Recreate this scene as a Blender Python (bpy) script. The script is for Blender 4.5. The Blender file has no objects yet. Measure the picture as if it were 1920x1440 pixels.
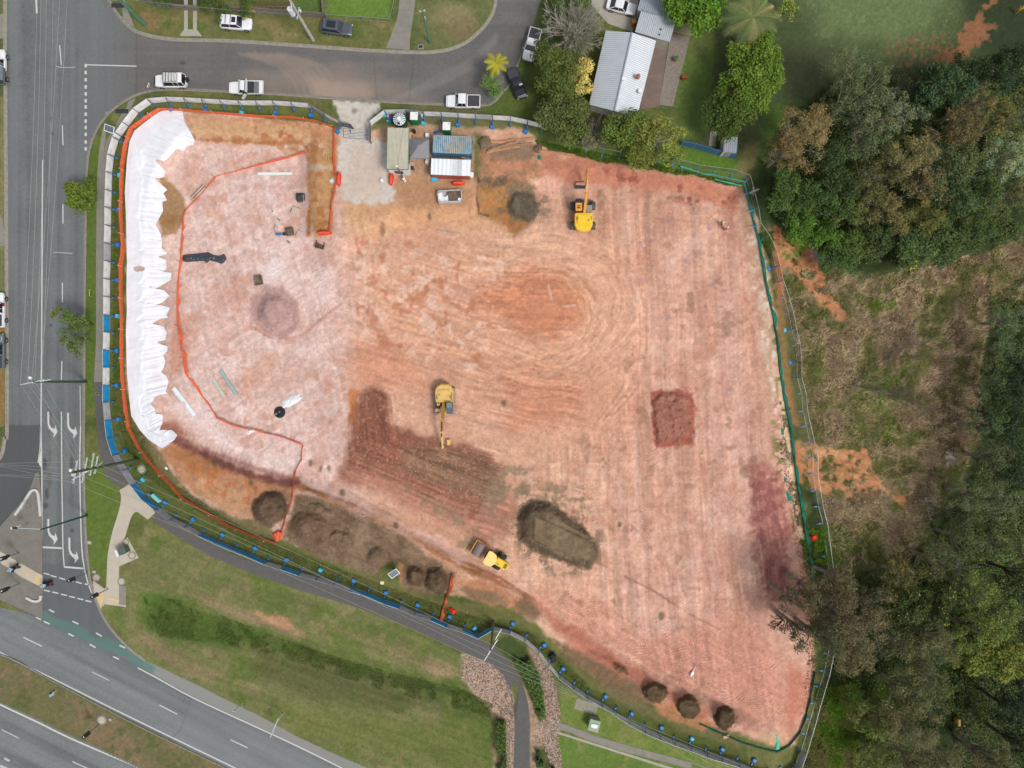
import bpy, bmesh, math, random
import numpy as np
from mathutils import Vector, Matrix
random.seed(7)
C = bpy.context.scene.collection
R = math.radians
# ---------------------------------------------------------------- camera, world, sun, exposure
S = 12.5; D = 103.0                      # picture units per metre on the ground, camera height
cam_d = bpy.data.cameras.new("camera"); cam = bpy.data.objects.new("camera", cam_d); C.objects.link(cam)
cam.location = (0, 0, D); cam.rotation_euler = (0, 0, 0)
cam_d.sensor_width = 36; cam_d.lens = 36 * D / (1920 / S); cam_d.clip_end = 3000; cam_d.clip_start = 0.5
bpy.context.scene.camera = cam
SUN_DIR = Vector((0.50, -0.42, 0.95)).normalized()      # towards the sun
wd = bpy.data.worlds.new("World"); bpy.context.scene.world = wd; wd.use_nodes = True
nt = wd.node_tree; bg = nt.nodes["Background"]
sky = nt.nodes.new("ShaderNodeTexSky"); sky.sky_type = 'NISHITA'; sky.sun_disc = False
sky.sun_elevation = math.asin(SUN_DIR.z); sky.sun_rotation = math.atan2(SUN_DIR.x, SUN_DIR.y)
sky.air_density = 1.0; sky.dust_density = 3.0
hs = nt.nodes.new("ShaderNodeHueSaturation"); hs.inputs['Saturation'].default_value = 0.30
nt.links.new(sky.outputs[0], hs.inputs['Color']); nt.links.new(hs.outputs[0], bg.inputs['Color'])
bg.inputs['Strength'].default_value = 0.138
sl = bpy.data.lights.new("sun", 'SUN'); sl.energy = 1.8; sl.angle = R(15); sl.color = (1.0, 0.95, 0.88)
so = bpy.data.objects.new("sun", sl); C.objects.link(so); so.location = (0, 0, 150)
so.rotation_euler = SUN_DIR.to_track_quat('Z', 'Y').to_euler()
vs = bpy.context.scene.view_settings; vs.view_transform = 'Standard'; vs.look = 'None'; vs.gamma = 1; vs.use_curve_mapping = False
vs.exposure = 0.40
KX = 1.45                                 # picture value = base colour * KX on a level open surface
# ---------------------------------------------------------------- helpers
def lin(c):
    c = np.asarray(c, float) / 255.0
    return np.where(c <= 0.04045, c / 12.92, ((c + 0.055) / 1.055) ** 2.4)
def col(r, g, b):
    c = np.clip(lin((r, g, b)) / KX, 0.002, 0.82); return (float(c[0]), float(c[1]), float(c[2]), 1)
def W(px, py, z=0.0):
    k = (D - z) / D; return Vector(((px - 960) / S * k, (720 - py) / S * k, z))
def mat(name, c, rough=0.6, metal=0.0, var=0.12, scale=1.5, bump=0.0, bscale=20, alpha=1.0, spec=0.4, coat=0):
    m = bpy.data.materials.new(name); m.use_nodes = True; n = m.node_tree; b = n.nodes["Principled BSDF"]
    tc = n.nodes.new("ShaderNodeTexCoord"); nz = n.nodes.new("ShaderNodeTexNoise"); nz.inputs['Scale'].default_value = scale
    nz.inputs['Detail'].default_value = 6; nz.inputs['Roughness'].default_value = 0.65
    n.links.new(tc.outputs['Object'], nz.inputs['Vector'])
    mr = n.nodes.new("ShaderNodeMapRange"); mr.inputs[1].default_value = 0.3; mr.inputs[2].default_value = 0.7
    mr.inputs[3].default_value = 1 - var; mr.inputs[4].default_value = 1 + var
    n.links.new(nz.outputs['Fac'], mr.inputs[0])
    vm = n.nodes.new("ShaderNodeVectorMath"); vm.operation = 'MULTIPLY'; vm.inputs[0].default_value = c[:3]
    n.links.new(mr.outputs[0], vm.inputs[1]); n.links.new(vm.outputs[0], b.inputs['Base Color'])
    b.inputs['Roughness'].default_value = rough; b.inputs['Metallic'].default_value = metal
    b.inputs['Specular IOR Level'].default_value = spec; b.inputs['Coat Weight'].default_value = coat
    b.inputs['Alpha'].default_value = alpha
    if bump:
        n2 = n.nodes.new("ShaderNodeTexNoise"); n2.inputs['Scale'].default_value = bscale; n2.inputs['Detail'].default_value = 4
        n.links.new(tc.outputs['Object'], n2.inputs['Vector'])
        bp = n.nodes.new("ShaderNodeBump"); bp.inputs['Strength'].default_value = bump; bp.inputs['Distance'].default_value = 0.1
        n.links.new(n2.outputs['Fac'], bp.inputs['Height']); n.links.new(bp.outputs[0], b.inputs['Normal'])
    return m
def ribmat(name, c, period, c2=None, rough=0.45, metal=0.0, axis=0, var=0.1, patch=None):
    """corrugated sheet: colour bands and bump running across one local axis"""
    m = mat(name, c, rough, metal, var, 0.8); n = m.node_tree; b = n.nodes["Principled BSDF"]
    tc = n.nodes.new("ShaderNodeTexCoord"); sp = n.nodes.new("ShaderNodeSeparateXYZ"); n.links.new(tc.outputs['Object'], sp.inputs[0])
    mu = n.nodes.new("ShaderNodeMath"); mu.operation = 'MULTIPLY'; mu.inputs[1].default_value = 2 * math.pi / period
    n.links.new(sp.outputs[axis], mu.inputs[0])
    si = n.nodes.new("ShaderNodeMath"); si.operation = 'SINE'; n.links.new(mu.outputs[0], si.inputs[0])
    bp = n.nodes.new("ShaderNodeBump"); bp.inputs['Strength'].default_value = 0.45; bp.inputs['Distance'].default_value = 0.05
    n.links.new(si.outputs[0], bp.inputs['Height']); n.links.new(bp.outputs[0], b.inputs['Normal'])
    if c2:
        src = b.inputs['Base Color'].links[0].from_socket
        mr = n.nodes.new("ShaderNodeMapRange"); mr.inputs[1].default_value = -0.2; mr.inputs[2].default_value = 0.6
        n.links.new(si.outputs[0], mr.inputs[0]); fac = mr.outputs[0]
        if patch:
            nz = n.nodes.new("ShaderNodeTexNoise"); nz.inputs['Scale'].default_value = patch; nz.inputs['Detail'].default_value = 5
            n.links.new(tc.outputs['Object'], nz.inputs['Vector'])
            m2 = n.nodes.new("ShaderNodeMapRange"); m2.inputs[1].default_value = 0.30; m2.inputs[2].default_value = 0.5
            n.links.new(nz.outputs['Fac'], m2.inputs[0])
            mm = n.nodes.new("ShaderNodeMath"); mm.operation = 'MULTIPLY'; n.links.new(fac, mm.inputs[0]); n.links.new(m2.outputs[0], mm.inputs[1]); fac = mm.outputs[0]
        mx = n.nodes.new("ShaderNodeMix"); mx.data_type = 'RGBA'; n.links.new(fac, mx.inputs[0])
        n.links.new(src, mx.inputs[6]); mx.inputs[7].default_value = c2; n.links.new(mx.outputs[2], b.inputs['Base Color'])
    return m
def attrmat(name, rough=0.95, var=0.16, scale=9.0, bump=0.35, bscale=5.0, transl=0.0, spec=0.15):
    m = bpy.data.materials.new(name); m.use_nodes = True; n = m.node_tree; b = n.nodes["Principled BSDF"]
    at = n.nodes.new("ShaderNodeAttribute"); at.attribute_name = "col"
    tc = n.nodes.new("ShaderNodeTexCoord"); nz = n.nodes.new("ShaderNodeTexNoise"); nz.inputs['Scale'].default_value = scale
    nz.inputs['Detail'].default_value = 7; nz.inputs['Roughness'].default_value = 0.75
    n.links.new(tc.outputs['Object'], nz.inputs['Vector'])
    mr = n.nodes.new("ShaderNodeMapRange"); mr.inputs[1].default_value = 0.35; mr.inputs[2].default_value = 0.65
    mr.inputs[3].default_value = 1 - var; mr.inputs[4].default_value = 1 + var; n.links.new(nz.outputs['Fac'], mr.inputs[0])
    vm = n.nodes.new("ShaderNodeVectorMath"); vm.operation = 'MULTIPLY'
    n.links.new(at.outputs['Color'], vm.inputs[0]); n.links.new(mr.outputs[0], vm.inputs[1]); n.links.new(vm.outputs[0], b.inputs['Base Color'])
    b.inputs['Roughness'].default_value = rough; b.inputs['Specular IOR Level'].default_value = spec
    if bump:
        n2 = n.nodes.new("ShaderNodeTexNoise"); n2.inputs['Scale'].default_value = bscale; n2.inputs['Detail'].default_value = 6; n2.inputs['Roughness'].default_value = 0.7
        n.links.new(tc.outputs['Object'], n2.inputs['Vector'])
        bp = n.nodes.new("ShaderNodeBump"); bp.inputs['Strength'].default_value = bump; bp.inputs['Distance'].default_value = 0.25
        n.links.new(n2.outputs['Fac'], bp.inputs['Height']); n.links.new(bp.outputs[0], b.inputs['Normal'])
    if transl:
        tr = n.nodes.new("ShaderNodeBsdfTranslucent"); n.links.new(vm.outputs[0], tr.inputs['Color'])
        ms = n.nodes.new("ShaderNodeMixShader"); ms.inputs[0].default_value = transl
        n.links.new(b.outputs[0], ms.inputs[1]); n.links.new(tr.outputs[0], ms.inputs[2])
        n.links.new(ms.outputs[0], n.nodes["Material Output"].inputs['Surface'])
    return m
def tag(o, label=None, cat=None, group=None, kind=None):
    if label: o['label'] = label
    if cat: o['category'] = cat
    if group: o['group'] = group
    if kind: o['kind'] = kind
    return o
def empty(name, loc, rz=0, label=None, cat=None, group=None):
    o = bpy.data.objects.new(name, None); C.objects.link(o); o.location = loc; o.rotation_euler = (0, 0, rz)
    o.empty_display_size = 0.3
    return tag(o, label, cat, group)
def np_mesh(name, V, F, m, colors=None, parent=None, smooth=False):
    me = bpy.data.meshes.new(name); V = np.asarray(V, np.float32); F = np.asarray(F, np.int32); k = F.shape[1]
    me.vertices.add(len(V)); me.vertices.foreach_set("co", V.ravel())
    me.loops.add(F.size); me.loops.foreach_set("vertex_index", F.ravel())
    me.polygons.add(len(F)); me.polygons.foreach_set("loop_start", np.arange(0, F.size, k, dtype=np.int32))
    me.update(calc_edges=True)
    if smooth: me.polygons.foreach_set("use_smooth", np.ones(len(F), bool))
    if colors is not None:
        a = me.color_attributes.new("col", 'FLOAT_COLOR', 'POINT')
        c4 = np.ones((len(V), 4), np.float32); c4[:, :3] = colors; a.data.foreach_set("color", c4.ravel())
    me.materials.append(m); o = bpy.data.objects.new(name, me); C.objects.link(o)
    if parent: o.parent = parent
    return o
class MB:
    def __init__(s): s.v = []; s.f = []
    def add(s, vs, fs):
        b = len(s.v); s.v += [tuple(v) for v in vs]; s.f += [tuple(b + i for i in f) for f in fs]; return s
    def box(s, c, d, rz=0, tilt=None, taper=1.0):
        hx, hy, hz = d[0] / 2, d[1] / 2, d[2] / 2; M = Matrix.Rotation(rz, 3, 'Z')
        if tilt: M = M @ Matrix.Rotation(tilt[1], 3, tilt[0])
        P = []
        for z in (-1, 1):
            t = 1 if z < 0 else taper
            for x, y in ((-1, -1), (1, -1), (1, 1), (-1, 1)): P.append(M @ Vector((x * hx * t, y * hy * t, z * hz)) + Vector(c))
        return s.add(P, [(3, 2, 1, 0), (4, 5, 6, 7), (0, 1, 5, 4), (1, 2, 6, 5), (2, 3, 7, 6), (3, 0, 4, 7)])
    def prism(s, pts, z0, z1, inset=0.0):
        n = len(pts); c = Vector((sum(p[0] for p in pts) / n, sum(p[1] for p in pts) / n))
        top = [c + (Vector((p[0], p[1])) - c) * (1 - inset) for p in pts]
        P = [(p[0], p[1], z0) for p in pts] + [(t.x, t.y, z1) for t in top]
        return s.add(P, [tuple(range(n - 1, -1, -1)), tuple(range(n, 2 * n))] + [(i, (i + 1) % n, n + (i + 1) % n, n + i) for i in range(n)])
    def xprism(s, prof, y0, y1):              # profile in xz, extruded along y
        n = len(prof); P = [(p[0], y0, p[1]) for p in prof] + [(p[0], y1, p[1]) for p in prof]
        return s.add(P, [tuple(range(n)), tuple(range(2 * n - 1, n - 1, -1))] + [(i, n + i, n + (i + 1) % n, (i + 1) % n) for i in range(n)])
    def tube(s, pts, r, n=6, caps=True):
        pts = [Vector(p) for p in pts]; rs = r if isinstance(r, (list, tuple)) else [r] * len(pts); rings = []; base = len(s.v)
        for i, p in enumerate(pts):
            d = (pts[min(i + 1, len(pts) - 1)] - pts[max(i - 1, 0)]).normalized()
            u = d.cross(Vector((0, 0, 1)) if abs(d.z) < 0.9 else Vector((1, 0, 0))).normalized(); w = d.cross(u)
            for k in range(n):
                a = 2 * math.pi * k / n; s.v.append(tuple(p + (u * math.cos(a) + w * math.sin(a)) * rs[i]))
        for i in range(len(pts) - 1):
            for k in range(n):
                a = base + i * n + k; b = base + i * n + (k + 1) % n; s.f.append((a, b, b + n, a + n))
        if caps:
            s.f.append(tuple(base + k for k in range(n - 1, -1, -1))); e = base + (len(pts) - 1) * n; s.f.append(tuple(e + k for k in range(n)))
        return s
    def loft(s, secs, n=14, e=0.42):          # secs: x, half width, z0, z1
        base = len(s.v)
        for (x, yh, z0, z1) in secs:
            for k in range(n):
                a = 2 * math.pi * (k + .5) / n; c, q = math.cos(a), math.sin(a)
                s.v.append((x, yh * math.copysign(abs(c) ** e, c), (z0 + z1) / 2 + (z1 - z0) / 2 * math.copysign(abs(q) ** e, q)))
        m = len(secs)
        for i in range(m - 1):
            for k in range(n):
                a = base + i * n + k; b = base + i * n + (k + 1) % n; s.f.append((a, b, b + n, a + n))
        s.f.append(tuple(base + k for k in range(n - 1, -1, -1))); s.f.append(tuple(base + (m - 1) * n + k for k in range(n)))
        return s
    def quad(s, a, b, c, d, t=0.02):          # thin slab
        a, b, c, d = map(Vector, (a, b, c, d)); nn = (b - a).cross(d - a).normalized() * t
        return s.add([a, b, c, d, a + nn, b + nn, c + nn, d + nn], [(3, 2, 1, 0), (4, 5, 6, 7), (0, 1, 5, 4), (1, 2, 6, 5), (2, 3, 7, 6), (3, 0, 4, 7)])
    def build(s, name, m, parent=None, smooth=False, bevel=0, auto=False):
        me = bpy.data.meshes.new(name); me.from_pydata(s.v, [], s.f); me.update()
        b = bmesh.new(); b.from_mesh(me); bmesh.ops.recalc_face_normals(b, faces=b.faces)
        if bevel: bmesh.ops.bevel(b, geom=list(b.edges), offset=bevel, segments=2, affect='EDGES', clamp_overlap=True)
        if smooth:
            for f in b.faces: f.smooth = True
        b.to_mesh(me); b.free(); me.materials.append(m)
        if smooth and hasattr(me, "set_sharp_from_angle"): me.set_sharp_from_angle(angle=R(40))
        o = bpy.data.objects.new(name, me); C.objects.link(o)
        if parent: o.parent = parent
        return o
def one(o, label, cat, group=None):          # a thing that is one mesh: move its origin to its own base
    me = o.data; n = len(me.vertices); a = np.empty(n * 3, np.float32); me.vertices.foreach_get("co", a); a = a.reshape(-1, 3)
    c = np.array([(a[:, 0].min() + a[:, 0].max()) / 2, (a[:, 1].min() + a[:, 1].max()) / 2, a[:, 2].min()], np.float32)
    if o.location.length < 1e-6:
        me.vertices.foreach_set("co", (a - c).ravel()); me.update(); o.location = [float(v) for v in c]
    return tag(o, label, cat, group)
def copy_tree(o, parent=None):
    c = o.copy(); C.objects.link(c); c.parent = parent
    for ch in list(o.children): copy_tree(ch, c)
    return c
# ---------------------------------------------------------------- numpy noise and distance
def vnoise(x, y, seed):
    rs = np.random.RandomState(seed); T = rs.rand(257, 257).astype(np.float32); T[256] = T[0]; T[:, 256] = T[:, 0]
    xi = np.floor(x); yi = np.floor(y); fx = x - xi; fy = y - yi; xi = xi.astype(int) % 256; yi = yi.astype(int) % 256
    fx = fx * fx * (3 - 2 * fx); fy = fy * fy * (3 - 2 * fy)
    return (T[yi, xi] * (1 - fx) + T[yi, xi + 1] * fx) * (1 - fy) + (T[yi + 1, xi] * (1 - fx) + T[yi + 1, xi + 1] * fx) * fy
def fbm(x, y, sc, octv=4, seed=1):
    s = 0; a = 1; t = 0
    for o in range(octv):
        s = s + a * vnoise(x / sc * 2 ** o + 17.3 * o, y / sc * 2 ** o + 5.1 * o, seed + o); t += a; a *= 0.55
    return s / t
def sst(a, b, x):
    t = np.clip((x - a) / (b - a), 0, 1); return t * t * (3 - 2 * t)
def sdf(poly, X, Y):
    d = np.full(X.shape, 1e9); ins = np.zeros(X.shape, bool); n = len(poly)
    for i in range(n):
        ax, ay = poly[i]; bx, by = poly[(i + 1) % n]; ex, ey = bx - ax, by - ay; L = ex * ex + ey * ey + 1e-9
        t = np.clip(((X - ax) * ex + (Y - ay) * ey) / L, 0, 1); d = np.minimum(d, (X - ax - t * ex) ** 2 + (Y - ay - t * ey) ** 2)
        c = (ay > Y) != (by > Y)
        if ey != 0: ins ^= c & (X < ex * (Y - ay) / ey + ax)
    return np.where(ins, -1, 1) * np.sqrt(d)
def dline(pts, X, Y):
    d = np.full(X.shape, 1e9)
    for i in range(len(pts) - 1):
        ax, ay = pts[i]; bx, by = pts[i + 1]; ex, ey = bx - ax, by - ay; L = ex * ex + ey * ey + 1e-9
        t = np.clip(((X - ax) * ex + (Y - ay) * ey) / L, 0, 1); d = np.minimum(d, (X - ax - t * ex) ** 2 + (Y - ay - t * ey) ** 2)
    return np.sqrt(d)
def smooth_line(pts, n=6):                   # Catmull-Rom through picture points
    P = [np.array(p, float) for p in pts]; P = [2 * P[0] - P[1]] + P + [2 * P[-1] - P[-2]]; out = []
    for i in range(1, len(P) - 2):
        for k in range(n):
            t = k / n; out.append(tuple(0.5 * (2 * P[i] + (P[i + 1] - P[i - 1]) * t + (2 * P[i - 1] - 5 * P[i] + 4 * P[i + 1] - P[i + 2]) * t * t + (3 * P[i] - P[i - 1] - 3 * P[i + 1] + P[i + 2]) * t ** 3)))
    return out + [tuple(P[-2])]
# ---------------------------------------------------------------- the ground: one fine height field, split by surface
def axis(lo, hi, f0, f1, fine, mid):
    a = list(np.arange(f0, f1, fine)); b = list(np.arange(f1, hi, mid)); c = list(np.arange(f0 - mid, lo, -mid))[::-1]
    o1 = [hi + 4 * 1.35 ** k for k in range(1, 25)]; o0 = [lo - 4 * 1.35 ** k for k in range(1, 25)][::-1]
    return np.array(o0 + c + a + b + o1)
xs = axis(-60, 1980, 225, 1545, 1.6, 2.3); ys = axis(-60, 1500, 200, 1420, 1.6, 2.3)
PX, PY = np.meshgrid(xs, ys); NX, NY = len(xs), len(ys)
SITE = [(300,212),(345,210),(480,219),(560,227),(625,240),(645,238),(690,238),(700,242),(735,240),(800,232),(850,240),(905,242),(960,238),(1000,250),(1012,270),(1060,288),(1110,300),(1200,318),(1290,328),(1380,348),(1402,375),(1424,450),(1440,520),(1455,600),(1466,700),(1480,800),(1490,900),(1500,1000),(1512,1080),(1522,1150),(1528,1250),(1515,1330),(1490,1395),(1440,1395),(1400,1380),(1340,1365),(1270,1335),(1180,1300),(1120,1270),(1060,1225),(1000,1165),(960,1140),(900,1125),(840,1112),(780,1105),(700,1070),(620,1045),(540,1015),(500,1000),(440,978),(380,948),(330,900),(300,850),(250,790),(238,700),(238,400),(245,280),(262,240)]
PAD = [(350,262),(480,268),(576,270),(578,440),(640,470),(740,410),(900,385),(1010,335),(1150,330),(1380,352),(1420,450),(1448,700),(1478,1000),(1500,1330),(1440,1370),(1300,1310),(1150,1235),(1000,1140),(880,1062),(760,990),(650,940),(560,905),(500,893),(420,868),(350,835),(310,790),(290,700),(286,400),(300,320)]
ROADP = [(12,-6000),(8,0),(10,360),(12,780),(4,850),(-6,870),(-200,900),(-200,1010),(-40,1020),(0,987),(40,940),(60,900),(72,862),(78,840),(80,1150),(78,1163),(0,1125),(-6000,-1600),(-6000,-1000),(-6000,0)]
ROAD = [(12,-6000),(8,0),(10,360),(12,780),(2,855),(-60,880),(-6000,900),(-6000,-1800),(0,1124),(78,1162),(180,1215),(250,1225),(232,1205),(214,1186),(196,1160),(180,1125),(168,1080),(160,990),(157,850),(158,700),(159,540),(161,400),(163,320),(168,280),(182,242),(205,212),(230,192),(257,178),(285,171),(320,168),(420,172),(520,177),(600,183),(700,190),(820,196),(900,198),(925,192),(945,170),(962,140),(975,112),(1000,40),(1010,10),(1025,-40),(1040,-6000),(935,-6000),(930,-20),(926,15),(910,45),(880,75),(850,90),(815,97),(780,98),(700,94),(560,84),(440,76),(370,74),(330,74),(290,69),(257,58),(235,42),(218,22),(205,0),(192,-30),(186,-6000)]
HWY = [(-6000,-1772),(0,1140),(78,1160),(180,1213),(250,1223),(272,1240),(300,1252),(340,1272),(375,1288),(430,1317),(480,1340),(560,1384),(620,1412),(690,1442),(800,1490),(6000,4000),(6000,4200),(500,1478),(425,1440),(300,1378),(200,1330),(100,1278),(0,1228),(-6000,-1650)]
LOW = [(-6000,-1550),(0,1318),(70,1350),(140,1384),(262,1440),(300,1460),(6000,4500),(6000,9000),(-6000,9000)]
GRAVEL = [(624,188),(712,192),(708,205),(698,222),(693,240),(694,262),(722,268),(730,330),(740,352),(742,380),(700,383),(665,380),(640,372),(636,320),(630,280),(640,262),(641,240),(634,215)]
def pad_mask(X, Y):
    return sst(20, -20, sdf(PAD, X, Y) + 10 * (fbm(X, Y, 60, 3, 5) - .5))
def macro(X, Y):
    g = -2.6 * sst(1385, 1530, X) * sst(260, 430, Y) - 1.2 * sst(1560, 1800, X) * sst(300, 500, Y)
    g = g - 0.9 * np.exp(-(dline([(285,1150),(420,1185),(560,1230),(700,1275),(820,1300),(930,1330)], X, Y) / 28) ** 2)
    m = pad_mask(X, Y); z = g + (-1.5 - g) * m
    z = z + 0.9 * sst(40, -30, sdf([(600,280),(640,440),(760,400),(1000,330),(1010,280)], X, Y)) * m
    z = z + 0.5 * np.exp(-(dline([(1425,880),(1432,960),(1440,1040)], X, Y) / 22) ** 2)
    z = z + 0.6 * np.exp(-(dline([(590,960),(650,985),(720,1010),(800,1060)], X, Y) / 22) ** 2)
    return z
Z = macro(PX, PY)
insite = sdf(SITE, PX, PY)
micro = (fbm(PX, PY, 40, 5, 21) - .5)
Z += np.where(insite < 0, micro * 0.35, micro * 0.05) * (1 - 0)
rd = np.minimum(np.minimum(sdf(ROAD, PX, PY), sdf(HWY, PX, PY)), sdf(LOW, PX, PY))
Z = np.where(rd < 0, -0.12 + 0 * Z, np.where(rd < 8, np.minimum(np.maximum(Z, -0.02), 0.02), Z))
bushy = sst(1450, 1560, PX) * sst(240, 420, PY)
Z += bushy * (fbm(PX, PY, 25, 4, 33) - .5) * 0.9
# ---- colour, painted as picture values and turned into base colours at the end
P = np.zeros((NY, NX, 3), np.float32)
def sub(x0, x1, y0, y1, pad=0):
    return slice(max(0, np.searchsorted(ys, y0 - pad)), np.searchsorted(ys, y1 + pad)), slice(max(0, np.searchsorted(xs, x0 - pad)), np.searchsorted(xs, x1 + pad))
def bbox(pts): return min(p[0] for p in pts), max(p[0] for p in pts), min(p[1] for p in pts), max(p[1] for p in pts)
def put(sl, al, c, tex=0):
    c = np.array(c, np.float32); X, Y = PX[sl], PY[sl]
    P[sl] = P[sl] * (1 - al[..., None]) + c * al[..., None]
sd_i = [100]
def blob(poly, c, soft=6, warp=8, a=1.0, ws=25, h=0):
    sd_i[0] += 7; b = bbox(poly); sl = sub(b[0], b[1], b[2], b[3], soft + warp); X, Y = PX[sl], PY[sl]
    if X.size == 0: return
    d = sdf(poly, X, Y) + warp * 2 * (fbm(X, Y, ws, 5, sd_i[0]) - .5); al = sst(soft, -soft, d) * a
    put(sl, al, c)
    if h: Z[sl] += h * al
def oval(cx, cy, rx, ry, rot=0, n=20):
    a = R(rot); return [(cx + rx * math.cos(t) * math.cos(a) - ry * math.sin(t) * math.sin(a), cy + rx * math.cos(t) * math.sin(a) + ry * math.sin(t) * math.cos(a)) for t in [2 * math.pi * k / n for k in range(n)]]
def stroke(pts, w, c, a=1.0, soft=2, warp=0, ws=12, h=0, brk=0):
    sd_i[0] += 7; b = bbox(pts); sl = sub(b[0], b[1], b[2], b[3], w + soft + warp + 4); X, Y = PX[sl], PY[sl]
    if X.size == 0: return
    d = dline(pts, X, Y) - w / 2
    if warp: d = d + warp * 2 * (fbm(X, Y, ws, 4, sd_i[0]) - .5)
    al = sst(soft, -soft, d) * a
    if brk: al = al * sst(.5 - brk, .5 + brk, fbm(X, Y, 20, 4, sd_i[0] + 3) + .05)
    put(sl, al, c)
    if h: Z[sl] += h * al
def speck(poly, c, thr, sc=4, a=0.8, soft=10, octv=3):     # scattered patches inside a region
    sd_i[0] += 7; b = bbox(poly); sl = sub(b[0], b[1], b[2], b[3], soft); X, Y = PX[sl], PY[sl]
    al = sst(soft, -soft, sdf(poly, X, Y)) * sst(thr, thr + .12, fbm(X, Y, sc, octv, sd_i[0])) * a
    put(sl, al, c)
def comb(poly, ang, amp, ln=70, wd=5, soft=20, h=0.0):       # streaks left by blades and tracks
    sd_i[0] += 7; b = bbox(poly); sl = sub(b[0], b[1], b[2], b[3], soft); X, Y = PX[sl], PY[sl]
    c, s = math.cos(R(ang)), math.sin(R(ang)); U = (X * c + Y * s) + 6 * (fbm(X, Y, 90, 2, sd_i[0] + 1) - .5); V = -X * s + Y * c + 14 * (fbm(X, Y, 120, 2, sd_i[0] + 2) - .5)
    n = (fbm(U / ln * wd, V, wd, 3, sd_i[0]) - .5) * 2; al = sst(soft, -soft, sdf(poly, X, Y))
    P[sl] *= (1 + amp * n * al)[..., None]; Z[sl] += h * n * al
def dots(poly, ang, per, amp, soft=14, h=0.02):              # padfoot roller prints
    sd_i[0] += 7; b = bbox(poly); sl = sub(b[0], b[1], b[2], b[3], soft); X, Y = PX[sl], PY[sl]
    w = 26 * (fbm(X, Y, 60, 3, sd_i[0]) - .5); c, s = math.cos(R(ang)), math.sin(R(ang)); U = X * c + Y * s + w; V = -X * s + Y * c + w * .7
    n = np.sin(U * 2 * math.pi / per) * np.sin(V * 2 * math.pi / per); m = sst(.35, .6, fbm(X, Y, 40, 3, sd_i[0] + 2)); al = sst(soft, -soft, sdf(poly, X, Y)) * (0.35 + .65 * m)
    P[sl] *= (1 + amp * n * al)[..., None]; Z[sl] += h * n * al
ALL = [(-9e4,-9e4),(9e4,-9e4),(9e4,9e4),(-9e4,9e4)]
# grass everywhere first
n1 = fbm(PX, PY, 120, 5, 51)[..., None]; n2 = fbm(PX, PY, 22, 5, 52)[..., None]; n3 = fbm(PX, PY, 5, 3, 53)[..., None]
P[:] = np.array((104,110,62)) + (n1 - .5) * np.array((60,34,40)) + (n2 - .5) * np.array((44,34,22))
# --- upper verge and gardens
blob([(240,0),(470,0),(610,30),(740,40),(740,95),(440,74),(330,72),(262,58)], (112,112,68), 8, 6, .8)
speck([(262,30),(740,40),(740,92),(440,74),(300,66)], (146,128,92), .52, 34, .6)
speck([(262,30),(740,40),(740,92),(440,74),(300,66)], (82,106,48), .56, 22, .7)
blob([(262,20),(300,28),(290,60),(262,50)], (138,112,76), 6, 8, .7)
blob([(616,-90),(742,-90),(733,36),(614,30)], (104,132,56), 4, 4, .95)
blob([(480,0),(545,0),(545,22),(470,22)], (96,84,58), 6, 8, .8); blob([(550,-60),(610,-60),(608,28),(555,26)], (88,112,54), 6, 5, .8)
blob([(262,-80),(400,-80),(400,18),(300,12)], (72,74,50), 6, 6, .9)
blob([(780,0),(925,0),(905,40),(860,82),(810,94),(778,92)], (110,114,74), 10, 10, .9)
blob(oval(850,30,40,28), (146,134,100), 14, 14, .7); blob(oval(865,55,30,20), (128,108,80), 12, 10, .5)
blob([(1015,-60),(1110,-60),(1110,60),(1040,200),(960,230),(985,130)], (74,84,42), 8, 8, .95)
# --- verge between the street and the fence
blob([(262,182),(420,178),(600,188),(640,228),(610,232),(560,200),(320,190),(275,205)], (112,110,72), 6, 6, .8)
blob([(700,200),(860,200),(1000,225),(1000,250),(940,240),(720,225)], (110,108,78), 6, 8, .8)
speck([(262,200),(470,205),(640,232),(625,238),(480,215),(345,205)], (84,112,44), .48, 18, .8)
blob([(810,235),(1010,245),(1000,258),(910,248),(820,245)], (90,110,56), 5, 6, .8)
blob([(900,198),(950,165),(1000,180),(1020,240),(960,232),(900,215)], (88,104,50), 8, 8, .9)
# --- left verge strip
blob([(161,300),(180,270),(200,250),(180,400),(180,760),(158,760)], (92,112,48), 4, 3, .9)
blob([(208,240),(260,200),(240,260),(232,420),(232,720),(245,800),(300,880),(380,960),(500,1010),(700,1090),(840,1140),(1000,1180),(1100,1290),(1400,1400),(1400,1430),(1200,1370),(1030,1240),(960,1180),(700,1110),(480,1035),(330,975),(250,890),(208,780)], (88,98,50), 4, 3, .9)
speck([(208,240),(232,260),(232,720),(300,880),(500,1010),(480,1035),(250,890),(208,780)], (118,104,66), .5, 16, .7)
speck([(208,240),(232,260),(232,720),(300,880),(500,1010),(480,1035),(250,890),(208,780)], (74,102,38), .52, 9, .6)
blob([(0,0),(7,0),(7,700),(0,700)], (134,128,92), 3, 3, .8); blob([(-40,560),(9,560),(9,800),(-40,800)], (150,118,72), 3, 3, .8)
blob([(-40,-60),(5,-60),(5,60),(-40,60)], (96,104,66), 3, 3, .8); blob([(-40,60),(6,60),(6,180),(-40,180)], (84,92,58), 3, 3, .8)
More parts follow.
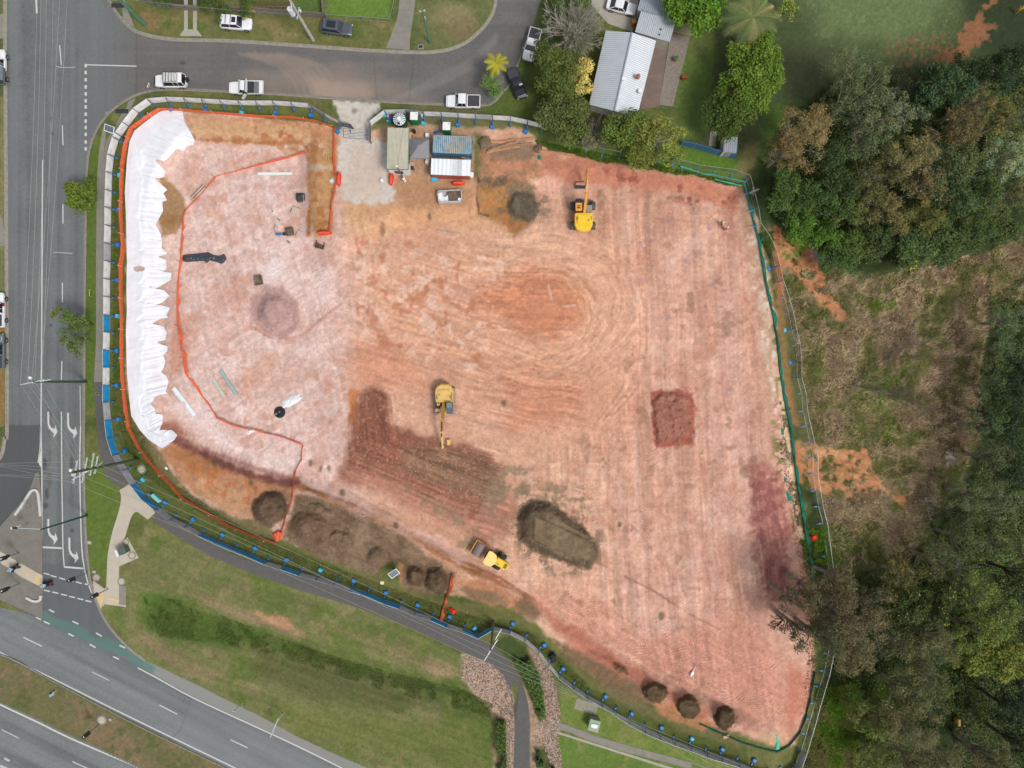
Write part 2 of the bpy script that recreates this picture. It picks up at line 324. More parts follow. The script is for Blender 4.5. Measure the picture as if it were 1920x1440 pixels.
# --- south lawn
blob([(158,850),(215,870),(222,960),(200,1090),(168,1080),(160,960)], (96,116,52), 5, 5, .95)
LAWN = [(270,985),(420,1050),(620,1120),(760,1180),(860,1230),(870,1260),(930,1320),(925,1500),(680,1436),(480,1338),(380,1288),(270,1236),(200,1150),(235,1120),(240,1060)]
blob(LAWN, (120,122,78), 6, 8, .9)
speck(LAWN, (100,116,58), .5, 50, .8); speck(LAWN, (144,132,96), .6, 30, .6)
blob([(265,1115),(330,1120),(420,1160),(500,1180),(490,1200),(420,1215),(330,1200),(270,1175)], (80,106,44), 16, 16, .9)
stroke([(300,1150),(420,1180),(520,1205),(620,1235),(720,1265),(820,1290),(920,1325)], 34, (82,102,46), .8, 14, 10)
stroke([(560,1215),(620,1240),(700,1268),(790,1285),(880,1305)], 12, (64,76,42), .75, 8, 8)
blob([(240,1170),(290,1200),(350,1240),(420,1265),(380,1280),(300,1235)], (150,130,102), 10, 12, .7)
blob([(340,1105),(480,1150),(570,1190),(560,1198),(430,1155)], (158,134,108), 9, 8, .8); blob([(480,1146),(540,1160),(570,1188),(500,1172)], (190,140,110), 6, 8, .8)
blob([(620,1170),(800,1230),(860,1265),(840,1272),(700,1225)], (140,128,92), 14, 14, .7); blob(oval(826,1255,30,18), (176,146,118), 12, 12, .7)
blob([(480,1215),(640,1260),(820,1310),(700,1340),(560,1300),(480,1260)], (98,100,62), 22, 18, .75)
blob([(480,1310),(700,1340),(900,1360),(900,1440),(700,1420),(540,1360)], (112,120,64), 24, 20, .7)
stroke([(905,1330),(915,1380),(918,1450)], 14, (86,116,40), .8, 6, 6); blob(oval(926,1326,9,12), (52,56,34), 4, 4, .9)
comb(LAWN, 20, .10, 90, 7, 20)
# median
MED = [(-60,1190),(0,1232),(200,1334),(420,1444),(560,1510),(300,1458),(140,1382),(0,1316),(-60,1290)]
blob(MED, (112,108,74), 4, 4, .95); speck(MED, (132,112,86), .48, 40, .8); speck(MED, (86,96,52), .56, 16, .6)
# rock mulch beds by the path, both sides
blob([(866,1228),(880,1226),(920,1240),(945,1265),(962,1300),(968,1340),(966,1450),(925,1450),(928,1350),(915,1325),(890,1300),(866,1275)], (190,164,144), 4, 4, .97)
stroke([(862,1262),(900,1275),(925,1300),(950,1320)], 4, (160,120,92), .8, 3, 3)
blob([(930,1345),(948,1350),(952,1450),(928,1450)], (70,84,46), 5, 6, .9)
blob([(990,1210),(1020,1240),(1040,1290),(1050,1340),(1048,1450),(995,1450),(992,1340),(980,1290)], (178,152,132), 5, 5, .97)
blob([(955,1190),(985,1212),(1005,1250),(1020,1300),(1025,1345),(1012,1355),(1003,1330),(992,1300),(975,1260),(940,1225),(915,1205)], (70,84,44), 5, 5, .9)
blob([(1005,1400),(1030,1405),(1042,1450),(1004,1450)], (66,82,42), 6, 6, .9)
speck([(866,1228),(962,1250),(968,1450),(925,1450)], (140,112,96), .5, 4, .6); speck([(990,1210),(1050,1300),(1050,1450),(995,1450)], (132,106,90), .5, 4, .6)
blob([(1052,1290),(1180,1350),(1400,1440),(1300,1440),(1050,1355)], (112,130,62), 5, 6, .95); blob([(1040,1375),(1300,1440),(1340,1500),(1060,1500)], (102,126,58), 4, 5, .95)
speck([(1052,1290),(1400,1440),(1060,1500)], (136,134,84), .54, 26, .6)
# --- park lawn, upper right: dark grass with cloud shade and vignette painted in
blob([(1300,-90),(2050,-90),(2050,300),(1800,330),(1450,330),(1280,290)], (74,86,54), 20, 14, .95)
blob([(1480,-60),(1790,-60),(1760,80),(1620,90),(1540,60)], (108,124,80), 40, 30, .9, 60); blob([(1440,100),(1560,90),(1600,160),(1480,200)], (70,78,56), 30, 20, .7)
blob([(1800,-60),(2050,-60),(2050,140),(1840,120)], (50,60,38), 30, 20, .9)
speck([(1480,0),(1800,0),(1780,100),(1560,110)], (138,148,108), .66, 5, .5)
blob([(1862,2),(1838,42),(1862,50),(1850,70),(1820,100),(1822,118),(1790,122),(1750,140),(1720,142),(1770,105),(1790,80),(1800,55),(1830,35)], (156,104,74), 5, 22, .85, 12)
speck([(1655,85),(1700,70),(1790,60),(1830,70),(1800,120),(1730,150),(1690,160)], (150,100,70), .56, 7, .7, 8)
for q in range(7): stroke([(1668 + q * 17, 72 + q * -1), (1662 + q * 16, 100 + q * 3)], 3, (140,94,62), .6, 3, 2)
blob([(1283,60),(1330,50),(1345,100),(1335,200),(1310,262),(1275,262),(1268,200)], (98,120,58), 10, 8, .95)
blob([(1280,60),(1340,60),(1330,100),(1290,110)], (124,128,74), 10, 10, .6)
blob([(1270,272),(1380,300),(1400,340),(1290,318),(1200,305),(1080,290),(1060,270),(1160,285)], (92,124,46), 8, 8, .95)
blob([(1400,270),(1430,260),(1420,300),(1390,340),(1380,320)], (140,128,82), 8, 8, .8)
blob([(1430,200),(1480,190),(1460,300),(1420,340)], (86,110,46), 10, 10, .8)
# --- the bushland floor and long grass on the right
BUSH = [(1400,340),(1450,260),(1500,200),(1600,120),(1760,130),(1980,90),(2100,90),(2100,1600),(1500,1500),(1500,1410),(1540,1300),(1530,1100),(1480,700),(1440,500)]
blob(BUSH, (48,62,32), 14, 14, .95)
MEAD = [(1445,430),(1520,470),(1600,520),(1700,505),(1850,470),(1930,420),(2000,440),(1930,540),(1840,600),(1830,700),(1840,800),(1800,900),(1730,980),(1700,1060),(1560,1060),(1545,1000),(1500,760),(1470,560)]
blob(MEAD, (134,126,98), 18, 20, .97, 50)
blob([(1560,540),(1900,520),(1830,620),(1800,800),(1660,640)], (128,116,92), 30, 26, .8, 50)
speck(MEAD, (96,96,58), .5, 26, .8); speck(MEAD, (150,136,108), .6, 12, .6); speck(MEAD, (78,84,44), .58, 14, .6)
for ov in (oval(1640,745,34,34), oval(1665,700,22,16), oval(1672,812,16,16), oval(1655,570,26,9), oval(1500,460,30,20), oval(1520,440,40,18)): blob(ov, (112,138,44), 8, 10, .85)
blob([(1540,1050),(1720,1000),(1760,960),(1780,1080),(1660,1100),(1560,1120)], (90,92,54), 20, 20, .8)
blob([(1530,1290),(1600,1270),(1680,1290),(1650,1440),(1500,1440),(1520,1370)], (104,112,58), 14, 16, .9); blob([(1600,1270),(1650,1275),(1630,1320),(1590,1340)], (104,134,48), 10, 12, .8)
blob([(1800,1480),(1842,1300),(1862,1262),(1858,1320),(1830,1400),(1822,1480)], (70,80,40), 10, 8, .8)
# exposed clay runs
blob([(1447,418),(1458,430),(1470,455),(1500,465),(1528,466),(1530,500),(1545,520),(1560,560),(1572,570),(1590,590),(1582,610),(1565,600),(1552,585),(1530,565),(1515,545),(1500,525),(1480,505),(1462,490),(1448,470),(1470,470),(1480,462),(1462,440)], (196,132,94), 4, 12, .95, 16)
blob([(1490,600),(1520,598),(1545,612),(1520,615)], (178,112,78), 5, 8, .8, 14)
blob([(1495,830),(1520,828),(1560,838),(1600,845),(1630,850),(1640,870),(1650,900),(1690,930),(1705,948),(1680,945),(1650,925),(1620,925),(1600,935),(1570,925),(1545,930),(1515,910),(1500,880)], (198,136,94), 5, 16, .9, 18)
blob([(1505,845),(1560,835),(1590,855),(1540,860)], (214,168,124), 6, 10, .7, 12)
for pts in ([(1458,590),(1470,640),(1474,690),(1480,740),(1492,790)], [(1455,440),(1462,520),(1470,600)], [(1490,850),(1498,900)]): stroke(pts, 16, (196,122,84), .8, 6, 8)
for ov, cc_ in ((oval(1498,476,11,9),(92,122,44)),(oval(1474,480,10,6),(100,124,54)),(oval(1514,514,13,8),(96,118,50)),(oval(1540,545,9,6),(104,112,60)),(oval(1520,850,7,6),(104,110,62)),(oval(1555,880,10,8),(104,108,60)),(oval(1551,896,8,5),(90,100,50)),(oval(1590,905,12,7),(110,104,66)),(oval(1545,870,6,10),(110,110,66))): blob(ov, cc_, 4, 7, .9, 8)
for pl_ in ([(1460,430),(1590,600),(1560,600),(1450,480)], [(1495,830),(1650,850),(1700,945),(1570,925),(1500,880)]): speck(pl_, (118,110,72), .55, 9, .8, 10, 5); speck(pl_, (220,168,128), .6, 7, .5, 6, 5)
blob([(1825,560),(1870,560),(1880,960),(1800,980),(1830,800)], (70,76,44), 24, 20, .8)
blob([(1455,560),(1520,560),(1560,700),(1580,820),(1500,830),(1470,700)], (110,108,68), 20, 20, .7)
# --- the earthworks
P1 = P.copy()
b = sub(150, 1600, 180, 1430); X, Y = PX[b], PY[b]
m1 = fbm(X, Y, 150, 4, 61)[..., None]; m2 = fbm(X, Y, 38, 5, 62)[..., None]; m3 = fbm(X, Y, 9, 4, 63)[..., None]
pink = np.array((212,178,165)); mid = np.array((213,168,142)); right = np.array((211,164,143))
t = sst(600, 760, X)[..., None]; base = pink * (1 - t) + mid * t; t = sst(1050, 1250, X)[..., None]; base = base * (1 - t) + right * t
base = base + (m1 - .5) * np.array((28,34,36)) + (m2 - .5) * np.array((30,36,36)) + (m3 - .5) * 26
al = sst(5, -5, insite[b] + 14 * (fbm(X, Y, 18, 5, 64) - .5))[..., None]
P[b] = P[b] * (1 - al) + base * al
LEFTP = [(345,290),(570,280),(570,440),(640,480),(655,640),(655,860),(600,900),(450,860),(350,810),(330,700),(340,400)]
blob(LEFTP, (220,190,182), 30, 20, .45, 60); speck(LEFTP, (230,208,202), .5, 18, .36, 14, 6); speck(LEFTP, (232,208,204), .52, 70, .45, 14, 5); speck(LEFTP, (200,154,138), .54, 40, .4, 14, 5); comb(LEFTP, 75, .07, 90, 6, 20, .02); comb(LEFTP, -35, .06, 70, 5, 20, .02); speck(LEFTP, (194,140,118), .62, 22, .4); speck(LEFTP, (204,152,128), .62, 50, .45)
blob([(310,740),(390,760),(420,820),(480,850),(560,870),(540,890),(440,850),(350,800),(318,770)], (236,212,208), 14, 18, .75, 30)
blob(oval(508,505,22,22), (236,222,222), 14, 14, .7); blob([(330,400),(360,420),(345,520),(330,500)], (226,196,186), 10, 10, .7)
# clay shelf at top left, ramps of orange
blob([(350,218),(480,224),(560,232),(620,250),(632,300),(626,380),(618,440),(590,446),(578,400),(578,275),(480,268),(360,258)], (190,146,108), 6, 8, .92); speck([(350,218),(632,230),(626,300),(360,262)], (172,118,78), .5, 22, .7, 8, 5); speck([(350,218),(620,230),(610,300),(360,262)], (212,182,150), .52, 12, .6, 8, 5)
blob([(352,218),(480,226),(560,236),(575,262),(480,258),(362,250)], (204,164,126), 5, 8, .85, 20); speck([(480,230),(575,240),(575,265),(480,262)], (176,104,68), .54, 16, .8)
stroke([(352,252),(370,262),(420,263),(480,268),(560,268),(578,280),(580,340),(580,440)], 5, (170,106,62), .8, 4, 6)
blob([(582,285),(625,290),(622,370),(612,430),(590,440),(584,380)], (188,144,100), 5, 8, .8, 14); speck([(584,280),(628,280),(620,440),(590,440)], (168,108,60), .5, 12, .7)
blob(oval(600,315,22,6), (196,182,164), 4, 6, .7); blob([(640,385),(700,385),(700,440),(650,440)], (212,172,128), 14, 12, .7)
blob([(302,330),(330,350),(345,375),(344,415),(330,440),(305,440),(296,410),(305,380)], (166,130,94), 4, 6, .95); blob(oval(322,412,16,12), (150,112,72), 8, 6, .8)
blob([(330,585),(345,620),(350,680),(338,700),(318,700),(322,640)], (196,140,118), 8, 10, .7); blob([(285,800),(330,790),(350,815),(320,830)], (172,110,92), 8, 8, .8)
# orange shelf lower left
blob([(300,850),(335,820),(380,850),(450,880),(520,900),(556,905),(550,930),(480,975),(430,962),(370,930),(330,890)], (184,132,98), 6, 10, .95, 20)
blob([(320,840),(400,860),(420,880),(360,900)], (168,112,68), 12, 12, .7); blob([(340,880),(460,925),(470,975),(400,945)], (200,160,124), 10, 12, .6)
speck([(330,860),(540,910),(480,970),(350,900)], (180,110,68), .52, 14, .6, 8, 5); speck([(330,860),(540,910),(480,970),(350,900)], (150,124,104), .66, 10, .6)
stroke([(322,822),(370,845),(420,870),(470,890),(520,903),(556,905)], 13, (126,80,74), .9, 6, 8, h=0); stroke([(345,828),(420,856),(500,886),(550,897)], 8, (164,112,104), .7, 6, 5)
comb([(330,800),(560,880),(556,905),(340,840)], -70, .16, 30, 4, 10, .02)
# brown topsoil shelf
blob([(555,925),(600,935),(660,955),(720,985),(760,1005),(800,1040),(850,1075),(846,1110),(800,1115),(740,1090),(640,1060),(560,1030),(530,1010),(548,960)], (132,110,88), 5, 6, .97, 20)
comb([(555,925),(700,975),(850,1075),(800,1115),(530,1010)], 30, .2, 60, 7, 10, .08); SHF = [(560,930),(700,975),(850,1070),(840,1110),(780,1108),(640,1055),(540,1015)]; speck(SHF, (118,96,76), .52, 40, .5, 10, 4); speck(SHF, (158,136,112), .56, 22, .4, 8, 4); speck([(555,925),(700,975),(850,1075),(800,1115),(530,1010)], (112,88,66), .52, 26, .7)
stroke([(560,912),(620,935),(680,962),(740,985),(800,1022),(860,1060),(930,1090),(990,1120)], 9, (160,108,70), .9, 4, 6); stroke([(575,915),(640,938),(700,965)], 5, (112,76,56), .8, 3, 5); stroke([(800,1018),(870,1054),(940,1085),(1000,1125)], 5, (138,84,56), .8, 3, 4)
blob([(845,1085),(900,1090),(960,1110),(1000,1140),(960,1145),(880,1125)], (196,134,98), 6, 8, .85); blob([(865,1105),(930,1108),(950,1130),(880,1128)], (116,102,80), 8, 10, .7)
blob([(600,1055),(700,1085),(800,1120),(960,1140),(1000,1180),(880,1150),(700,1105),(600,1070)], (112,110,66), 6, 12, .9, 14); blob([(720,1050),(760,1062),(748,1098),(712,1080)], (96,112,54), 6, 8, .8); blob([(748,1052),(756,1060),(752,1096),(744,1070)], (188,128,92), 3, 3, .8)
# lower edge, brown spill
blob([(1040,1200),(1080,1215),(1140,1230),(1190,1275),(1225,1300),(1180,1310),(1120,1275),(1060,1235)], (128,102,78), 6, 8, .95, 16, h=.2); blob([(1130,1235),(1225,1290),(1240,1320),(1190,1318),(1140,1290),(1100,1255)], (126,102,78), 8, 10, .85, 16); comb([(1040,1200),(1240,1300),(1220,1320),(1060,1240)], -50, .12, 30, 4, 8, .03); blob([(1060,1240),(1140,1290),(1220,1325),(1330,1370),(1400,1392),(1390,1402),(1290,1372),(1180,1330),(1090,1275)], (122,112,78), 7, 9, .8); blob([(965,1130),(990,1120),(1020,1150),(1000,1165),(970,1155)], (134,110,84), 5, 6, .9)
blob([(1215,1310),(1300,1325),(1340,1360),(1320,1372),(1240,1345)], (196,136,96), 6, 8, .8)
blob([(244,790),(262,832),(300,882),(340,926),(380,954),(430,982),(500,1008),(522,1014),(505,985),(470,976),(430,964),(370,936),(330,896),(305,862),(296,845),(262,806)], (116,108,74), 5, 8, .92, 14); speck([(250,800),(340,920),(500,1005),(470,976),(330,890),(290,845)], (176,142,106), .55, 9, .7, 8, 4)
blob([(560,226),(622,240),(640,262),(636,290),(622,300),(610,260)], (190,140,98), 5, 6, .8)
# middle: orange arcs and red patches
MIDP = [(655,460),(900,440),(1180,470),(1230,620),(1180,800),(980,830),(800,760),(670,730)]
blob(MIDP, (216,160,130), 60, 40, .42, 70)
blob([(940,520),(1000,505),(1070,515),(1095,560),(1085,610),(1040,640),(970,630),(900,570)], (192,118,84), 26, 30, .62, 36)
blob([(930,690),(1010,690),(1095,730),(1060,790),(960,800)], (192,122,94), 26, 30, .5, 40); blob([(655,635),(760,660),(800,720),(700,730),(660,700)], (198,132,102), 26, 26, .5, 40)
for cx, cy, r0, r1, amp in ((1040,575,50,190,.075), (985,600,110,200,.03)):
    sl = sub(cx - r1, cx + r1, cy - r1, cy + r1, 10); x_, y_ = PX[sl], PY[sl]; rr = np.hypot(x_ - cx, (y_ - cy) * 1.18) + 34 * (fbm(x_, y_, 110, 2, 71) - .5)
    an = np.arctan2(y_ - cy, x_ - cx); w_ = sst(r0 - 10, r0 + 15, rr) * sst(r1 + 10, r1 - 30, rr) * np.where((an > -1.9) & (an < 1.9), 1, .35)
    nn = (fbm(rr, an * 14, 5.5, 3, 72) - .5) * 2.2; P[sl] *= (1 + amp * 1.6 * nn * w_)[..., None]; Z[sl] += .04 * nn * w_
    put(sl, w_ * .34 * sst(-.1, .5, nn) * sst(.35, .6, fbm(x_, y_, 50, 3, 77)), (224,180,146))
for k in range(6): stroke(smooth_line([(1165 + k * 7, 520), (1185 + k * 6, 580), (1188 + k * 6, 650), (1170 + k * 7, 720), (1120 + k * 5, 790)], 5), 2.5, (228,186,160) if k % 2 else (176,120,98), .55, 1.6, 1.5, brk=.12)
for k in range(5): stroke(smooth_line([(900,470 + k * 9),(990,478 + k * 8),(1080 - k * 5,505 + k * 4),(1130 - k * 8,575),(1120 - k * 8,640 - k * 3),(1050 - k * 6,690 - k * 7),(950,715 - k * 8)], 5), 3, (228,184,150) if k % 2 == 0 else (184,128,98), .5, 2, 2, brk=.1)
for k in range(7): stroke(smooth_line([(640 + k * 9, 400), (655 + k * 9, 470), (700 + k * 10, 560), (800 + k * 7, 640), (900 + k * 3, 690)], 5), 4, (222,182,150) if k % 2 else (190,132,100), .4, 3, 2, brk=.12)
comb([(650,450),(1000,460),(1000,820),(650,720)], 18, .13, 70, 5, 30, .02); comb([(900,430),(1130,480),(1080,640),(880,620)], 2, .12, 60, 4, 30, .02)
comb([(820,640),(1100,680),(1100,820),(860,800)], 12, .15, 60, 4, 30, .02); speck([(660,470),(960,470),(900,700),(670,640)], (236,206,192), .58, 18, .5); speck([(660,440),(960,470),(900,700),(670,640)], (180,112,84), .6, 24, .55)
# near the site offices
blob([(700,235),(905,240),(915,300),(900,345),(760,350),(735,300)], (176,142,114), 8, 10, .85, 20); blob([(745,320),(905,340),(900,400),(790,410),(650,400),(700,372)], (190,146,112), 14, 14, .8, 30)
blob([(640,380),(900,395),(960,420),(900,440),(800,425),(700,440)], (208,160,118), 16, 14, .6, 30); blob([(742,350),(860,345),(880,385),(760,395)], (168,128,96), 16, 12, .6)
blob([(800,238),(905,238),(910,262),(895,262),(890,250),(802,250)], (178,146,118), 5, 6, .8); blob([(890,252),(905,258),(902,330),(890,330)], (96,102,58), 5, 8, .8)
blob([(900,285),(1000,290),(1015,330),(960,350),(900,330)], (184,130,98), 8, 12, .8, 20); speck([(900,285),(1010,290),(1010,335),(900,330)], (150,116,90), .52, 12, .7); speck([(900,285),(1010,290),(1010,335),(900,330)], (206,128,86), .58, 10, .7); blob([(905,268),(1010,270),(1000,300),(920,300)], (140,116,94), 6, 8, .85)
blob([(895,335),(960,330),(1005,350),(1018,380),(1005,410),(965,440),(940,415),(900,405)], (134,110,84), 8, 12, .88, 22); blob([(898,352),(945,350),(965,385),(950,425),(915,405),(898,395)], (176,126,76), 10, 14, .8, 18); stroke([(897,335),(894,370),(898,400),(915,405)], 3, (92,66,50), .8, 2, 4); speck([(900,330),(960,325),(950,350),(905,350)], (96,86,70), .48, 12, .7); speck([(895,335),(1015,340),(1005,410),(960,440),(900,400)], (180,116,68), .56, 18, .85)
blob([(995,345),(1070,325),(1075,350),(1010,400)], (214,164,144), 8, 10, .7); comb([(1000,340),(1075,325),(1075,420),(1010,420)], 80, .1, 40, 5, 10)
# top right strip
blob([(1010,290),(1110,300),(1200,318),(1290,330),(1385,355),(1400,390),(1380,400),(1280,365),(1180,350),(1080,345),(1010,320)], (190,124,100), 8, 10, .85, 24); speck([(1110,310),(1395,370),(1380,400),(1180,360)], (150,86,72), .54, 14, .8)
blob([(1385,360),(1412,400),(1432,500),(1444,600),(1452,760),(1440,780),(1425,640),(1410,500),(1380,420)], (204,164,138), 7, 10, .85, 18); speck([(1385,360),(1430,480),(1455,740),(1425,640),(1395,440)], (238,214,196), .52, 12, .8); speck([(1400,380),(1430,480),(1455,740),(1430,640)], (196,120,72), .58, 14, .7)
speck([(1430,480),(1452,600),(1466,720),(1450,760),(1436,600)], (112,112,60), .58, 10, .85); speck([(1446,760),(1480,880),(1500,1010),(1478,1000),(1450,860)], (116,112,62), .52, 12, .85)
blob([(1392,372),(1418,400),(1440,500),(1452,600),(1460,720),(1450,760),(1436,700),(1424,560),(1408,440)], (214,180,154), 6, 10, .7, 12); speck([(1400,380),(1440,500),(1460,720),(1485,900),(1470,900),(1440,700),(1410,450)], (236,218,202), .55, 10, .75, 6, 5); speck([(1436,470),(1460,560),(1472,720),(1500,1000),(1488,1000),(1455,720),(1440,560)], (120,114,68), .52, 10, .8, 6, 5)
stroke([(1462,720),(1472,800),(1482,880),(1492,960),(1502,1010)], 9, (224,196,164), .85, 3, 3)
comb([(1370,380),(1400,420),(1430,760),(1440,900),(1410,900),(1385,500)], 84, .1, 120, 6, 8)
# right part roller passes
RIGHTP = [(1010,340),(1370,370),(1400,500),(1430,800),(1440,1100),(1480,1340),(1300,1300),(1080,1200),(900,1080),(950,900),(1130,800),(1190,600),(1140,470)]
comb(RIGHTP, 88, .12, 220, 12, 20, .02); comb(RIGHTP, 87, .10, 130, 4, 20, .02); comb(RIGHTP, 2, .05, 60, 4, 20); dots(RIGHTP, 4, 5.4, .09)
for x0 in (1160,1190,1240,1262,1300,1330,1358): stroke([(x0, 800 + (x0 % 7) * 20), (x0 + 4, 1000), (x0 + 12, 1110 + (x0 % 5) * 20)], 9, (232,194,182), .4, 5, 4, brk=.1)
stroke([(1372,560),(1380,760),(1392,1000),(1400,1100)], 34, (228,184,168), .4, 14, 10); stroke([(1300,640),(1345,700),(1350,1000)], 24, (222,176,160), .35, 12, 8)
speck(RIGHTP, (190,134,112), .58, 40, .4, 10, 6); speck(RIGHTP, (224,190,174), .58, 30, .35, 10, 6); speck(RIGHTP, (150,116,92), .68, 24, .5)
blob([(1405,880),(1425,870),(1460,900),(1478,960),(1480,1100),(1460,1140),(1430,1100),(1412,1000)], (172,114,104), 9, 22, .85, 14); speck([(1405,880),(1460,890),(1482,1000),(1480,1130),(1435,1110),(1410,1000)], (146,92,86), .48, 12, .75, 10, 6); comb([(1405,870),(1470,880),(1485,1120),(1430,1120)], 84, .16, 50, 5, 8, .03)
LOWP = [(1000,1130),(1060,1170),(1200,1260),(1340,1310),(1470,1370),(1480,1280),(1440,1180),(1200,1190),(1100,1100)]
blob(LOWP, (202,136,116), 30, 24, .5, 40); dots(LOWP, 28, 6.2, .13, 16, .04); dots([(1180,1080),(1450,1100),(1470,1360),(1300,1330)], 8, 6.0, .07, 16, .03); comb(LOWP, 30, .12, 60, 5, 20, .03); comb([(1100,1040),(1450,1050),(1470,1360),(1250,1280)], 80, .1, 120, 6, 20, .02); blob([(1000,1125),(1080,1180),(1200,1260),(1330,1330),(1320,1350),(1180,1275),(1060,1205)], (198,124,102), 8, 8, .75, 20)
blob([(1300,1150),(1440,1120),(1480,1300),(1380,1280)], (206,146,126), 30, 26, .4, 40); blob([(1480,1240),(1515,1270),(1510,1320),(1480,1380),(1470,1330)], (196,128,106), 8, 6, .8); blob([(1405,1370),(1480,1385),(1490,1400),(1440,1395)], (206,170,134), 6, 6, .8)
stroke([(1090,1040),(1160,1075),(1230,1110),(1290,1150),(1350,1180)], 3, (140,96,74), .6, 2, 2, brk=.15); stroke([(1000,900),(1080,920),(1140,945),(1200,1000),(1290,1120)], 2.5, (150,104,84), .5, 2, 2, brk=.15)
# brown and purple spread below the tracked excavator
SPR = [(679,736),(700,730),(716,733),(729,745),(740,801),(762,812),(802,823),(875,834),(920,857),(937,890),(925,930),(914,952),(880,974),(824,952),(757,918),(684,902),(642,900),(651,851),(662,778)]
blob([(655,820),(760,830),(940,870),(975,960),(950,1015),(900,1010),(820,975),(730,930),(630,905)], (178,126,106), 16, 18, .85, 26)
blob(SPR, (148,100,80), 10, 10, .95, 22, h=.3); blob([(672,760),(715,745),(735,800),(800,826),(830,860),(740,872),(665,850)], (134,86,68), 16, 14, .8, 24, h=.3)
blob([(745,835),(860,838),(930,872),(925,935),(860,925),(760,880)], (134,104,82), 14, 14, .85); blob([(650,880),(757,905),(880,960),(880,980),(760,935),(650,905)], (180,130,110), 12, 14, .6)
stroke(smooth_line([(684,742),(704,734),(722,744)],4), 6, (108,74,64), .7, 4, 4)
comb([(660,740),(740,740),(750,830),(650,860)], 82, .2, 60, 4.5, 6, .07); comb([(655,830),(930,840),(970,1020),(640,900)], 22, .24, 110, 4.5, 14, .08); comb([(760,830),(940,850),(940,920),(800,870)], 12, .25, 90, 5, 8, .1); dots([(655,800),(900,850),(900,900),(650,880)], 12, 5.6, .12, 12, .03)
speck(SPR, (196,150,134), .6, 4, .5)
for g_ in ([(920,850),(1000,880),(1060,930),(1020,940),(960,960),(925,1000),(905,960)], [(740,900),(900,985),(960,1050),(860,1040)]): speck(g_, (138,122,96), .5, 20, .65, 14)
blob([(600,920),(700,955),(800,1000),(900,1060),(860,1055),(760,1005),(640,950)], (226,186,176), 10, 14, .6, 22); comb([(600,890),(960,1000),(960,1080),(640,950)], 30, .1, 80, 5, 14)
blob([(655,730),(672,735),(662,790),(655,790)], (196,120,70), 5, 6, .8)
for hx, hy, hw_, hh_, hc in ((1046,1004,96,78,(112,98,78)),(506,953,52,46,(112,92,72)),(585,990,60,46,(114,94,74)),(706,1043,34,34,(122,102,82)),(800,1086,62,40,(108,88,70)),(1229,1300,32,28,(120,96,74)),(1290,1325,33,28,(116,94,72)),(1359,1347,28,32,(112,90,68)),(982,385,60,46,(112,98,82)),(1046,930,80,26,(128,112,88)),(640,1010,90,40,(112,92,72))): speck(oval(hx, hy, hw_ * .92, hh_ * .92, 25 if hw_ > 90 else 0), hc, .5, 12, .6, 14, 5)
# red pit of fresh fill, purple gravel, scattered tufts
blob([(1222,736),(1262,728),(1300,736),(1305,800),(1298,835),(1230,840),(1222,800)], (160,90,74), 4, 8, .9, 12)
blob([(470,560),(498,536),(532,538),(556,566),(560,612),(537,636),(498,626),(474,600)], (180,144,138), 5, 6, .85); stroke(smooth_line([(478,615),(510,634),(560,630),(600,600),(640,570)], 5), 3, (170,118,96), .6, 3, 2)
for (x0, y0) in ((402,868),(582,868),(601,879),(616,878),(642,923),(742,985),(1161,984),(1240,1155),(945,757),(470,905)): blob(oval(x0, y0, 4, 6), (108,96,72), 3, 4, .75)
for (x0, y0, rr_) in ((1253,417,4),(1330,427,4),(1288,489,5),(1336,534,5),(1202,460,3),(1225,562,3),(1252,597,4),(1300,818,4),(1365,731,4),(1203,522,3)): blob(oval(x0, y0, rr_, rr_), (168,144,158), 2, 2, .75)
stroke([(1028,535),(1032,550),(1035,562)], 3, (226,196,186), .7, 2, 1); stroke([(1056,575),(1078,572)], 3, (222,196,196), .7, 2, 1)
stroke([(860,492),(857,520),(860,535)], 5, (190,112,86), .5, 3); stroke([(828,520),(830,540)], 5, (190,112,86), .5, 3); stroke([(836,505),(858,500)], 5, (190,112,86), .4, 3)
blob(oval(717,430,5,14), (120,92,74), 4, 5, .6); blob(oval(805,406,4,7), (120,92,74), 3, 3, .7); blob(oval(1252,460,8,5), (168,120,96), 3, 3, .4)
comb([(640,455),(720,450),(700,600),(640,600)], 85, .08, 80, 5, 20); comb([(870,500),(1000,520),(1000,620),(850,560)], -25, .08, 70, 5, 20)
rs = np.random.RandomState(3); fine = rs.rand(NY, NX).astype(np.float32) - .5
k_ = np.where(insite < 0, .11, .13)[..., None]; P *= 1 + k_ * fine[..., None]; P *= 1 + (.22 * (n3 - .5))
# gravel entrance
blob(GRAVEL, (212,205,198), 5, 9, .97, 10); speck(GRAVEL, (186,172,158), .54, 5, .5); blob([(655,270),(720,280),(720,375),(650,370)], (202,178,156), 20, 20, .5); blob(oval(664,208,5,5), (110,104,98), 3, 3, .6)
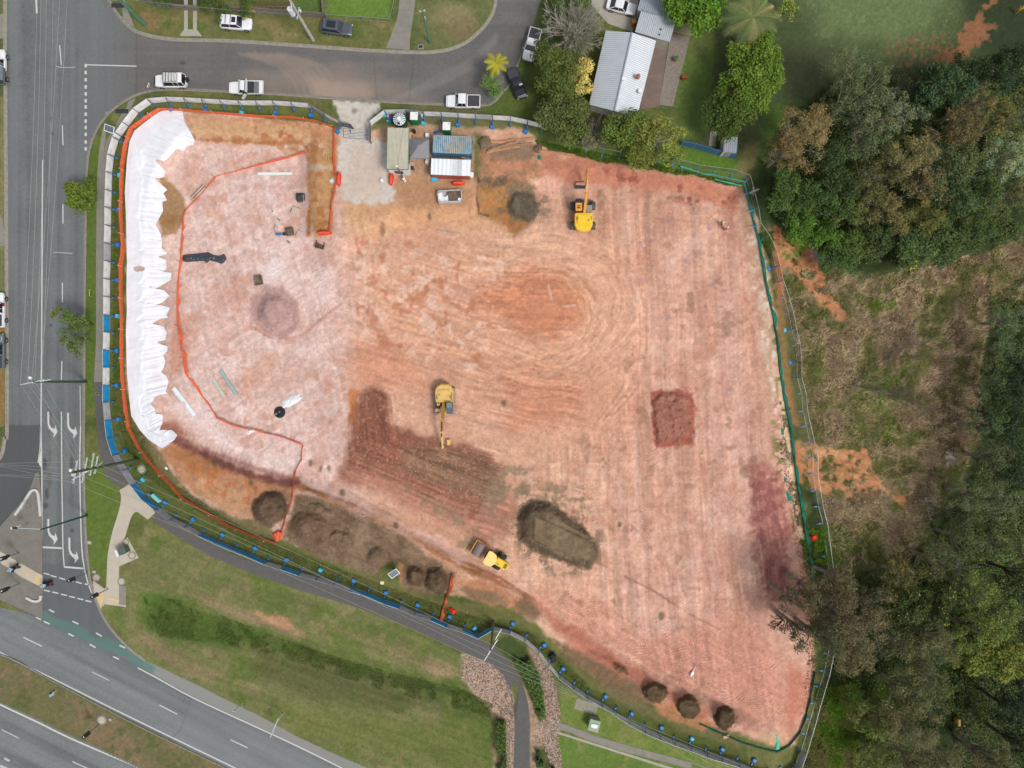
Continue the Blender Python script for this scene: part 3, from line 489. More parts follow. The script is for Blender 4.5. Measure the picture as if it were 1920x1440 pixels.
# --- asphalt
rdm = rd < 1.5
s1 = fbm(PX, PY * .02, 9, 4, 81); s2 = fbm(PX, PY, 60, 4, 82); s3 = rs.rand(NY, NX)
A = np.zeros_like(P); A[:] = np.array((111,115,116)) ; A += ((s1 - .5) * 22 + (s2 - .5) * 16 + (s3 - .5) * 12)[..., None]
w = sst(185, 260, PX) * sst(330, 200, PY); s4 = fbm(PX * .04, PY, 10, 4, 83)
A = A * (1 - w[..., None]) + w[..., None] * (np.array((108,106,104)) + ((s4 - .5) * 14 + (s2 - .5) * 14 + (s3 - .5) * 12)[..., None])
U = PX * .89 + PY * .455; V = -PX * .455 + PY * .89; s5 = fbm(U * .03, V, 12, 4, 84)
hw = np.minimum(sdf(HWY, PX, PY), sdf(LOW, PX, PY)) < 2
A = np.where(hw[..., None], np.array((118,122,122)) + ((s5 - .5) * 40 + (s2 - .5) * 12 + (s3 - .5) * 12)[..., None], A)
P = np.where(rdm[..., None], A, P)
ONR = rdm
def rput(f, *a, **k):                        # paint that stays on the asphalt
    global P
    Q = P.copy(); f(*a, **k); P = np.where(ONR[..., None], P, Q)
for x0 in (34, 96, 108, 126, 138): rput(stroke, [(x0 - 4, -60), (x0 - 2, 300), (x0 - 4, 700), (x0 - 3, 1000)], 3, (132,137,139), .35, 5, 2)
rput(stroke, [(22,0),(24,300),(20,500),(20,700)], 12, (124,128,128), .3, 7, 3); rput(stroke, [(152,120),(150,330)], 10, (126,128,128), .4, 8, 3)
rput(blob, [(-60,797),(78,797),(78,1000),(-60,1030)], (84,86,88), 1, 0, .85); rput(blob, [(78,1055),(170,1060),(240,1230),(80,1165)], (92,96,102), 6, 4, .6)
for k in range(7): rput(stroke, smooth_line([(560 + k * 14, 200), (555 + k * 12, 160), (520 + k * 14, 125), (450 + k * 14, 100)], 5), 5, (176,152,136), .42, 5, 2)
rput(blob, [(430,150),(560,120),(660,130),(760,160),(800,192),(600,184),(440,176)], (150,134,122), 26, 20, .65, 40); rput(blob, [(580,150),(690,160),(700,190),(590,186)], (176,154,136), 14, 12, .6)
for k in range(4): rput(stroke, smooth_line([(700 + k * 14, 192), (800, 168 - k * 5), (880, 130 - k * 6), (930, 80 - k * 5)], 5), 5, (138,134,130), .4, 5, 2)
rput(blob, [(80,-100),(200,-100),(255,56),(256,178),(200,215),(170,270),(160,400),(150,400),(150,100)], (112,114,114), 14, 10, .4)
rput(stroke, [(256,56),(256,178)], 2, (84,86,86), .6, 1); rput(stroke, [(700,92),(706,188)], 1.5, (84,82,80), .4, 1); rput(stroke, [(775,100),(768,195)], 1.2, (84,82,80), .4, 1)
rput(stroke, [(360,1308),(338,1370),(320,1385)], 3, (96,100,104), .5, 2, 1); rput(blob, [(362,1306),(480,1360),(700,1480),(400,1440),(325,1380)], (128,131,135), 3, 3, .35)
rput(blob, [(272,1238),(310,1254),(375,1286),(480,1338),(620,1410),(720,1450),(660,1450),(480,1362),(365,1308),(290,1268),(262,1248)], (146,146,142), 2, 3, .85); rput(blob, [(0,1228),(120,1290),(260,1360),(430,1444),(400,1444),(240,1362),(100,1292),(0,1240)], (84,82,84), 2, 3, .6)
rput(blob, [(66,1140),(92,1148),(104,1160),(150,1172),(180,1196),(215,1200),(270,1236),(292,1250),(288,1264),(255,1252),(232,1230),(200,1220),(150,1196),(110,1178),(80,1164)], (92,128,118), 5, 6, .8, 14)
for t0 in ((1152,18),): pass
for (x0, y0, rx, ry) in ((83,870,5,12),(88,925,4,10),(85,948,5,5),(135,870,3,12),(96,222,2,3),(98,251,2,2),(95,610,2,2),(348,148,5,2),(343,118,6,4),(135,995,3,3)): rput(blob, oval(x0, y0, rx, ry), (70,74,76), 2, 2, .7)
rput(stroke, [(93,770),(94,870),(92,960),(94,1010)], 5, (96,84,72), .5, 2, 4, 6, brk=.1); rput(stroke, [(136,800),(134,900),(135,1000)], 4, (92,84,76), .4, 2, 4, 6, brk=.1)
# --- write it out as separate surfaces
far = sst(0, 120, np.maximum(np.maximum(-60 - PX, PX - 1980), np.maximum(-60 - PY, PY - 1500)))[..., None] * (~rdm)[..., None]; P = P * (1 - far) + np.array((98,106,62)) * far
GX = (PX - 960) / S * (D - Z) / D; GY = (720 - PY) / S * (D - Z) / D
V3 = np.stack([GX, GY, Z], -1).reshape(-1, 3).astype(np.float32); COLS = (lin(np.clip(P, 4, 250)) / KX).reshape(-1, 3).astype(np.float32)
ix = np.arange(NX * NY).reshape(NY, NX); Fq = np.stack([ix[1:, :-1], ix[1:, 1:], ix[:-1, 1:], ix[:-1, :-1]], -1)
cxm = (PX[1:, 1:] + PX[:-1, :-1]) / 2; cym = (PY[1:, 1:] + PY[:-1, :-1]) / 2
cls = np.zeros(cxm.shape, int); cls[sdf(SITE, cxm, cym) < 0] = 1; cls[sdf(GRAVEL, cxm, cym) < 0] = 5
cls[sdf(LOW, cxm, cym) < 0] = 4; cls[sdf(HWY, cxm, cym) < 0] = 3; cls[sdf(ROAD, cxm, cym) < 0] = 2
gm = attrmat('ground_earth_and_grass', var=.11); am = attrmat('asphalt', .9, .10, 14, .15, 30, spec=.25)
gobj = {}
for c_, nm, mm in ((0, 'ground', gm), (1, 'site_earth', gm), (2, 'road', am), (3, 'highway', am), (4, 'lower_highway', am), (5, 'gravel_entrance', gm)):
    F_ = Fq[cls == c_]; used = np.unique(F_); rm = np.zeros(NX * NY, np.int64); rm[used] = np.arange(len(used))
    o = np_mesh(nm, V3[used], rm[F_], mm, COLS[used], smooth=True); tag(o, kind='structure'); gobj[nm] = o
def hz(px, py):
    i = min(max(np.searchsorted(xs, px) - 1, 0), NX - 2); j = min(max(np.searchsorted(ys, py) - 1, 0), NY - 2)
    a = min(max((px - xs[i]) / (xs[i + 1] - xs[i]), 0), 1); b_ = min(max((py - ys[j]) / (ys[j + 1] - ys[j]), 0), 1)
    return float((Z[j, i] * (1 - a) + Z[j, i + 1] * a) * (1 - b_) + (Z[j + 1, i] * (1 - a) + Z[j + 1, i + 1] * a) * b_)
def G(px, py, up=0.0): z = hz(px, py); return W(px, py, z + up)
def hzw(x, y):                               # ground height under a world point
    z = 0
    for _ in range(3): k = D / (D - z); z = hz(960 + x * S * k, 720 - y * S * k)
    return z
# ---------------------------------------------------------------- paths, kerbs, painted markings
M = {}
M['conc'] = mat('concrete', col(172,166,154), .9, var=.10, scale=1.2, bump=.2, bscale=12); M['conc2'] = mat('concrete_dark', col(140,136,126), .9, var=.14, scale=1.0, bump=.2)
M['conc3'] = mat('concrete_pale', col(192,182,166), .9, var=.07, scale=.8); M['kerb'] = mat('kerb_concrete', col(146,140,128), .9, var=.25, scale=2.0)
M['path'] = mat('path_asphalt', col(98,96,94), .95, var=.12, scale=1.5, bump=.25, bscale=30); M['isl'] = mat('island_concrete', col(126,122,114), .95, var=.14, scale=.9, bump=.2)
M['paint'] = mat('road_paint', col(204,204,200), .75, var=.2, scale=9); M['paintw'] = mat('worn_road_paint', col(186,188,184), .8, var=.22, scale=9); M['tact'] = mat('tactile_yellow', col(214,186,132), .8, var=.1, scale=4)
M['steel'] = mat('galvanised_steel', col(176,180,182), .45, .6, .1); M['white'] = mat('white_paint', col(236,238,238), .45, var=.04); M['black'] = mat('black_rubber', col(38,40,44), .8, var=.15); M['dark'] = mat('dark_metal', col(62,64,68), .5, .3, .15)
M['blue'] = mat('blue_plastic', col(40,128,196), .5, var=.12, scale=3); M['cyan'] = mat('cyan_plastic', col(70,190,220), .5, var=.12, scale=3); M['timber'] = mat('timber', col(196,170,118), .8, var=.15, scale=3); M['wood'] = mat('weathered_wood', col(128,122,112), .9, var=.25, scale=2)
M['grate'] = mat('grate_steel', col(72,74,80), .6, .4, .2, 6); M['sage'] = mat('green_enamel', col(96,128,100), .6, var=.1); M['glass'] = mat('dark_glass', col(34,38,48), .08, var=.05, spec=.8); M['cream'] = mat('cream_plastic', col(232,224,190), .5, var=.06)
def sheet(name, pts, m, up=0.03, th=0.0, parent=None, kind='structure'):
    zb = -0.12 if th == 'road' else None; b = MB(); z0 = [(-0.12 if zb is not None else hz(*p)) for p in pts]
    P_ = [W(p[0], p[1], z + up) for p, z in zip(pts, z0)]; n = len(P_)
    if zb is None: b.add([tuple(v) for v in P_] + [(v.x, v.y, v.z - .25) for v in P_], [tuple(range(n))] + [(i, n + i, n + (i + 1) % n, (i + 1) % n) for i in range(n)])
    else: b.add(P_, [tuple(range(n))])
    o = b.build(name, m, parent)
    # keep the top face looking up
    return tag(o, kind=kind) if kind else o
def curve_pts(pts, n=5): return smooth_line(pts, n)
sheet('footpath', [(198,210),(214,205),(252,184),(257,178),(246,202),(240,216),(222,238),(208,262),(199,300),(198,400),(196,560),(195,640),(193,716),(176,716),(180,640),(180,480),(181,400),(182,330),(186,280),(192,245)], M['conc2'], .03)
sheet('corner_ramp', [(205,-8),(232,-8),(240,20),(252,50),(242,45),(228,32),(212,14)], M['conc2'], .03)
bp = curve_pts([(176,716),(178,760),(181,800),(185,840),(192,872),(204,900),(226,914)]) ; bq = curve_pts([(240,908),(222,872),(210,835),(205,800),(203,760),(200,716)])
sheet('bike_path', bp + bq, M['path'], .03)
bp = curve_pts([(282,975),(330,1005),(382,1036),(440,1062),(500,1085),(560,1106),(640,1130),(700,1150),(760,1175),(820,1200),(866,1222),(900,1236),(930,1255),(950,1285),(960,1320),(965,1360),(962,1450)]); bq = curve_pts([(992,1450),(993,1360),(990,1320),(980,1285),(966,1256),(942,1226),(905,1202),(870,1185),(820,1166),(760,1146),(700,1125),(640,1100),(570,1078),(500,1060),(440,1040),(380,1012),(330,985),(294,960)])
sheet('bike_path', bp + bq, M['path'], .03)
sheet('footpath', curve_pts([(224,919),(227,935),(222,960),(210,1000),(202,1040),(200,1080)]) + [(199,1100),(196,1104),(190,1124),(186,1146),(196,1133),(236,1138),(236,1099),(223,1098),(223,1062),(232,1058),(260,1046),(239,1008),(231,1012)] + curve_pts([(234,1008),(244,975),(250,963),(257,960),(266,966),(277,974)]) + [(291,961),(242,908)], M['conc3'], .035)
sheet('concrete_pad', [(223,1098),(236,1099),(236,1135),(223,1134)], M['conc2'], .05); sheet('kerb_ramp', [(170,1090),(176,1089),(197,1105),(190,1118),(193,1134),(189,1142),(184,1132),(176,1112)], M['conc3'], .04)
sheet('tactile_paving', [(181,1117),(192,1110),(196,1122),(190,1137),(184,1128)], M['tact'], .06); sheet('tactile_paving', [(203,1119),(223,1124),(223,1130),(200,1124)], M['tact'], .06)
sheet('driveway', [(345,-40),(352,-40),(352,55),(345,55)], M['conc'], .04); sheet('driveway', [(362,-40),(369,-40),(369,55),(362,55)], M['conc'], .04); sheet('driveway_apron', [(345,55),(369,55),(379,68),(337,67)], M['conc'], .035)
sheet('driveway', curve_pts([(751,-40),(747,20),(739,50),(724,90)]) + [(768,94)] + curve_pts([(769,70),(775,30),(783,-40)]), M['conc2'], .04)
sheet('driveway', [(-40,26),(6,26),(6,72),(-40,72)], M['conc2'], .03); sheet('driveway', [(-40,345),(13,345),(8,460),(-40,470)], M['conc2'], .03)
sheet('house_driveway', [(1108,-40),(1200,-40),(1194,42),(1185,60),(1140,44),(1122,24),(1110,10)], M['conc'], .04)
sheet('stone_terrace', [(1228,78),(1252,84),(1236,200),(1200,205)], mat('brown_paving', col(126,108,98), .9, var=.2, scale=.6), .05); sheet('garden_bed', [(1258,62),(1294,68),(1262,200),(1236,196)], mat('garden_soil', col(140,130,120), .95, var=.3, scale=3), .04)
sheet('concrete_pad', [(1262,44),(1310,40),(1296,68),(1262,60)], mat('mossy_slab', col(150,150,112), .9, var=.2), .05); sheet('slab', [(1332,246),(1344,246),(1342,276),(1329,274)], M['conc2'], .04)
sheet('concrete_pad', [(1081,1310),(1122,1321),(1117,1341),(1076,1329)], mat('mossy_concrete', col(152,148,130), .95, var=.2, scale=2), .04)
o = sheet('drain_path', curve_pts([(1032,1362),(1050,1356),(1080,1366),(1130,1384),(1200,1404),(1260,1420),(1330,1440),(1420,1470)]) + curve_pts([(1415,1480),(1320,1450),(1250,1430),(1180,1412),(1120,1394),(1080,1378),(1050,1368),(1034,1370)]), M['conc2'], .03)
sheet('concrete_edging', [(1040,1374),(1046,1372),(1300,1452),(1296,1456)], M['conc'], .02)
sheet('park_path', [(1862,1262),(1850,1262),(1820,1320),(1800,1360),(1790,1400),(1810,1412),(1818,1372),(1840,1310)], M['path'], .1)
# concrete traffic island with its crossing
sheet('traffic_island', curve_pts([(0,987),(22,962),(40,940),(56,915),(66,888)]) + [(72,884),(77,930),(79,1040),(80,1150),(77,1159),(40,1143),(-60,1098),(-60,1005)], M['isl'], .13)
sheet('island_crossing', [(-20,1025),(0,1034),(40,1057),(68,1073),(79,1078),(80,1100),(70,1097),(40,1082),(18,1066),(0,1056),(-20,1046)], M['conc3'], .16); sheet('tactile_paving', [(68,1074),(75,1077),(71,1097),(63,1094)], M['tact'], .18); sheet('tactile_paving', [(49,1072),(55,1075),(53,1082),(47,1080)], M['tact'], .18)
def isl_kerb(pts, w):
    b = MB(); pts = smooth_line(pts, 4); L = [];Rr = []
    for i, p in enumerate(pts):
        q = pts[min(i + 1, len(pts) - 1)]; r = pts[max(i - 1, 0)]; dx, dy = q[0] - r[0], q[1] - r[1]; l = math.hypot(dx, dy) + 1e-6
        L.append((p[0] - dy / l * w / 2, p[1] + dx / l * w / 2)); Rr.append((p[0] + dy / l * w / 2, p[1] - dx / l * w / 2))
    P_ = L + Rr[::-1]; n = len(P_); top = [W(p[0], p[1], .21) for p in P_]
    b.add(top + [(v.x, v.y, -.12) for v in top], [tuple(range(n))] + [(i, n + i, n + (i + 1) % n, (i + 1) % n) for i in range(n)])
    return tag(b.build('island_kerb', M['paint']), kind='structure')
isl_kerb([(27,966),(40,948),(52,929),(58,921),(64,919),(69,922),(72,935),(75,968)], 4.2); isl_kerb([(48,1121),(60,1127),(68,1128),(74,1125),(76,1117)], 4.2)
sheet('island_nose', [(63,898),(71,904),(72,911),(66,916),(59,909)], M['paint'], .05, 'road'); sheet('island_nose', [(77,842),(79,842),(79,880),(74,872),(72,866)], M['paint'], .03, 'road')
def kerb(pts, w=.38, n=5, m=None, top=.06):
    P_ = [W(p[0], p[1], 0) for p in (smooth_line(pts, n) if n else pts)]; b = MB(); sec = [(-w / 2, -.2), (-w / 2, top), (w * .1, top), (w * .35, top - .1), (w / 2 + .14, -.105), (w / 2 + .14, -.2)]; k = len(sec)
    for i, p in enumerate(P_):
        d = (P_[min(i + 1, len(P_) - 1)] - P_[max(i - 1, 0)]).normalized(); s = Vector((d.y, -d.x, 0))
        for (a, z) in sec: b.v.append((p.x + s.x * a, p.y + s.y * a, z))
    for i in range(len(P_) - 1):
        for q in range(k - 1): b.f.append((i * k + q, i * k + q + 1, (i + 1) * k + q + 1, (i + 1) * k + q))
    return tag(b.build('kerb', m or M['kerb']), kind='structure')
KN = [(1040,-60),(1025,-40),(1010,10)]
kerb([(182,-60),(192,-30),(205,0),(218,22),(235,42),(257,58),(290,68),(330,73),(370,74),(440,76),(560,84),(700,94),(780,97),(815,96),(850,89),(880,74),(910,45),(926,15),(930,-20),(932,-60)][::-1][::-1], .34)
kerb([(945,170),(925,192),(900,198),(820,196),(700,190),(600,183),(520,177),(420,172),(320,168),(285,171),(257,178),(230,192),(205,212),(182,242),(168,280),(163,320),(161,400),(159,540),(158,700),(157,850),(160,990),(168,1080),(180,1125),(196,1160),(214,1186),(232,1205),(250,1222),(272,1238)][::-1][::-1], .34)
kerb([(10,-60),(8,0),(10,360),(12,780),(8,820),(0,856),(-20,872)][::-1], .3); kerb([(-60,1250),(0,1228),(100,1278),(200,1331),(300,1382),(430,1444),(500,1480)][::-1][::-1], .2); kerb([(945,172),(955,160),(962,142),(975,112),(990,70)], .3)
def mark(pts, m=None): return sheet('road_marking', pts, m or M['paint'], .006, 'road')
def line(p, q, w=2.0, m=None):
    dx, dy = q[0] - p[0], q[1] - p[1]; l = math.hypot(dx, dy); nx, ny = -dy / l * w / 2, dx / l * w / 2
    return mark([(p[0] + nx, p[1] + ny), (q[0] + nx, q[1] + ny), (q[0] - nx, q[1] - ny), (p[0] - nx, p[1] - ny)], m)
def pline(pts, w=2.0, m=None, n=4):
    pts = smooth_line(pts, n)
    for a, b in zip(pts[:-1], pts[1:]): line(a, b, w, m)
def strip(pts, w, m=None, n=4):
    pts = smooth_line(pts, n); L = []; Q = []
    for i, p in enumerate(pts):
        q = pts[min(i + 1, len(pts) - 1)]; r = pts[max(i - 1, 0)]; dx, dy = q[0] - r[0], q[1] - r[1]; l = math.hypot(dx, dy)
        L.append((p[0] - dy / l * w / 2, p[1] + dx / l * w / 2)); Q.append((p[0] + dy / l * w / 2, p[1] - dx / l * w / 2))
    return mark(L + Q[::-1], m)
line((67,-20),(69,25),3.4); strip([(80,300),(79,420),(78.5,560),(77.5,716)],2.2); strip([(77.5,716),(77,800),(78.5,900),(78.5,1040)],2.2); strip([(76,800),(75,840),(71,868)],2,M['paintw'])
for a, b in (((112,85),(115,122)),((117,235),(118,272)),((118,383),(118,419)),((117,530),(117,567)),((116,677),(115,712))): line(a, b, 2.0)
strip([(115,772),(116,900),(117,960),(118,1026),(120.5,1063)], 2.0); strip([(151,800),(149.5,870),(151,960),(153.5,1030),(158,1064),(164,1090),(172,1112)], 2.2); strip([(150,723),(151,800)], 1.6, M['paintw'])
strip([(105,124),(112,126),(130,126.5),(141,125.5)],1.2,M['paintw']); line((100,473),(136,475),1.2,M['paintw'])
line((80,1026),(118,1028),3.2); line((120,1063),(158,1066),3.2); line((163,121.5),(256,124),2.0)
for y in (123,136,149.5,163,176,189,200.5,214,227,239,252,266,279): mark([(158.6,y - 3.2),(162.8,y - 3.2),(162.8,y + 3.2),(158.6,y + 3.2)])
def arrow(x, y, s=1.0):
    pts = [(-2.3,0),(-2.0,22),(0.5,31),(8,39),(10,41),(9.5,48.5),(17,38),(12.8,25.5),(11.5,32.5),(5,29.5),(1.6,23),(1.2,0)]
    mark([(x + p[0] * s, y + p[1] * s) for p in pts], M['paint'])
arrow(91,772); arrow(128,774); arrow(91,973); arrow(130.5,1008)
for x0, y0 in ((82,1074.5),(95,1079),(111,1083.5),(127,1087),(142.5,1091),(158.5,1094.5)): line((x0, y0), (x0 + 11, y0 + 3), 2.2)
for x0, y0 in ((82,1106.5),(98,1110),(114,1114),(129.5,1118),(145,1122),(160,1126)): line((x0, y0), (x0 + 11.5, y0 + 2.5), 2.2)
for a, b in (((92,1143),(102,1148)),((136,1165),(147,1170)),((180,1187),(191,1193)),((224,1210),(235,1215)),((82,1165),(93,1170)),((128,1188),(138,1193)),((168,1208),(179,1214)),((212,1231),(223,1236))): line(a, b, 2.6)
for a, b in (((44,1195),(79,1212)),((173,1260),(205,1276)),((299,1322),(332,1339)),((432,1387),(464,1402)),((3,1368),(35,1384)),((136,1428),(180,1448))): line(a, b, 1.8, M['paintw'] if a[0] in (173, 3) else None)
strip([(-60,1092),(0,1125),(40,1144),(77,1162)], 2.4); strip([(-60,1190),(0,1223),(100,1273),(200,1323),(300,1372),(420,1430),(480,1460)], 2.4); strip([(258,1252),(290,1269),(365,1310),(480,1363),(570,1405),(660,1450)], 2.2); strip([(-60,1290),(0,1321),(70,1354),(140,1388),(262,1440),(300,1458)], 3.0)
line((8,1422),(18,1427),4,M['paintw']); line((0,1436),(14,1442),5,M['paintw'])
# drain grates, manholes, pits
def manhole(px, py, r=1.0, cat_label=None, ring=True):
    t = empty('manhole', G(px, py), 0, cat_label, 'manhole'); b = MB(); b.tube([(0, 0, -.1), (0, 0, .06)], r, 20); b.build('surround', M['conc2'] if ring else M['isl'], t); b = MB(); b.tube([(0, 0, .02), (0, 0, .085)], r * .68, 20); b.tube([(0,0,.08),(0,0,.1)], r*.2, 10); b.build('lid', M['conc3'], t); return t
for a in ((181,1083,.62,'round concrete manhole in the grass left of the pale footpath'),(228,1090,.62,'round concrete manhole at the right edge of the pale footpath'),(266,880,.7,'round concrete manhole in the grass between blue fence and orange mesh'),(37,986,.6,'upper of two round manholes beside the leaning green signal pole base'),(59,998,.6,'lower of two round manholes beside the green signal pole arm'),(24,1083,.6,'round manhole below the pale crossing on the traffic island'),(191,1350,.75,'round concrete manhole with open centre in the highway median')): manhole(*a)
def grate(px, py, lab):
    t = empty('drain_grate', W(px, py, .03), 0, lab, 'drain grate'); b = MB(); b.box((0, 0, .03), (1.9, .62, .05)); b.build('frame', M['grate'], t); b = MB()
    for k in range(9): b.box((-.8 + k * .2, 0, .07), (.05, .55, .03))
    b.build('bars', M['dark'], t)
grate(228.5, 208.5, 'dark drain grate in the footpath at the fence corner'); grate(221, 10.5, 'dark drain grate in the ramp beside the leaning green pole')
def pit(px, py, s, lab, m='conc'):
    t = empty('pit_lid', G(px, py), random.uniform(-.3, .3), lab, 'pit lid'); b = MB(); b.box((0, 0, .03), (s, s * .8, .1)); b.build('surround', M['conc2'], t); b = MB(); b.box((0, 0, .09), (s * .6, s * .45, .05)); b.build('lid', M[m], t)
pit(168,1017,.75,'square pit lid in grass right of the turn lanes','conc3'); pit(177,1072,.6,'small square pit lid above the round manhole by the kerb','conc3'); pit(789,88,.9,'dark square pit in the verge below the small green pole','dark'); pit(207,1349,.55,'small square pit lid next to the open manhole in the median','conc3'); pit(64,1031,.6,'broken pale pit lid on the traffic island','conc3'); pit(183,738,.5,'small pit lid in the asphalt path near the blue fence','dark')
M['braceblue'] = mat('blue_grey_brace', col(70,86,112), .6)
# ---------------------------------------------------------------- temporary fence panels
WH = mat('white_shade_cloth', col(250,250,250), .8, var=.05, scale=2, bump=.3, bscale=3); GR = mat('grey_shade_cloth', col(196,198,204), .8, var=.10, scale=1.5, bump=.3, bscale=3); BL = mat('blue_shade_cloth', col(40,162,226), .75, var=.10, scale=1.5, bump=.3, bscale=3)
DM = mat('dark_wire_mesh', col(120,116,108), .6, .3, .1, alpha=.35); GM = M['steel']; GRN = mat('green_silt_fabric', col(24,132,112), .8, var=.22, scale=2, bump=.4, bscale=4); MINT = mat('mint_silt_fabric', col(90,196,164), .8, var=.15, scale=2, bump=.3, bscale=4)
ORM = mat('orange_barrier_net', col(252,116,72), .7, var=.2, scale=2.5, bump=.4, bscale=6, alpha=.86)
def cloth_np(w, h, lift=.1, amp=.03, seed=0):
    nx, nz = 13, 6; rs_ = np.random.RandomState(seed); V = []; ph = rs_.rand() * 6
    for j in range(nz):
        for i in range(nx): u = i / (nx - 1); v = j / (nz - 1); V.append((u * w, amp * math.sin(u * 9 + ph) * math.sin(v * 3.1) + amp * .5 * (rs_.rand() - .5), lift + v * (h - lift)))
    return V, [(j * nx + i, j * nx + i + 1, (j + 1) * nx + i + 1, (j + 1) * nx + i) for j in range(nz - 1) for i in range(nx - 1)]
ORD = ['first','second','third','fourth','fifth','sixth','seventh','eighth','ninth','tenth','eleventh','twelfth','thirteenth','fourteenth','fifteenth','sixteenth','seventeenth','eighteenth','nineteenth','twentieth','twenty-first','twenty-second','twenty-third','twenty-fourth','twenty-fifth','twenty-sixth','twenty-seventh','twenty-eighth','twenty-ninth','thirtieth','thirty-first','thirty-second','thirty-third','thirty-fourth']
def panel(p, q, kind, lab, group, inward, seed, big):
    a, b_ = G(*p), G(*q); d = Vector((b_.x - a.x, b_.y - a.y, 0)); w = d.length; rz = math.atan2(d.y, d.x); h = 1.85
    t = empty('fence_panel', a, rz, lab, 'fence panel', group); zz = b_.z - a.z; sh = zz / w
    f = MB()
    for z in (.12, h): f.tube([(0, 0, z), (w, 0, z + zz)], (.03 if z > 1 else .02) if kind == 'n' else .028, 6)
    for x in (.02, w - .02): f.tube([(x, 0, 0), (x, 0, h + x * sh)], .015 if kind == 'n' else .026, 6)
    if kind == 'n':
        for k in range(1, 8): f.tube([(w * k / 8, 0, .12 + w * k / 8 * sh), (w * k / 8, 0, h + w * k / 8 * sh)], .004, 3)
        for k in range(1, 8): f.tube([(0, 0, .12 + k * .22), (w, 0, .12 + k * .22 + zz)], .004, 3)
    if kind == 'n': f.build('frame_and_wire', GM, t)
    else: f.build('frame', GM, t)
    if kind in 'wgb' or kind == 'd':
        V, F = cloth_np(w - .06, h - .02, .08, .035, seed); V = [(x + .03, y - .03 * inward, z + x * sh) for x, y, z in V]
        o = MB().add(V, F).build('shade_cloth', {'w': WH, 'g': GR, 'b': BL, 'd': DM}[kind], t, smooth=True)
        if kind in 'wg':
            s = MB(); s.box((w / 2, -.05 * inward, 1.0 + zz / 2), (w, .012, .03), 0, ('Y', -math.atan(sh))); s.build('wire', M['dark'], t)
        if kind == 'b':
            s = MB(); s.tube([(0, .02 * inward, h + .03), (w, .02 * inward, h + .03 + zz)], .02, 5); s.build('edging', M['white'], t)
    c = MB(); y = inward
    c.tube([(0, 0, h - .1), (0, y * .1, h - .15), (0, y * .95, .15)], .05 if kind != 'n' else .012, 5); c.tube([(0, 0, .08), (0, y * .95, .1)], .03, 5); c.build('brace', M['braceblue'] if kind != 'n' else GM, t)
    c = MB(); c.box((0, y * .45, .09), (.28, .5, .16), taper=.8); c.build('foot', M['blue'], t, bevel=.03)
    if big:
        c = MB(); c.box((0.05, y * 1.15, .2), (.72, .62, .4), .3 * math.sin(seed), taper=.75); c.build('counterweight', M['blue'] if seed % 5 else M['cyan'], t, bevel=.06)
    return t
def run(pts, kinds, where, group, side, ln='counting'):
    k = 0
    for i in range(len(pts) - 1):
        kd = kinds[i] if i < len(kinds) else kinds[-1]; nm = {'w': 'white clothed', 'g': 'grey clothed', 'b': 'blue clothed', 'n': 'bare wire', 'd': 'dark meshed'}[kd]
        panel(pts[i], pts[i + 1], kd, f"{nm} fence panel, {ORD[i]} {where}", group, side, i + 3, (i % 2 == 1) if kd != 'n' else False)
st = [(661,240),(640,235),(613,221),(585,203),(552,200),(518,198),(487,198),(455,198),(421,196),(387,194),(354,192),(321,191),(287,194),(261,212),(242,237),(223,264),(214,296),(211,328),(210,361)]
run(st, 'wwg' + 'w' * 20, 'from the site gate going left along the street', 'fence panels along the side street', 1)
lf = [(210,361),(209,393),(209,426),(208,459),(208,492),(207,525),(207,558),(207,592),(207,624),(206,657),(206,689),(206,722),(206,754),(209,787),(213,820),(223,852),(240,880),(257,907),(276,932),(302,953),(328,972),(355,985),(380,1000)]
run(lf, 'wwwgwwwbwbwbgbbggbbgggg', 'going down the left fence from the lime tree', 'fence panels along the main road', 1)
bt = [(380,1000),(412,1015),(443,1028),(473,1040),(502,1053),(533,1062),(565,1073),(597,1082),(630,1091),(659,1102),(689,1111),(719,1124),(750,1134),(779,1147),(810,1156),(839,1169),(869,1178),(897,1190),(924,1174),(955,1181),(984,1195),(1009,1217),(1027,1240),(1047,1264),(1074,1284),(1099,1301)]
run(bt, 'bbbbgbgggbbbggbgbbgwwwwgg', 'from the path junction along the curving lower fence', 'fence panels along the bike path', 1)
b2 = [(1099,1301),(1127,1316),(1151,1332),(1177,1349),(1206,1365),(1234,1376),(1261,1387),(1291,1397),(1321,1409),(1349,1417),(1380,1427),(1407,1437),(1436,1447),(1466,1452),(1492,1435)]
run(b2, 'g' * 14, 'from the green cabinet toward the bottom right corner', 'fence panels at the bottom edge', 1)
rt = [(1492,1435),(1502,1406),(1511,1376),(1519,1349),(1527,1319),(1536,1288),(1545,1258),(1552,1226),(1558,1194),(1560,1162),(1560,1132),(1558,1102),(1554,1074),(1550,1042),(1546,1011),(1542,980),(1534,949),(1529,919),(1524,889),(1524,858),(1518,829),(1511,798),(1505,771),(1502,737),(1494,708),(1494,679),(1491,647),(1484,617),(1478,587),(1470,557),(1460,529),(1454,501),(1447,471),(1434,445)]
run(rt, 'gnnnnnnnnnnnnnnnnnnnnnnnddndnnddn', 'going up the bush side from the bottom corner', 'fence panels along the bush', 1)
tp = [(1434,445),(1419,424),(1414,394),(1406,362),(1399,336),(1371,325),(1339,321),(1309,317),(1280,309),(1262,304),(1236,299),(1206,296)]
run(tp, 'nnnnnnnnnnn', 'from the bush bend along the upper right corner', 'fence panels at the upper right', 1)
run([(1161,292),(1130,287),(1100,278),(1075,271)], 'nnn', 'in the gap between the garden trees, from the right', 'fence panels behind the garden', 1)
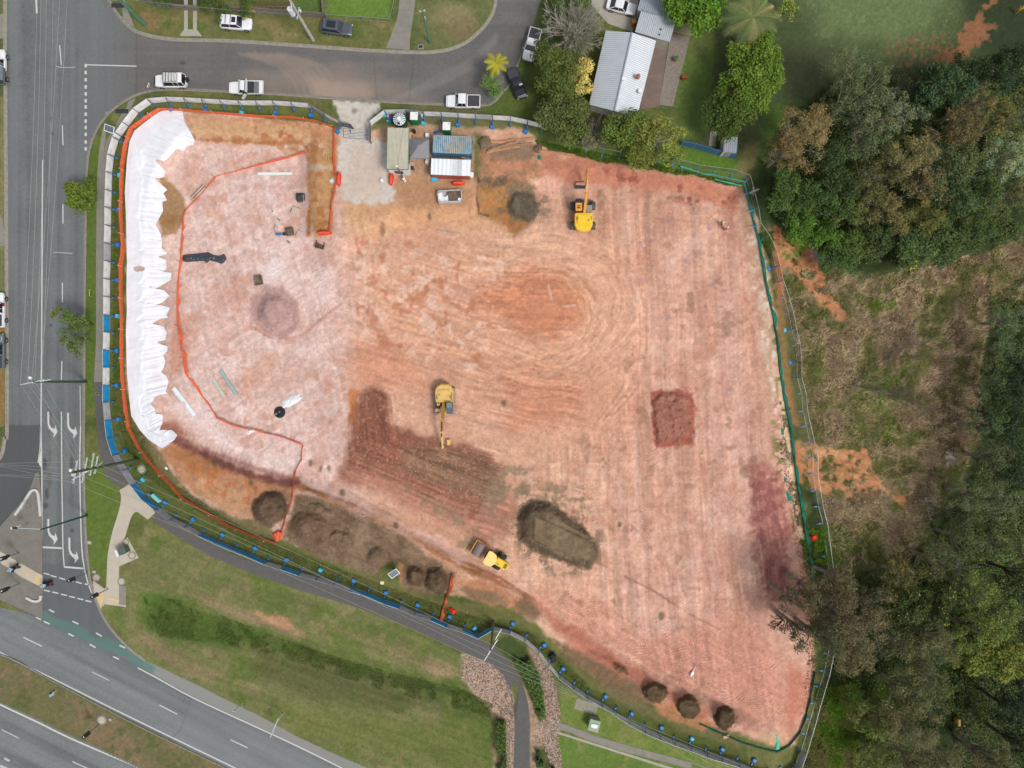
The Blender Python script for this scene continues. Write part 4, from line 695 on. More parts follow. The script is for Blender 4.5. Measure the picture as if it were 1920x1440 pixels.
st2 = [(1016,241),(989,234),(957,227),(924,225),(892,223),(860,221),(829,219),(796,218),(764,214),(724,215),(697,236)]
run(st2, 'wwwgwwwgww', 'from the green garden trees back toward the gate', 'fence panels along the side street, right of the gate', 1)
def gate_leaf(p, q, lab, m):
    a, b_ = G(*p), G(*q); d = b_ - a; w = math.hypot(d.x, d.y); t = empty('gate_leaf', a, math.atan2(d.y, d.x), lab, 'gate'); f = MB()
    for z in (.12, 1.0, 1.9): f.tube([(0, 0, z), (w, 0, z)], .03, 6)
    for x in (.02, w - .02): f.tube([(x, 0, 0), (x, 0, 1.9)], .03, 6)
    f.build('frame', GM, t); V, F = cloth_np(w, 1.85, .1, .03, 2); MB().add(V, F).build('cloth', m, t)
    MB().tube([(w - .15, -.12, .09), (w - .15, .12, .09)], .09, 10).build('wheel', M['black'], t)
gate_leaf((640,237),(664,242),'open gate leaf with grey cloth left of the entrance gravel', mat('dark_grey_cloth', col(92,98,102), .8)); gate_leaf((696,238),(696,270),'open gate leaf with purplish grey cloth right of the cattle grid', mat('purple_grey_cloth', col(120,104,110), .8))
# ---------------------------------------------------------------- orange net and green silt fences
def ribbon(name, pts, h, m, lab, cat, post, sag=.12, every=9, lean=0.0, step=9, hf=None):
    Q = smooth_line(pts, 1); T = []
    for a, b_ in zip(Q[:-1], Q[1:]):
        n = max(1, int(math.hypot(b_[0] - a[0], b_[1] - a[1]) / step))
        for k in range(n): T.append((a[0] + (b_[0] - a[0]) * k / n, a[1] + (b_[1] - a[1]) * k / n))
    T.append(Q[-1]); t = empty(name, G(*T[0]), 0, lab, cat); o = t.location; b = MB(); rs_ = random.Random(len(pts)); V = []; n = len(T)
    for i, p in enumerate(T):
        g = G(*p) - o; hh = (hf(i / n) if hf else h) * (1 - sag * rs_.random()); j = rs_.uniform(-.05, .05); ln_ = lean * 1.3 * rs_.uniform(.3, 1.8)
        V += [(g.x, g.y, g.z - .02), (g.x + j, g.y - j, g.z + hh * .5), (g.x + j + ln_, g.y + ln_ * .3, g.z + hh)]
    b.add(V, [(i * 3 + k, i * 3 + k + 1, i * 3 + 4 + k, i * 3 + 3 + k) for i in range(n - 1) for k in (0, 1)]); b.build('net' if 'net' in name or 'mesh' in name else 'fabric', m, t)
    for i in range(0, n, max(2, int(every * 3.3 / step * 2.0))):
        g = G(*T[i]) - o; c = MB(); c.tube([(g.x, g.y, g.z - .1), (g.x, g.y, g.z + h + .12)], .025, 5); c.box((g.x, g.y, g.z + h + .12), (.09, .09, .06)); c.build('post', post, t)
    return t
RED = mat('star_picket_cap', col(236,226,214), .6); STL = mat('black_picket', col(70,64,60), .7)
ribbon('barrier_mesh', [(626,241),(600,231),(555,223),(480,220),(420,215),(345,209),(303,207),(285,218),(250,243),(240,270),(233,310),(231,360),(230,400),(234,470),(230,500),(230,550),(232,600),(232,690),(236,740),(244,800),(264,840),(287,870),(312,897),(346,934),(381,954),(430,984),(480,1005),(520,1018)], 1.15, ORM, 'long orange barrier mesh around the outer edge of the white sheeting', 'barrier mesh', RED, .15)
ribbon('barrier_mesh', [(626,241),(625,300),(630,340),(622,375),(618,430),(612,438)], .9, ORM, 'orange barrier mesh running down the left side of the gravel entrance', 'barrier mesh', STL, .3, lean=.25)
def hf(u): return .25 + .9 * max(0, math.sin(u * 15)) ** 3
ribbon('barrier_mesh', [(580,284),(540,297),(480,312),(430,325),(402,332),(378,365),(346,398),(342,440),(338,490),(333,520),(331,560),(334,610),(341,650),(348,700),(376,740),(393,762),(408,785)], 1.0, ORM, 'sagging orange barrier mesh snaking down inside the white sheeting', 'barrier mesh', STL, .3, lean=.35, hf=lambda u: .6 + .35 * math.sin(u * 19))
ribbon('barrier_mesh', [(408,785),(440,800),(480,808),(530,820),(568,835),(565,862),(552,890),(548,930),(535,970),(525,1010)], .8, ORM, 'orange barrier mesh making a corner above the brown soil heaps', 'barrier mesh', STL, .3, lean=.25)
ribbon('barrier_mesh', [(848,1075),(840,1110),(830,1140),(824,1166)], .9, ORM, 'short orange barrier mesh from the soil heap down to the blue fence', 'barrier mesh', STL, .3, lean=.3)
SP = mat('grey_post', col(120,110,96), .8)
ribbon('silt_fence', [(1395,352),(1405,392),(1420,450),(1432,520),(1440,560),(1448,590),(1456,640),(1462,700),(1470,750),(1480,800),(1486,850),(1496,920),(1503,960),(1510,1005),(1518,1050),(1525,1100)], .55, GRN, 'long dark green silt fence down the right edge of the site', 'silt fence', SP, .25, every=12, lean=.18)
ribbon('silt_fence', [(1528,1260),(1522,1300),(1512,1340),(1500,1372),(1480,1396),(1456,1408),(1430,1402),(1390,1390),(1350,1372),(1310,1355)], .55, GRN, 'dark green silt fence curving round the bottom right corner', 'silt fence', SP, .2, every=12, lean=-.1)
ribbon('silt_fence', [(1274,313),(1318,327),(1350,331),(1392,342),(1396,352)], .6, MINT, 'pale mint silt fence nearest the upper wire fence', 'silt fence', SP, .2, every=12, lean=.05); ribbon('silt_fence', [(1338,337),(1360,343),(1388,350)], .6, MINT, 'short mint silt fence directly above the red earth', 'silt fence', SP, .3, every=10, lean=.1)
# ---------------------------------------------------------------- white sheeting over the left batter
Lf = [(342,208),(318,206),(303,208),(288,217),(268,232),(252,245),(243,265),(238,300),(236,330),(234,360),(236,400),(237,450),(238,490),(237,540),(238,580),(236,620),(237,660),(238,700),(242,745),(246,780),(262,806),(278,824),(304,841)]
Rg = [(342,208),(346,228),(356,246),(365,262),(363,272),(350,274),(344,284),(332,278),(318,294),(308,303),(300,300),(284,297),(296,304),(311,322),(306,333),(290,334),(303,346),(314,356),(306,362),(314,376),(304,378),(306,395),(292,421),(302,440),(304,452),(303,465),(314,474),(310,478),(296,481),(312,487),(312,505),(304,509),(322,511),(320,525),(310,531),(290,542),(306,542),(318,555),(306,566),(292,573),(312,571),(319,578),(312,590),(316,596),(300,598),(284,607),(307,612),(313,624),(310,638),(294,640),(300,645),(314,649),(314,658),(306,667),(310,676),(308,688),(302,698),(312,705),(316,715),(311,735),(315,738),(300,740),(290,745),(283,758),(290,765),(292,778),(302,774),(306,782),(304,795),(299,806),(312,806),(322,806),(330,812),(338,815),(330,822),(318,832),(304,841)]
def resample(pts, n):
    d = [0]
    for a, b_ in zip(pts[:-1], pts[1:]): d.append(d[-1] + math.hypot(b_[0] - a[0], b_[1] - a[1]))
    out = []; 
    for k in range(n):
        s = d[-1] * k / (n - 1); i = min(max(np.searchsorted(d, s) - 1, 0), len(pts) - 2); t = (s - d[i]) / (d[i + 1] - d[i] + 1e-9); out.append((pts[i][0] + (pts[i + 1][0] - pts[i][0]) * t, pts[i][1] + (pts[i + 1][1] - pts[i][1]) * t))
    return out
def cover():
    N, K = 520, 34
    # pair each right-edge sample with the left-edge point at the same share of the run of the batter
    base_R = [(342,208),(350,250),(338,285),(300,310),(292,360),(296,420),(300,480),(300,540),(300,600),(300,660),(298,720),(292,760),(300,800),(318,818),(304,841)]
    bl, br = resample(Lf, N), resample(base_R, N); rg = resample(Rg, 1400); rgs = np.array(rg); br = np.array(br)
    rx = np.zeros((N, 2)); cnt = np.zeros(N); d2 = ((rgs[:, None, :] - br[None, :, :]) ** 2).sum(-1); mono = np.maximum.accumulate(d2.argmin(1))
    for k, i in enumerate(mono): rx[i] += rgs[k]; cnt[i] += 1
    ok = np.where(cnt > 0)[0]; rx[ok] /= cnt[ok][:, None]; rx = np.stack([np.interp(np.arange(N), ok, rx[ok, c]) for c in (0, 1)], -1)
    V = []; bl = np.array(bl); u = np.linspace(0, 1, K)
    for i in range(N):
        for q in u: V.append(bl[i] * (1 - q) + rx[i] * q)
    V = np.array(V).reshape(N, K, 2); X = V[..., 0]; Y = V[..., 1]; u2 = u[None, :]; ii = np.arange(N)[:, None] * 1.0
    rid = np.abs(fbm(ii * 1.35 + 18 * u2, u2 * 6 + 0 * ii, 9, 3, 91) - .5) * 2; wr = (.5 - rid) * .3 * sst(.24, .7, u2) + (fbm(ii * 1.2, u2 * 60, 12, 3, 92) - .5) * .10
    step = .16 * sst(.44, .40, u2) * sst(60, 110, ii)
    z = np.array([[hz(X[i, k], Y[i, k]) for k in range(K)] for i in range(N)]); z = z + .07 + np.maximum(wr, -.03) + step
    k_ = (D - z) / D; A_ = np.stack([(X - 960) / S * k_, (720 - Y) / S * k_, z], -1).reshape(-1, 3)
    ix_ = np.arange(N * K).reshape(N, K); F_ = np.stack([ix_[1:, :-1], ix_[1:, 1:], ix_[:-1, 1:], ix_[:-1, :-1]], -1).reshape(-1, 4)
    keep = np.ones(len(F_), bool); cen = V[:-1, :-1].reshape(-1, 2)
    for (hx, hy, w_, h_) in ((259, 503, 11, 5),):
        keep &= ~(((cen[:, 0] - hx) / w_) ** 2 + ((cen[:, 1] - hy) / h_) ** 2 < 1)
    o = np_mesh('slope_sheeting', A_, F_[keep], mat('white_geotextile', col(231,232,239), .85, var=.05, scale=.9, bump=.3, bscale=2), smooth=True)
    one(o, 'long white geotextile sheeting draped over the left batter, ragged inner edge', 'sheeting')
cover()
# ---------------------------------------------------------------- vehicles
def paintm(name, c, rough=.3, metal=0): return mat(name, c, rough, metal, .03, 1, spec=.5, coat=.4)
PW = paintm('white_car_paint', col(238,240,242)); PG = paintm('dark_grey_paint', col(92,100,110), .3, .3); PB = paintm('black_car_paint', col(30,34,40), .25); PS = paintm('grey_green_paint', col(112,124,126), .35, .2)
LAMP = mat('headlight_glass', col(210,216,220), .1); TAIL = mat('tail_light_red', col(150,30,28), .25)
def vehicle(px, py, heading, L, Wd, hgt, paint, kind, lab, cat, name='parked_car', z=None):
    g = W(px, py, 0) if z is None else W(px, py, z); zz = hz(px, py) if z is None else z; g = W(px, py, zz)
    t = empty(name, (g.x, g.y, zz), R(heading), lab, cat); h = L / 2; w = Wd / 2; hb = 1.02 if kind != 'sedan' else .88; zc = .30
    ute = kind in ('ute', 'tray'); b = MB()
    if not ute:
        secs = [(-h, w * .74, zc + .12, hb * .80), (-h + .08, w * .86, zc, hb * .95), (-h + .35, w * .95, zc, hb), (-h * .3, w, zc, hb), (h * .25, w, zc, hb), (h * .45, w * .98, zc, hb), (h * .75, w * .93, zc, hb * .95), (h - .22, w * .86, zc, hb * .88), (h - .06, w * .72, zc + .05, hb * .80), (h, w * .56, zc + .15, hb * .68)]
    else:
        secs = [(-h * .14, w * .97, zc, hb), (h * .2, w, zc, hb), (h * .42, w * .97, zc, hb), (h * .75, w * .93, zc, hb * .97), (h - .25, w * .88, zc, hb * .92), (h - .06, w * .76, zc + .05, hb * .85), (h, w * .6, zc + .15, hb * .7)]
        if kind == 'ute': secs = [(-h, w * .9, zc + .1, hb * .95), (-h + .1, w * .95, zc, hb)] + secs
    b.loft(secs, 18, .34); b.build('body', paint, t, smooth=True)
    hd = MB(); hd.box((h * .66, 0, hb * .965), (h * .46, w * 1.5, .03), taper=.9); hd.build('bonnet', paint, t, bevel=.012)
    # cabin frustum
    if kind == 'suv': c = (-h + .22, -h + .62, h * .18, h * .46)
    elif kind == 'wagon': c = (-h + .12, -h + .3, h * .28, h * .42)
    elif kind == 'sedan': c = (-h * .80, -h * .42, h * .10, h * .40)
    elif kind == 'ute': c = (-h * .22, -h * .16, h * .24, h * .46)
    else: c = (-h * .02, h * .0, h * .24, h * .44)
    wb, wt = w * .9, w * .74; z0, z1 = hb - .06, hgt - .05; V = [(c[0], -wb, z0), (c[3], -wb, z0), (c[3], wb, z0), (c[0], wb, z0), (c[1], -wt, z1), (c[2], -wt, z1), (c[2], wt, z1), (c[1], wt, z1)]
    gl = MB().add(V, [(3, 2, 1, 0), (4, 5, 6, 7), (0, 1, 5, 4), (1, 2, 6, 5), (2, 3, 7, 6), (3, 0, 4, 7)]); gl.build('window_glass', M['glass'], t, bevel=.03)
    rf = MB(); rf.loft([(c[1] - .04, wt * .9, z1 - .02, z1 + .05), (c[1] + .1, wt * 1.02, z1 - .03, z1 + .08), ((c[1] + c[2]) / 2, wt * 1.05, z1 - .03, z1 + .1), (c[2] - .12, wt * 1.02, z1 - .03, z1 + .08), (c[2] + .03, wt * .88, z1 - .02, z1 + .04)], 14, .3); rf.build('roof', paint, t, smooth=True)
    pl = MB()
    for s in (-1, 1):
        pl.tube([(c[3], s * wb, z0 + .02), (c[2], s * wt, z1)], .045, 5); pl.tube([(c[0], s * wb, z0 + .02), (c[1], s * wt, z1)], .06, 5); xm = (c[1] + c[2]) / 2; pl.tube([(xm, s * wb * .99, z0), (xm, s * wt * 1.01, z1)], .03, 5)
        if kind == 'wagon': pl.tube([(c[1] + .7, s * wb * .99, z0), (c[1] + .7, s * wt * 1.01, z1)], .04, 5)
    pl.build('pillars', paint, t)
    for s in (-1, 1):
        MB().box((c[3] - .12, s * (w + .09), hb + .06), (.14, .2, .16), taper=.8).build('mirror', paint, t, bevel=.03)
        MB().box((h - .13, s * w * .66, hb * .72), (.2, .34, .14), -s * .3).build('headlight', LAMP, t, bevel=.03)
        if kind != 'tray': MB().box((-h + .06, s * w * .74, hb * .78), (.1, .24, .2)).build('tail_light', TAIL, t, bevel=.02)
    for x in (h * .62, -h * .60):
        for s in (-1, 1):
            wh = MB().tube([(x, s * (w - .2), .34), (x, s * (w + .015), .34)], .345, 18).build('wheel', M['black'], t, smooth=True)
            MB().tube([(x, s * (w + .0), .34), (x, s * (w + .025), .34)], .2, 12).build('rim', M['steel'], wh)
    if kind == 'ute':
        x0, x1 = -h + .08, -h * .26; MB().box(((x0 + x1) / 2, 0, hb + .015), (x1 - x0 - .1, w * 1.66, .06)).build('tonneau_cover', mat('black_tonneau', col(66, 66, 72), .7, var=.1), t, bevel=.02)
        r = MB(); r.box(((x0 + x1) / 2, w * .9, hb + .02), (x1 - x0, .1, .08)); r.box(((x0 + x1) / 2, -w * .9, hb + .02), (x1 - x0, .1, .08)); r.box((x0, 0, hb + .02), (.1, w * 1.8, .08)); r.build('tub_rail', paint, t, bevel=.02)
    return t, dict(h=h, w=w, hb=hb, c=c, wt=wt, z1=z1)
t, d = vehicle(446, 48, -4, 4.75, 1.88, 1.68, PW, 'suv', 'white wagon with a square sunroof parked on the verge grass', 'car')
MB().box((d['c'][2] - .42, 0, d['z1'] + .095), (.6, .8, .03)).build('sunroof', M['glass'], t); r = MB()
for x in (d['c'][2] - .85, d['c'][1] + .6): r.box((x, 0, d['z1'] + .15), (.07, 1.3, .05))
r.build('roof_bars', M['dark'], t)
t, d = vehicle(633, 57, -8, 4.8, 1.95, 1.62, PG, 'suv', 'dark grey car with a long black glass roof on the verge grass', 'car')
MB().box(((d['c'][2] + d['c'][1]) / 2 + .1, 0, d['z1'] + .098), (1.35, 1.0, .03)).build('glass_roof', M['glass'], t, bevel=.01)
t, d = vehicle(325, 156, 180, 4.75, 1.92, 1.95, PW, 'wagon', 'white four wheel drive wagon with a loaded roof rack on the side street', 'car')
rk = MB()
for s in (-1, 1): rk.tube([(-1.55, s * .7, d['z1'] + .2), (.55, s * .7, d['z1'] + .2)], .03, 5)
for k in range(11): rk.box((-1.55 + k * .21, 0, d['z1'] + .19), (.05, 1.4, .04))
rkk = rk.build('roof_rack', M['dark'], t)
for k in range(5): MB().loft([(-1.3 + k * .4 - .12, .5, d['z1'] + .22, d['z1'] + .3), (-1.3 + k * .4, .66, d['z1'] + .21, d['z1'] + .38), (-1.3 + k * .4 + .13, .5, d['z1'] + .22, d['z1'] + .3)], 12, .6).build('rolled_load', mat('pale_canvas', col(206, 206, 200), .8, var=.12, scale=4), t, smooth=True)
MB().tube([(-d['h'] - .28, -.1, .95), (-d['h'] - .03, -.1, .95)], .38, 18).build('spare_wheel', M['black'], t, smooth=True)
MB().box((d['h'] + .12, 0, .55), (.16, 1.6, .3)).build('bull_bar', M['dark'], t, bevel=.04)
t, d = vehicle(466, 169, 179, 5.3, 1.86, 1.75, PW, 'tray', 'white flat tray utility with a dark tray load and open door', 'ute', 'parked_utility')
MB().box((-1.42, 0, .92), (2.35, 1.98, .12)).build('tray', M['white'], t, bevel=.02); tr = MB()
tr.box((-1.42, .97, 1.08), (2.35, .04, .24)); tr.box((-1.42, -.97, 1.08), (2.35, .04, .24)); tr.box((-2.58, 0, 1.08), (.04, 1.98, .24)); tr.build('tray_sides', M['white'], t)
MB().box((-.72, 0, 1.06), (.9, 1.7, .16)).build('dark_load', M['dark'], t, bevel=.04); MB().box((-1.55, 0, 1.04), (.72, 1.7, .12)).build('grey_cover', mat('grey_mat', col(112,114,118), .8), t, bevel=.03); MB().box((-2.28, 0, 1.05), (.56, 1.75, .16)).build('tool_box', M['white'], t, bevel=.04)
hr = MB(); hr.tube([(-.28, -.95, .95), (-.28, -.95, 1.85), (-.28, .95, 1.85), (-.28, .95, .95)], .045, 6); hr.box((-.28, 0, 1.5), (.05, 1.7, .5)); hr.build('headboard', M['white'], t)
MB().box((.35, 1.32, .75), (.9, .06, .7), 1.0).build('open_door', PW, t, bevel=.02); MB().box((.08, .86, 1.1), (.75, .2, .45)).build('door_opening', M['glass'], t)
vehicle(869, 194, 179, 5.15, 1.95, 1.82, PW, 'ute', 'white dual cab utility with black tub cover below the wide bend', 'ute', 'parked_utility')
t, d = vehicle(969, 161, -68, 4.6, 1.85, 1.75, PB, 'ute', 'black utility parked on the verge beside the yellowing palm', 'ute', 'parked_utility')
MB().box((.55, .35, 1.72), (.55, .5, .02)).build('painted_glare', mat('pale_glare_paint', col(200,212,216), .5), t)  # pale plate imitating the bright reflection in the windscreen
vehicle(997, 88, -106, 4.9, 1.9, 1.75, PW, 'ute', 'white utility half hidden under the olive street trees', 'ute', 'parked_utility')
t, d = vehicle(1164, 17, -14, 4.55, 1.82, 1.42, PW, 'sedan', 'white coupe with dark windows on the concrete house driveway', 'car')
MB().box((-.55, 0, d['z1'] + .095), (.02, .02, .02)).build('roof_aerial', M['dark'], t)
t, d = vehicle(5, 131, 90, 5.4, 2.0, 2.0, PW, 'tray', 'white cab truck with orange cone and dark tray at upper left kerb', 'truck', 'parked_truck')
MB().box((-1.45, 0, .98), (2.5, 2.15, .16)).build('tray', M['dark'], t, bevel=.02); tr = MB(); tr.box((-1.45, -1.06, 1.12), (2.5, .05, .3)); tr.box((-1.45, 1.06, 1.12), (2.5, .05, .3)); tr.box((-2.68, 0, 1.12), (.05, 2.15, .3)); tr.build('tray_sides', PS, t)
MB().box((-1.1, -.8, 1.25), (2.0, .4, .3)).build('tool_locker', mat('grey_locker', col(120,130,134), .5), t, bevel=.03); MB().box((-.4, .3, 1.3), (.5, .9, .4)).build('orange_load', mat('orange_plastic', col(240,110,70), .5), t, bevel=.1)
t, d = vehicle(3, 582, 90, 5.2, 1.95, 1.8, PW, 'ute', 'white utility with a red door stripe parked at the left kerb', 'ute', 'parked_utility')
MB().box((.75, -.985, .95), (.5, .05, .4)).build('red_sticker', mat('red_sticker', col(200,30,40), .4), t)
t, d = vehicle(3, 659, 90, 5.2, 1.98, 1.85, PS, 'ute', 'grey green utility with roof frame parked at the left kerb', 'ute', 'parked_utility')
r = MB(); r.tube([(.1, -.6, 1.95), (.1, .6, 1.95), (-.9, .6, 1.95), (-.9, -.6, 1.95), (.1, -.6, 1.95)], .03, 5); r.build('roof_frame', M['white'], t)
r = MB(); r.tube([(2.1, -.8, 1.08), (1.5, -.8, 1.1), (1.5, .8, 1.1), (2.1, .8, 1.08)], .03, 5); r.build('bonnet_frame', M['white'], t)
# ---------------------------------------------------------------- earth machines
YL = mat('yellow_enamel', col(244,202,40), .5, var=.13, scale=2); YO = mat('orange_yellow_enamel', col(232,160,60), .5, var=.1, scale=3); YP = mat('faded_yellow_enamel', col(226,186,104), .55, var=.14, scale=2); YD = mat('dusty_yellow_enamel', col(176,140,52), .6, var=.15, scale=3); STE = mat('worn_bucket_steel', col(104,106,108), .5, .4, .2, 4)
def beam(b, p, q, w0, w1, h0, h1):              # tapered box beam between two points
    p, q = Vector(p), Vector(q); d = (q - p).normalized(); s = d.cross(Vector((0, 0, 1))).normalized(); u = s.cross(d); V = []
    for (c, w, h) in ((p, w0, h0), (q, w1, h1)):
        for a, e in ((-1, -1), (1, -1), (1, 1), (-1, 1)): V.append(c + s * a * w / 2 + u * e * h / 2)
    return b.add(V, [(3, 2, 1, 0), (4, 5, 6, 7), (0, 1, 5, 4), (1, 2, 6, 5), (2, 3, 7, 6), (3, 0, 4, 7)])
def excavator(px, py, rz, wheeled, lab, body, boomm):
    z = hz(px, py); g = W(px, py, z); t = empty('excavator', g, rz, lab, 'excavator')      # +y is the boom direction
    if wheeled:
        MB().box((0, .1, .85), (1.0, 4.6, .5)).build('chassis', M['dark'], t, bevel=.05); ax = MB()
        for y in (-1.5, 1.5): ax.tube([(-1.5, y, .62), (1.5, y, .62)], .14, 8)
        ax.build('axles', M['dark'], t)
        for y in (-1.45, 1.55):
            for s in (-1, 1):
                wl = MB().tube([(s * 1.15, y, .6), (s * 1.32, y, .6), (s * 1.4, y, .6), (s * 1.8, y, .6), (s * 1.88, y, .6)], [.45, .6, .62, .62, .5], 20).build('wheel', mat('dusty_tyre', col(92,88,88), .9, var=.2, scale=4), t, smooth=True); MB().tube([(s * 1.8, y, .6), (s * 1.9, y, .6)], .26, 12).build('rim', M['steel'], wl)
        bl = MB(); bl.box((1.35, 2.3, .5), (.5, .35, .5)); bl.build('stabiliser', STE, t, bevel=.05)
    else:
        for s in (-1, 1):
            tr = MB(); pf = [(-2.1, .45), (-1.9, .12), (1.9, .12), (2.1, .45), (1.9, .8), (-1.9, .8)]
            tr.add([(s * 1.25 + a * .3, p[0], p[1]) for a in (-1, 1) for p in pf], [(0,1,2,3,4,5), (11,10,9,8,7,6)] + [(i, 6 + i, 6 + (i + 1) % 6, (i + 1) % 6) for i in range(6)]); k_ = tr.build('track', mat('clay_caked_steel', col(176,148,138), .9, var=.2, scale=5), t); sh = MB()
            for q in range(20): sh.box((s * 1.25, -1.9 + q * .2, .82), (.6, .06, .05))
            sh.build('track_shoes', mat('clay_caked_shoes', col(196,170,158), .9, var=.2, scale=5), k_)
        MB().box((0, 0, .7), (2.0, 1.6, .35)).build('undercarriage', M['dark'], t)
    # upper structure: long axis y, counterweight at -y
    rear = [(-1.32, .2), (-1.38, -1.6), (-1.1, -2.2), (-.5, -2.5), (.5, -2.5), (1.1, -2.2), (1.38, -1.6), (1.32, .2)]
    MB().tube([(0, 0, .9), (0, 0, 1.2)], .75, 20).build('turntable', M['dark'], t)
    MB().prism(rear, 1.2, 2.0, .02).build('engine_cover', body, t, bevel=.07)
    MB().prism([(-1.0, -.1), (-1.05, -1.4), (-.8, -1.75), (.8, -1.75), (1.05, -1.4), (1.0, -.1)], 2.0, 2.12, .05).build('hatch', body, t, bevel=.03)
    cw = MB(); cw.prism([(-1.28, -1.75), (-1.05, -2.3), (-.5, -2.62), (.5, -2.62), (1.05, -2.3), (1.28, -1.75)], 1.1, 1.8, .02); cw.build('counterweight', YP if wheeled else body, t, bevel=.06)
    ex = MB(); ex.tube([(.7, -1.0, 2.1), (.7, -1.0, 2.3)], .08, 8); ex.build('exhaust', M['dark'], t); vt = MB()
    for q in range(4): vt.box((-.95, -.5 - q * .14, 2.13), (.28, .05, .03)); vt.box((1.1, -.4 - q * .16, 2.03), (.14, .07, .04))
    vt.build('vents', M['dark'], t)
    if wheeled:
        cb = MB(); cb.prism([(-1.3, .25), (-.35, .25), (-.35, 2.0), (-.5, 2.15), (-1.2, 2.15), (-1.3, 2.0)], 1.2, 2.7, .05); c_ = cb.build('cab', M['glass'], t, bevel=.05); rf = MB(); rf.box((-.82, .85, 2.74), (.98, 1.2, .1)); rf.build('cab_roof', YO, c_, bevel=.04); r2 = MB(); r2.box((-.82, .7, 2.81), (.5, .18, .03)); r2.box((-.82, 1.0, 2.81), (.6, .12, .03)); r2.build('roof_hatch', M['dark'], c_)
        tk = MB(); tk.box((.85, .85, 1.45), (.9, 1.1, .5)); tk.build('side_box', mat('grey_deck', col(150,146,130), .7, var=.1), t, bevel=.04)
        bm = MB(); beam(bm, (.1, .3, 1.9), (.18, 2.6, 4.0), .42, .36, .5, .55); beam(bm, (.18, 2.6, 4.0), (.22, 4.6, 4.6), .36, .3, .5, .4); bm.build('boom', YO, t, bevel=.03); am_ = MB(); beam(am_, (.22, 4.4, 4.8), (.26, 6.0, 4.2), .34, .26, .4, .4); beam(am_, (.26, 6.0, 4.2), (.2, 4.9, 1.5), .28, .22, .42, .26); am_.build('stick', YO, t, bevel=.03)
        cy = MB(); cy.tube([(.1, 1.4, 3.4), (.2, 4.4, 5.0)], .07, 8); cy.tube([(.22, 4.2, 5.0), (.27, 5.8, 4.6)], .05, 8); cy.build('ram', mat('chrome_rod', col(214,196,170), .3, .5), t)
        bk = MB(); bk.box((-.25, 4.75, .12), (1.75, .9, .06)); bk.box((-.25, 5.2, .4), (1.75, .08, .55)); bk.box((-1.1, 4.8, .35), (.06, .9, .5)); bk.box((.6, 4.8, .35), (.06, .9, .5)); bk.box((-.25, 4.3, .15), (1.95, .1, .1)); bk.build('bucket', STE, t); MB().box((-.25, 4.75, .17), (1.6, .7, .04)).build('bucket_floor', M['dark'], t)
    else:
        cb = MB(); cb.prism([(-1.3, .15), (-.4, .15), (-.4, 1.9), (-1.3, 1.9)], 1.2, 2.75, .06); c_ = cb.build('cab', mat('cab_glass_grey', col(92,100,108), .3, spec=.6), t, bevel=.06); MB().box((-.85, .55, 2.79), (.86, .8, .07)).build('cab_roof', mat('cab_roof_grey', col(126,134,142), .5), c_, bevel=.04)
        sb = MB(); sb.box((.95, .9, 1.45), (.72, 1.6, .5)); sb.build('side_box', M['dark'], t, bevel=.04); for_y = MB(); for_y.box((.95, 1.35, 1.73), (.74, .5, .1)); for_y.box((.85, .45, 1.73), (.5, .35, .1)); for_y.build('deck_box', body, t, bevel=.03)
        rl = MB(); rl.tube([(1.25, -.3, 2.1), (1.25, -.2, 2.5), (1.1, .2, 2.5), (.7, .3, 2.3)], .03, 5); rl.tube([(-1.2, -1.3, 2.1), (-1.2, -.2, 2.4), (-1.3, .1, 2.0)], .03, 5); rl.build('handrail', M['dark'], t)
        bm = MB(); beam(bm, (.05, .3, 1.9), (.1, 2.4, 3.2), .5, .42, .55, .6); beam(bm, (.1, 2.4, 3.2), (.22, 4.6, 3.0), .42, .34, .55, .4); bm.build('boom', YD, t, bevel=.03); am_ = MB(); beam(am_, (.22, 4.3, 3.3), (.3, 6.6, 1.5), .34, .26, .4, .3); am_.build('stick', YP, t, bevel=.03)
        cy = MB(); cy.tube([(.18, 3.0, 3.75), (.26, 5.2, 3.0)], .11, 8); cy.build('ram', M['dark'], t); c2 = MB(); c2.tube([(.26, 5.2, 3.0), (.34, 6.9, 1.6)], .05, 8); c2.build('ram_rod', mat('pale_rod', col(232,214,170), .4), t)
        bk = MB(); bk.box((.3, 6.9, .7), (.3, .5, .9)); bk.box((-.55, 6.2, .4), (.55, .8, .7)); bk.build('hydraulic_hammer', YP, t, bevel=.05)
    return t
excavator(1092, 407, 0, True, 'bright yellow wheeled excavator with boom pointing up the photo', YL, YO)
excavator(835, 752, R(180), False, 'faded yellow tracked excavator at the edge of the brown spread soil', YP, YP)
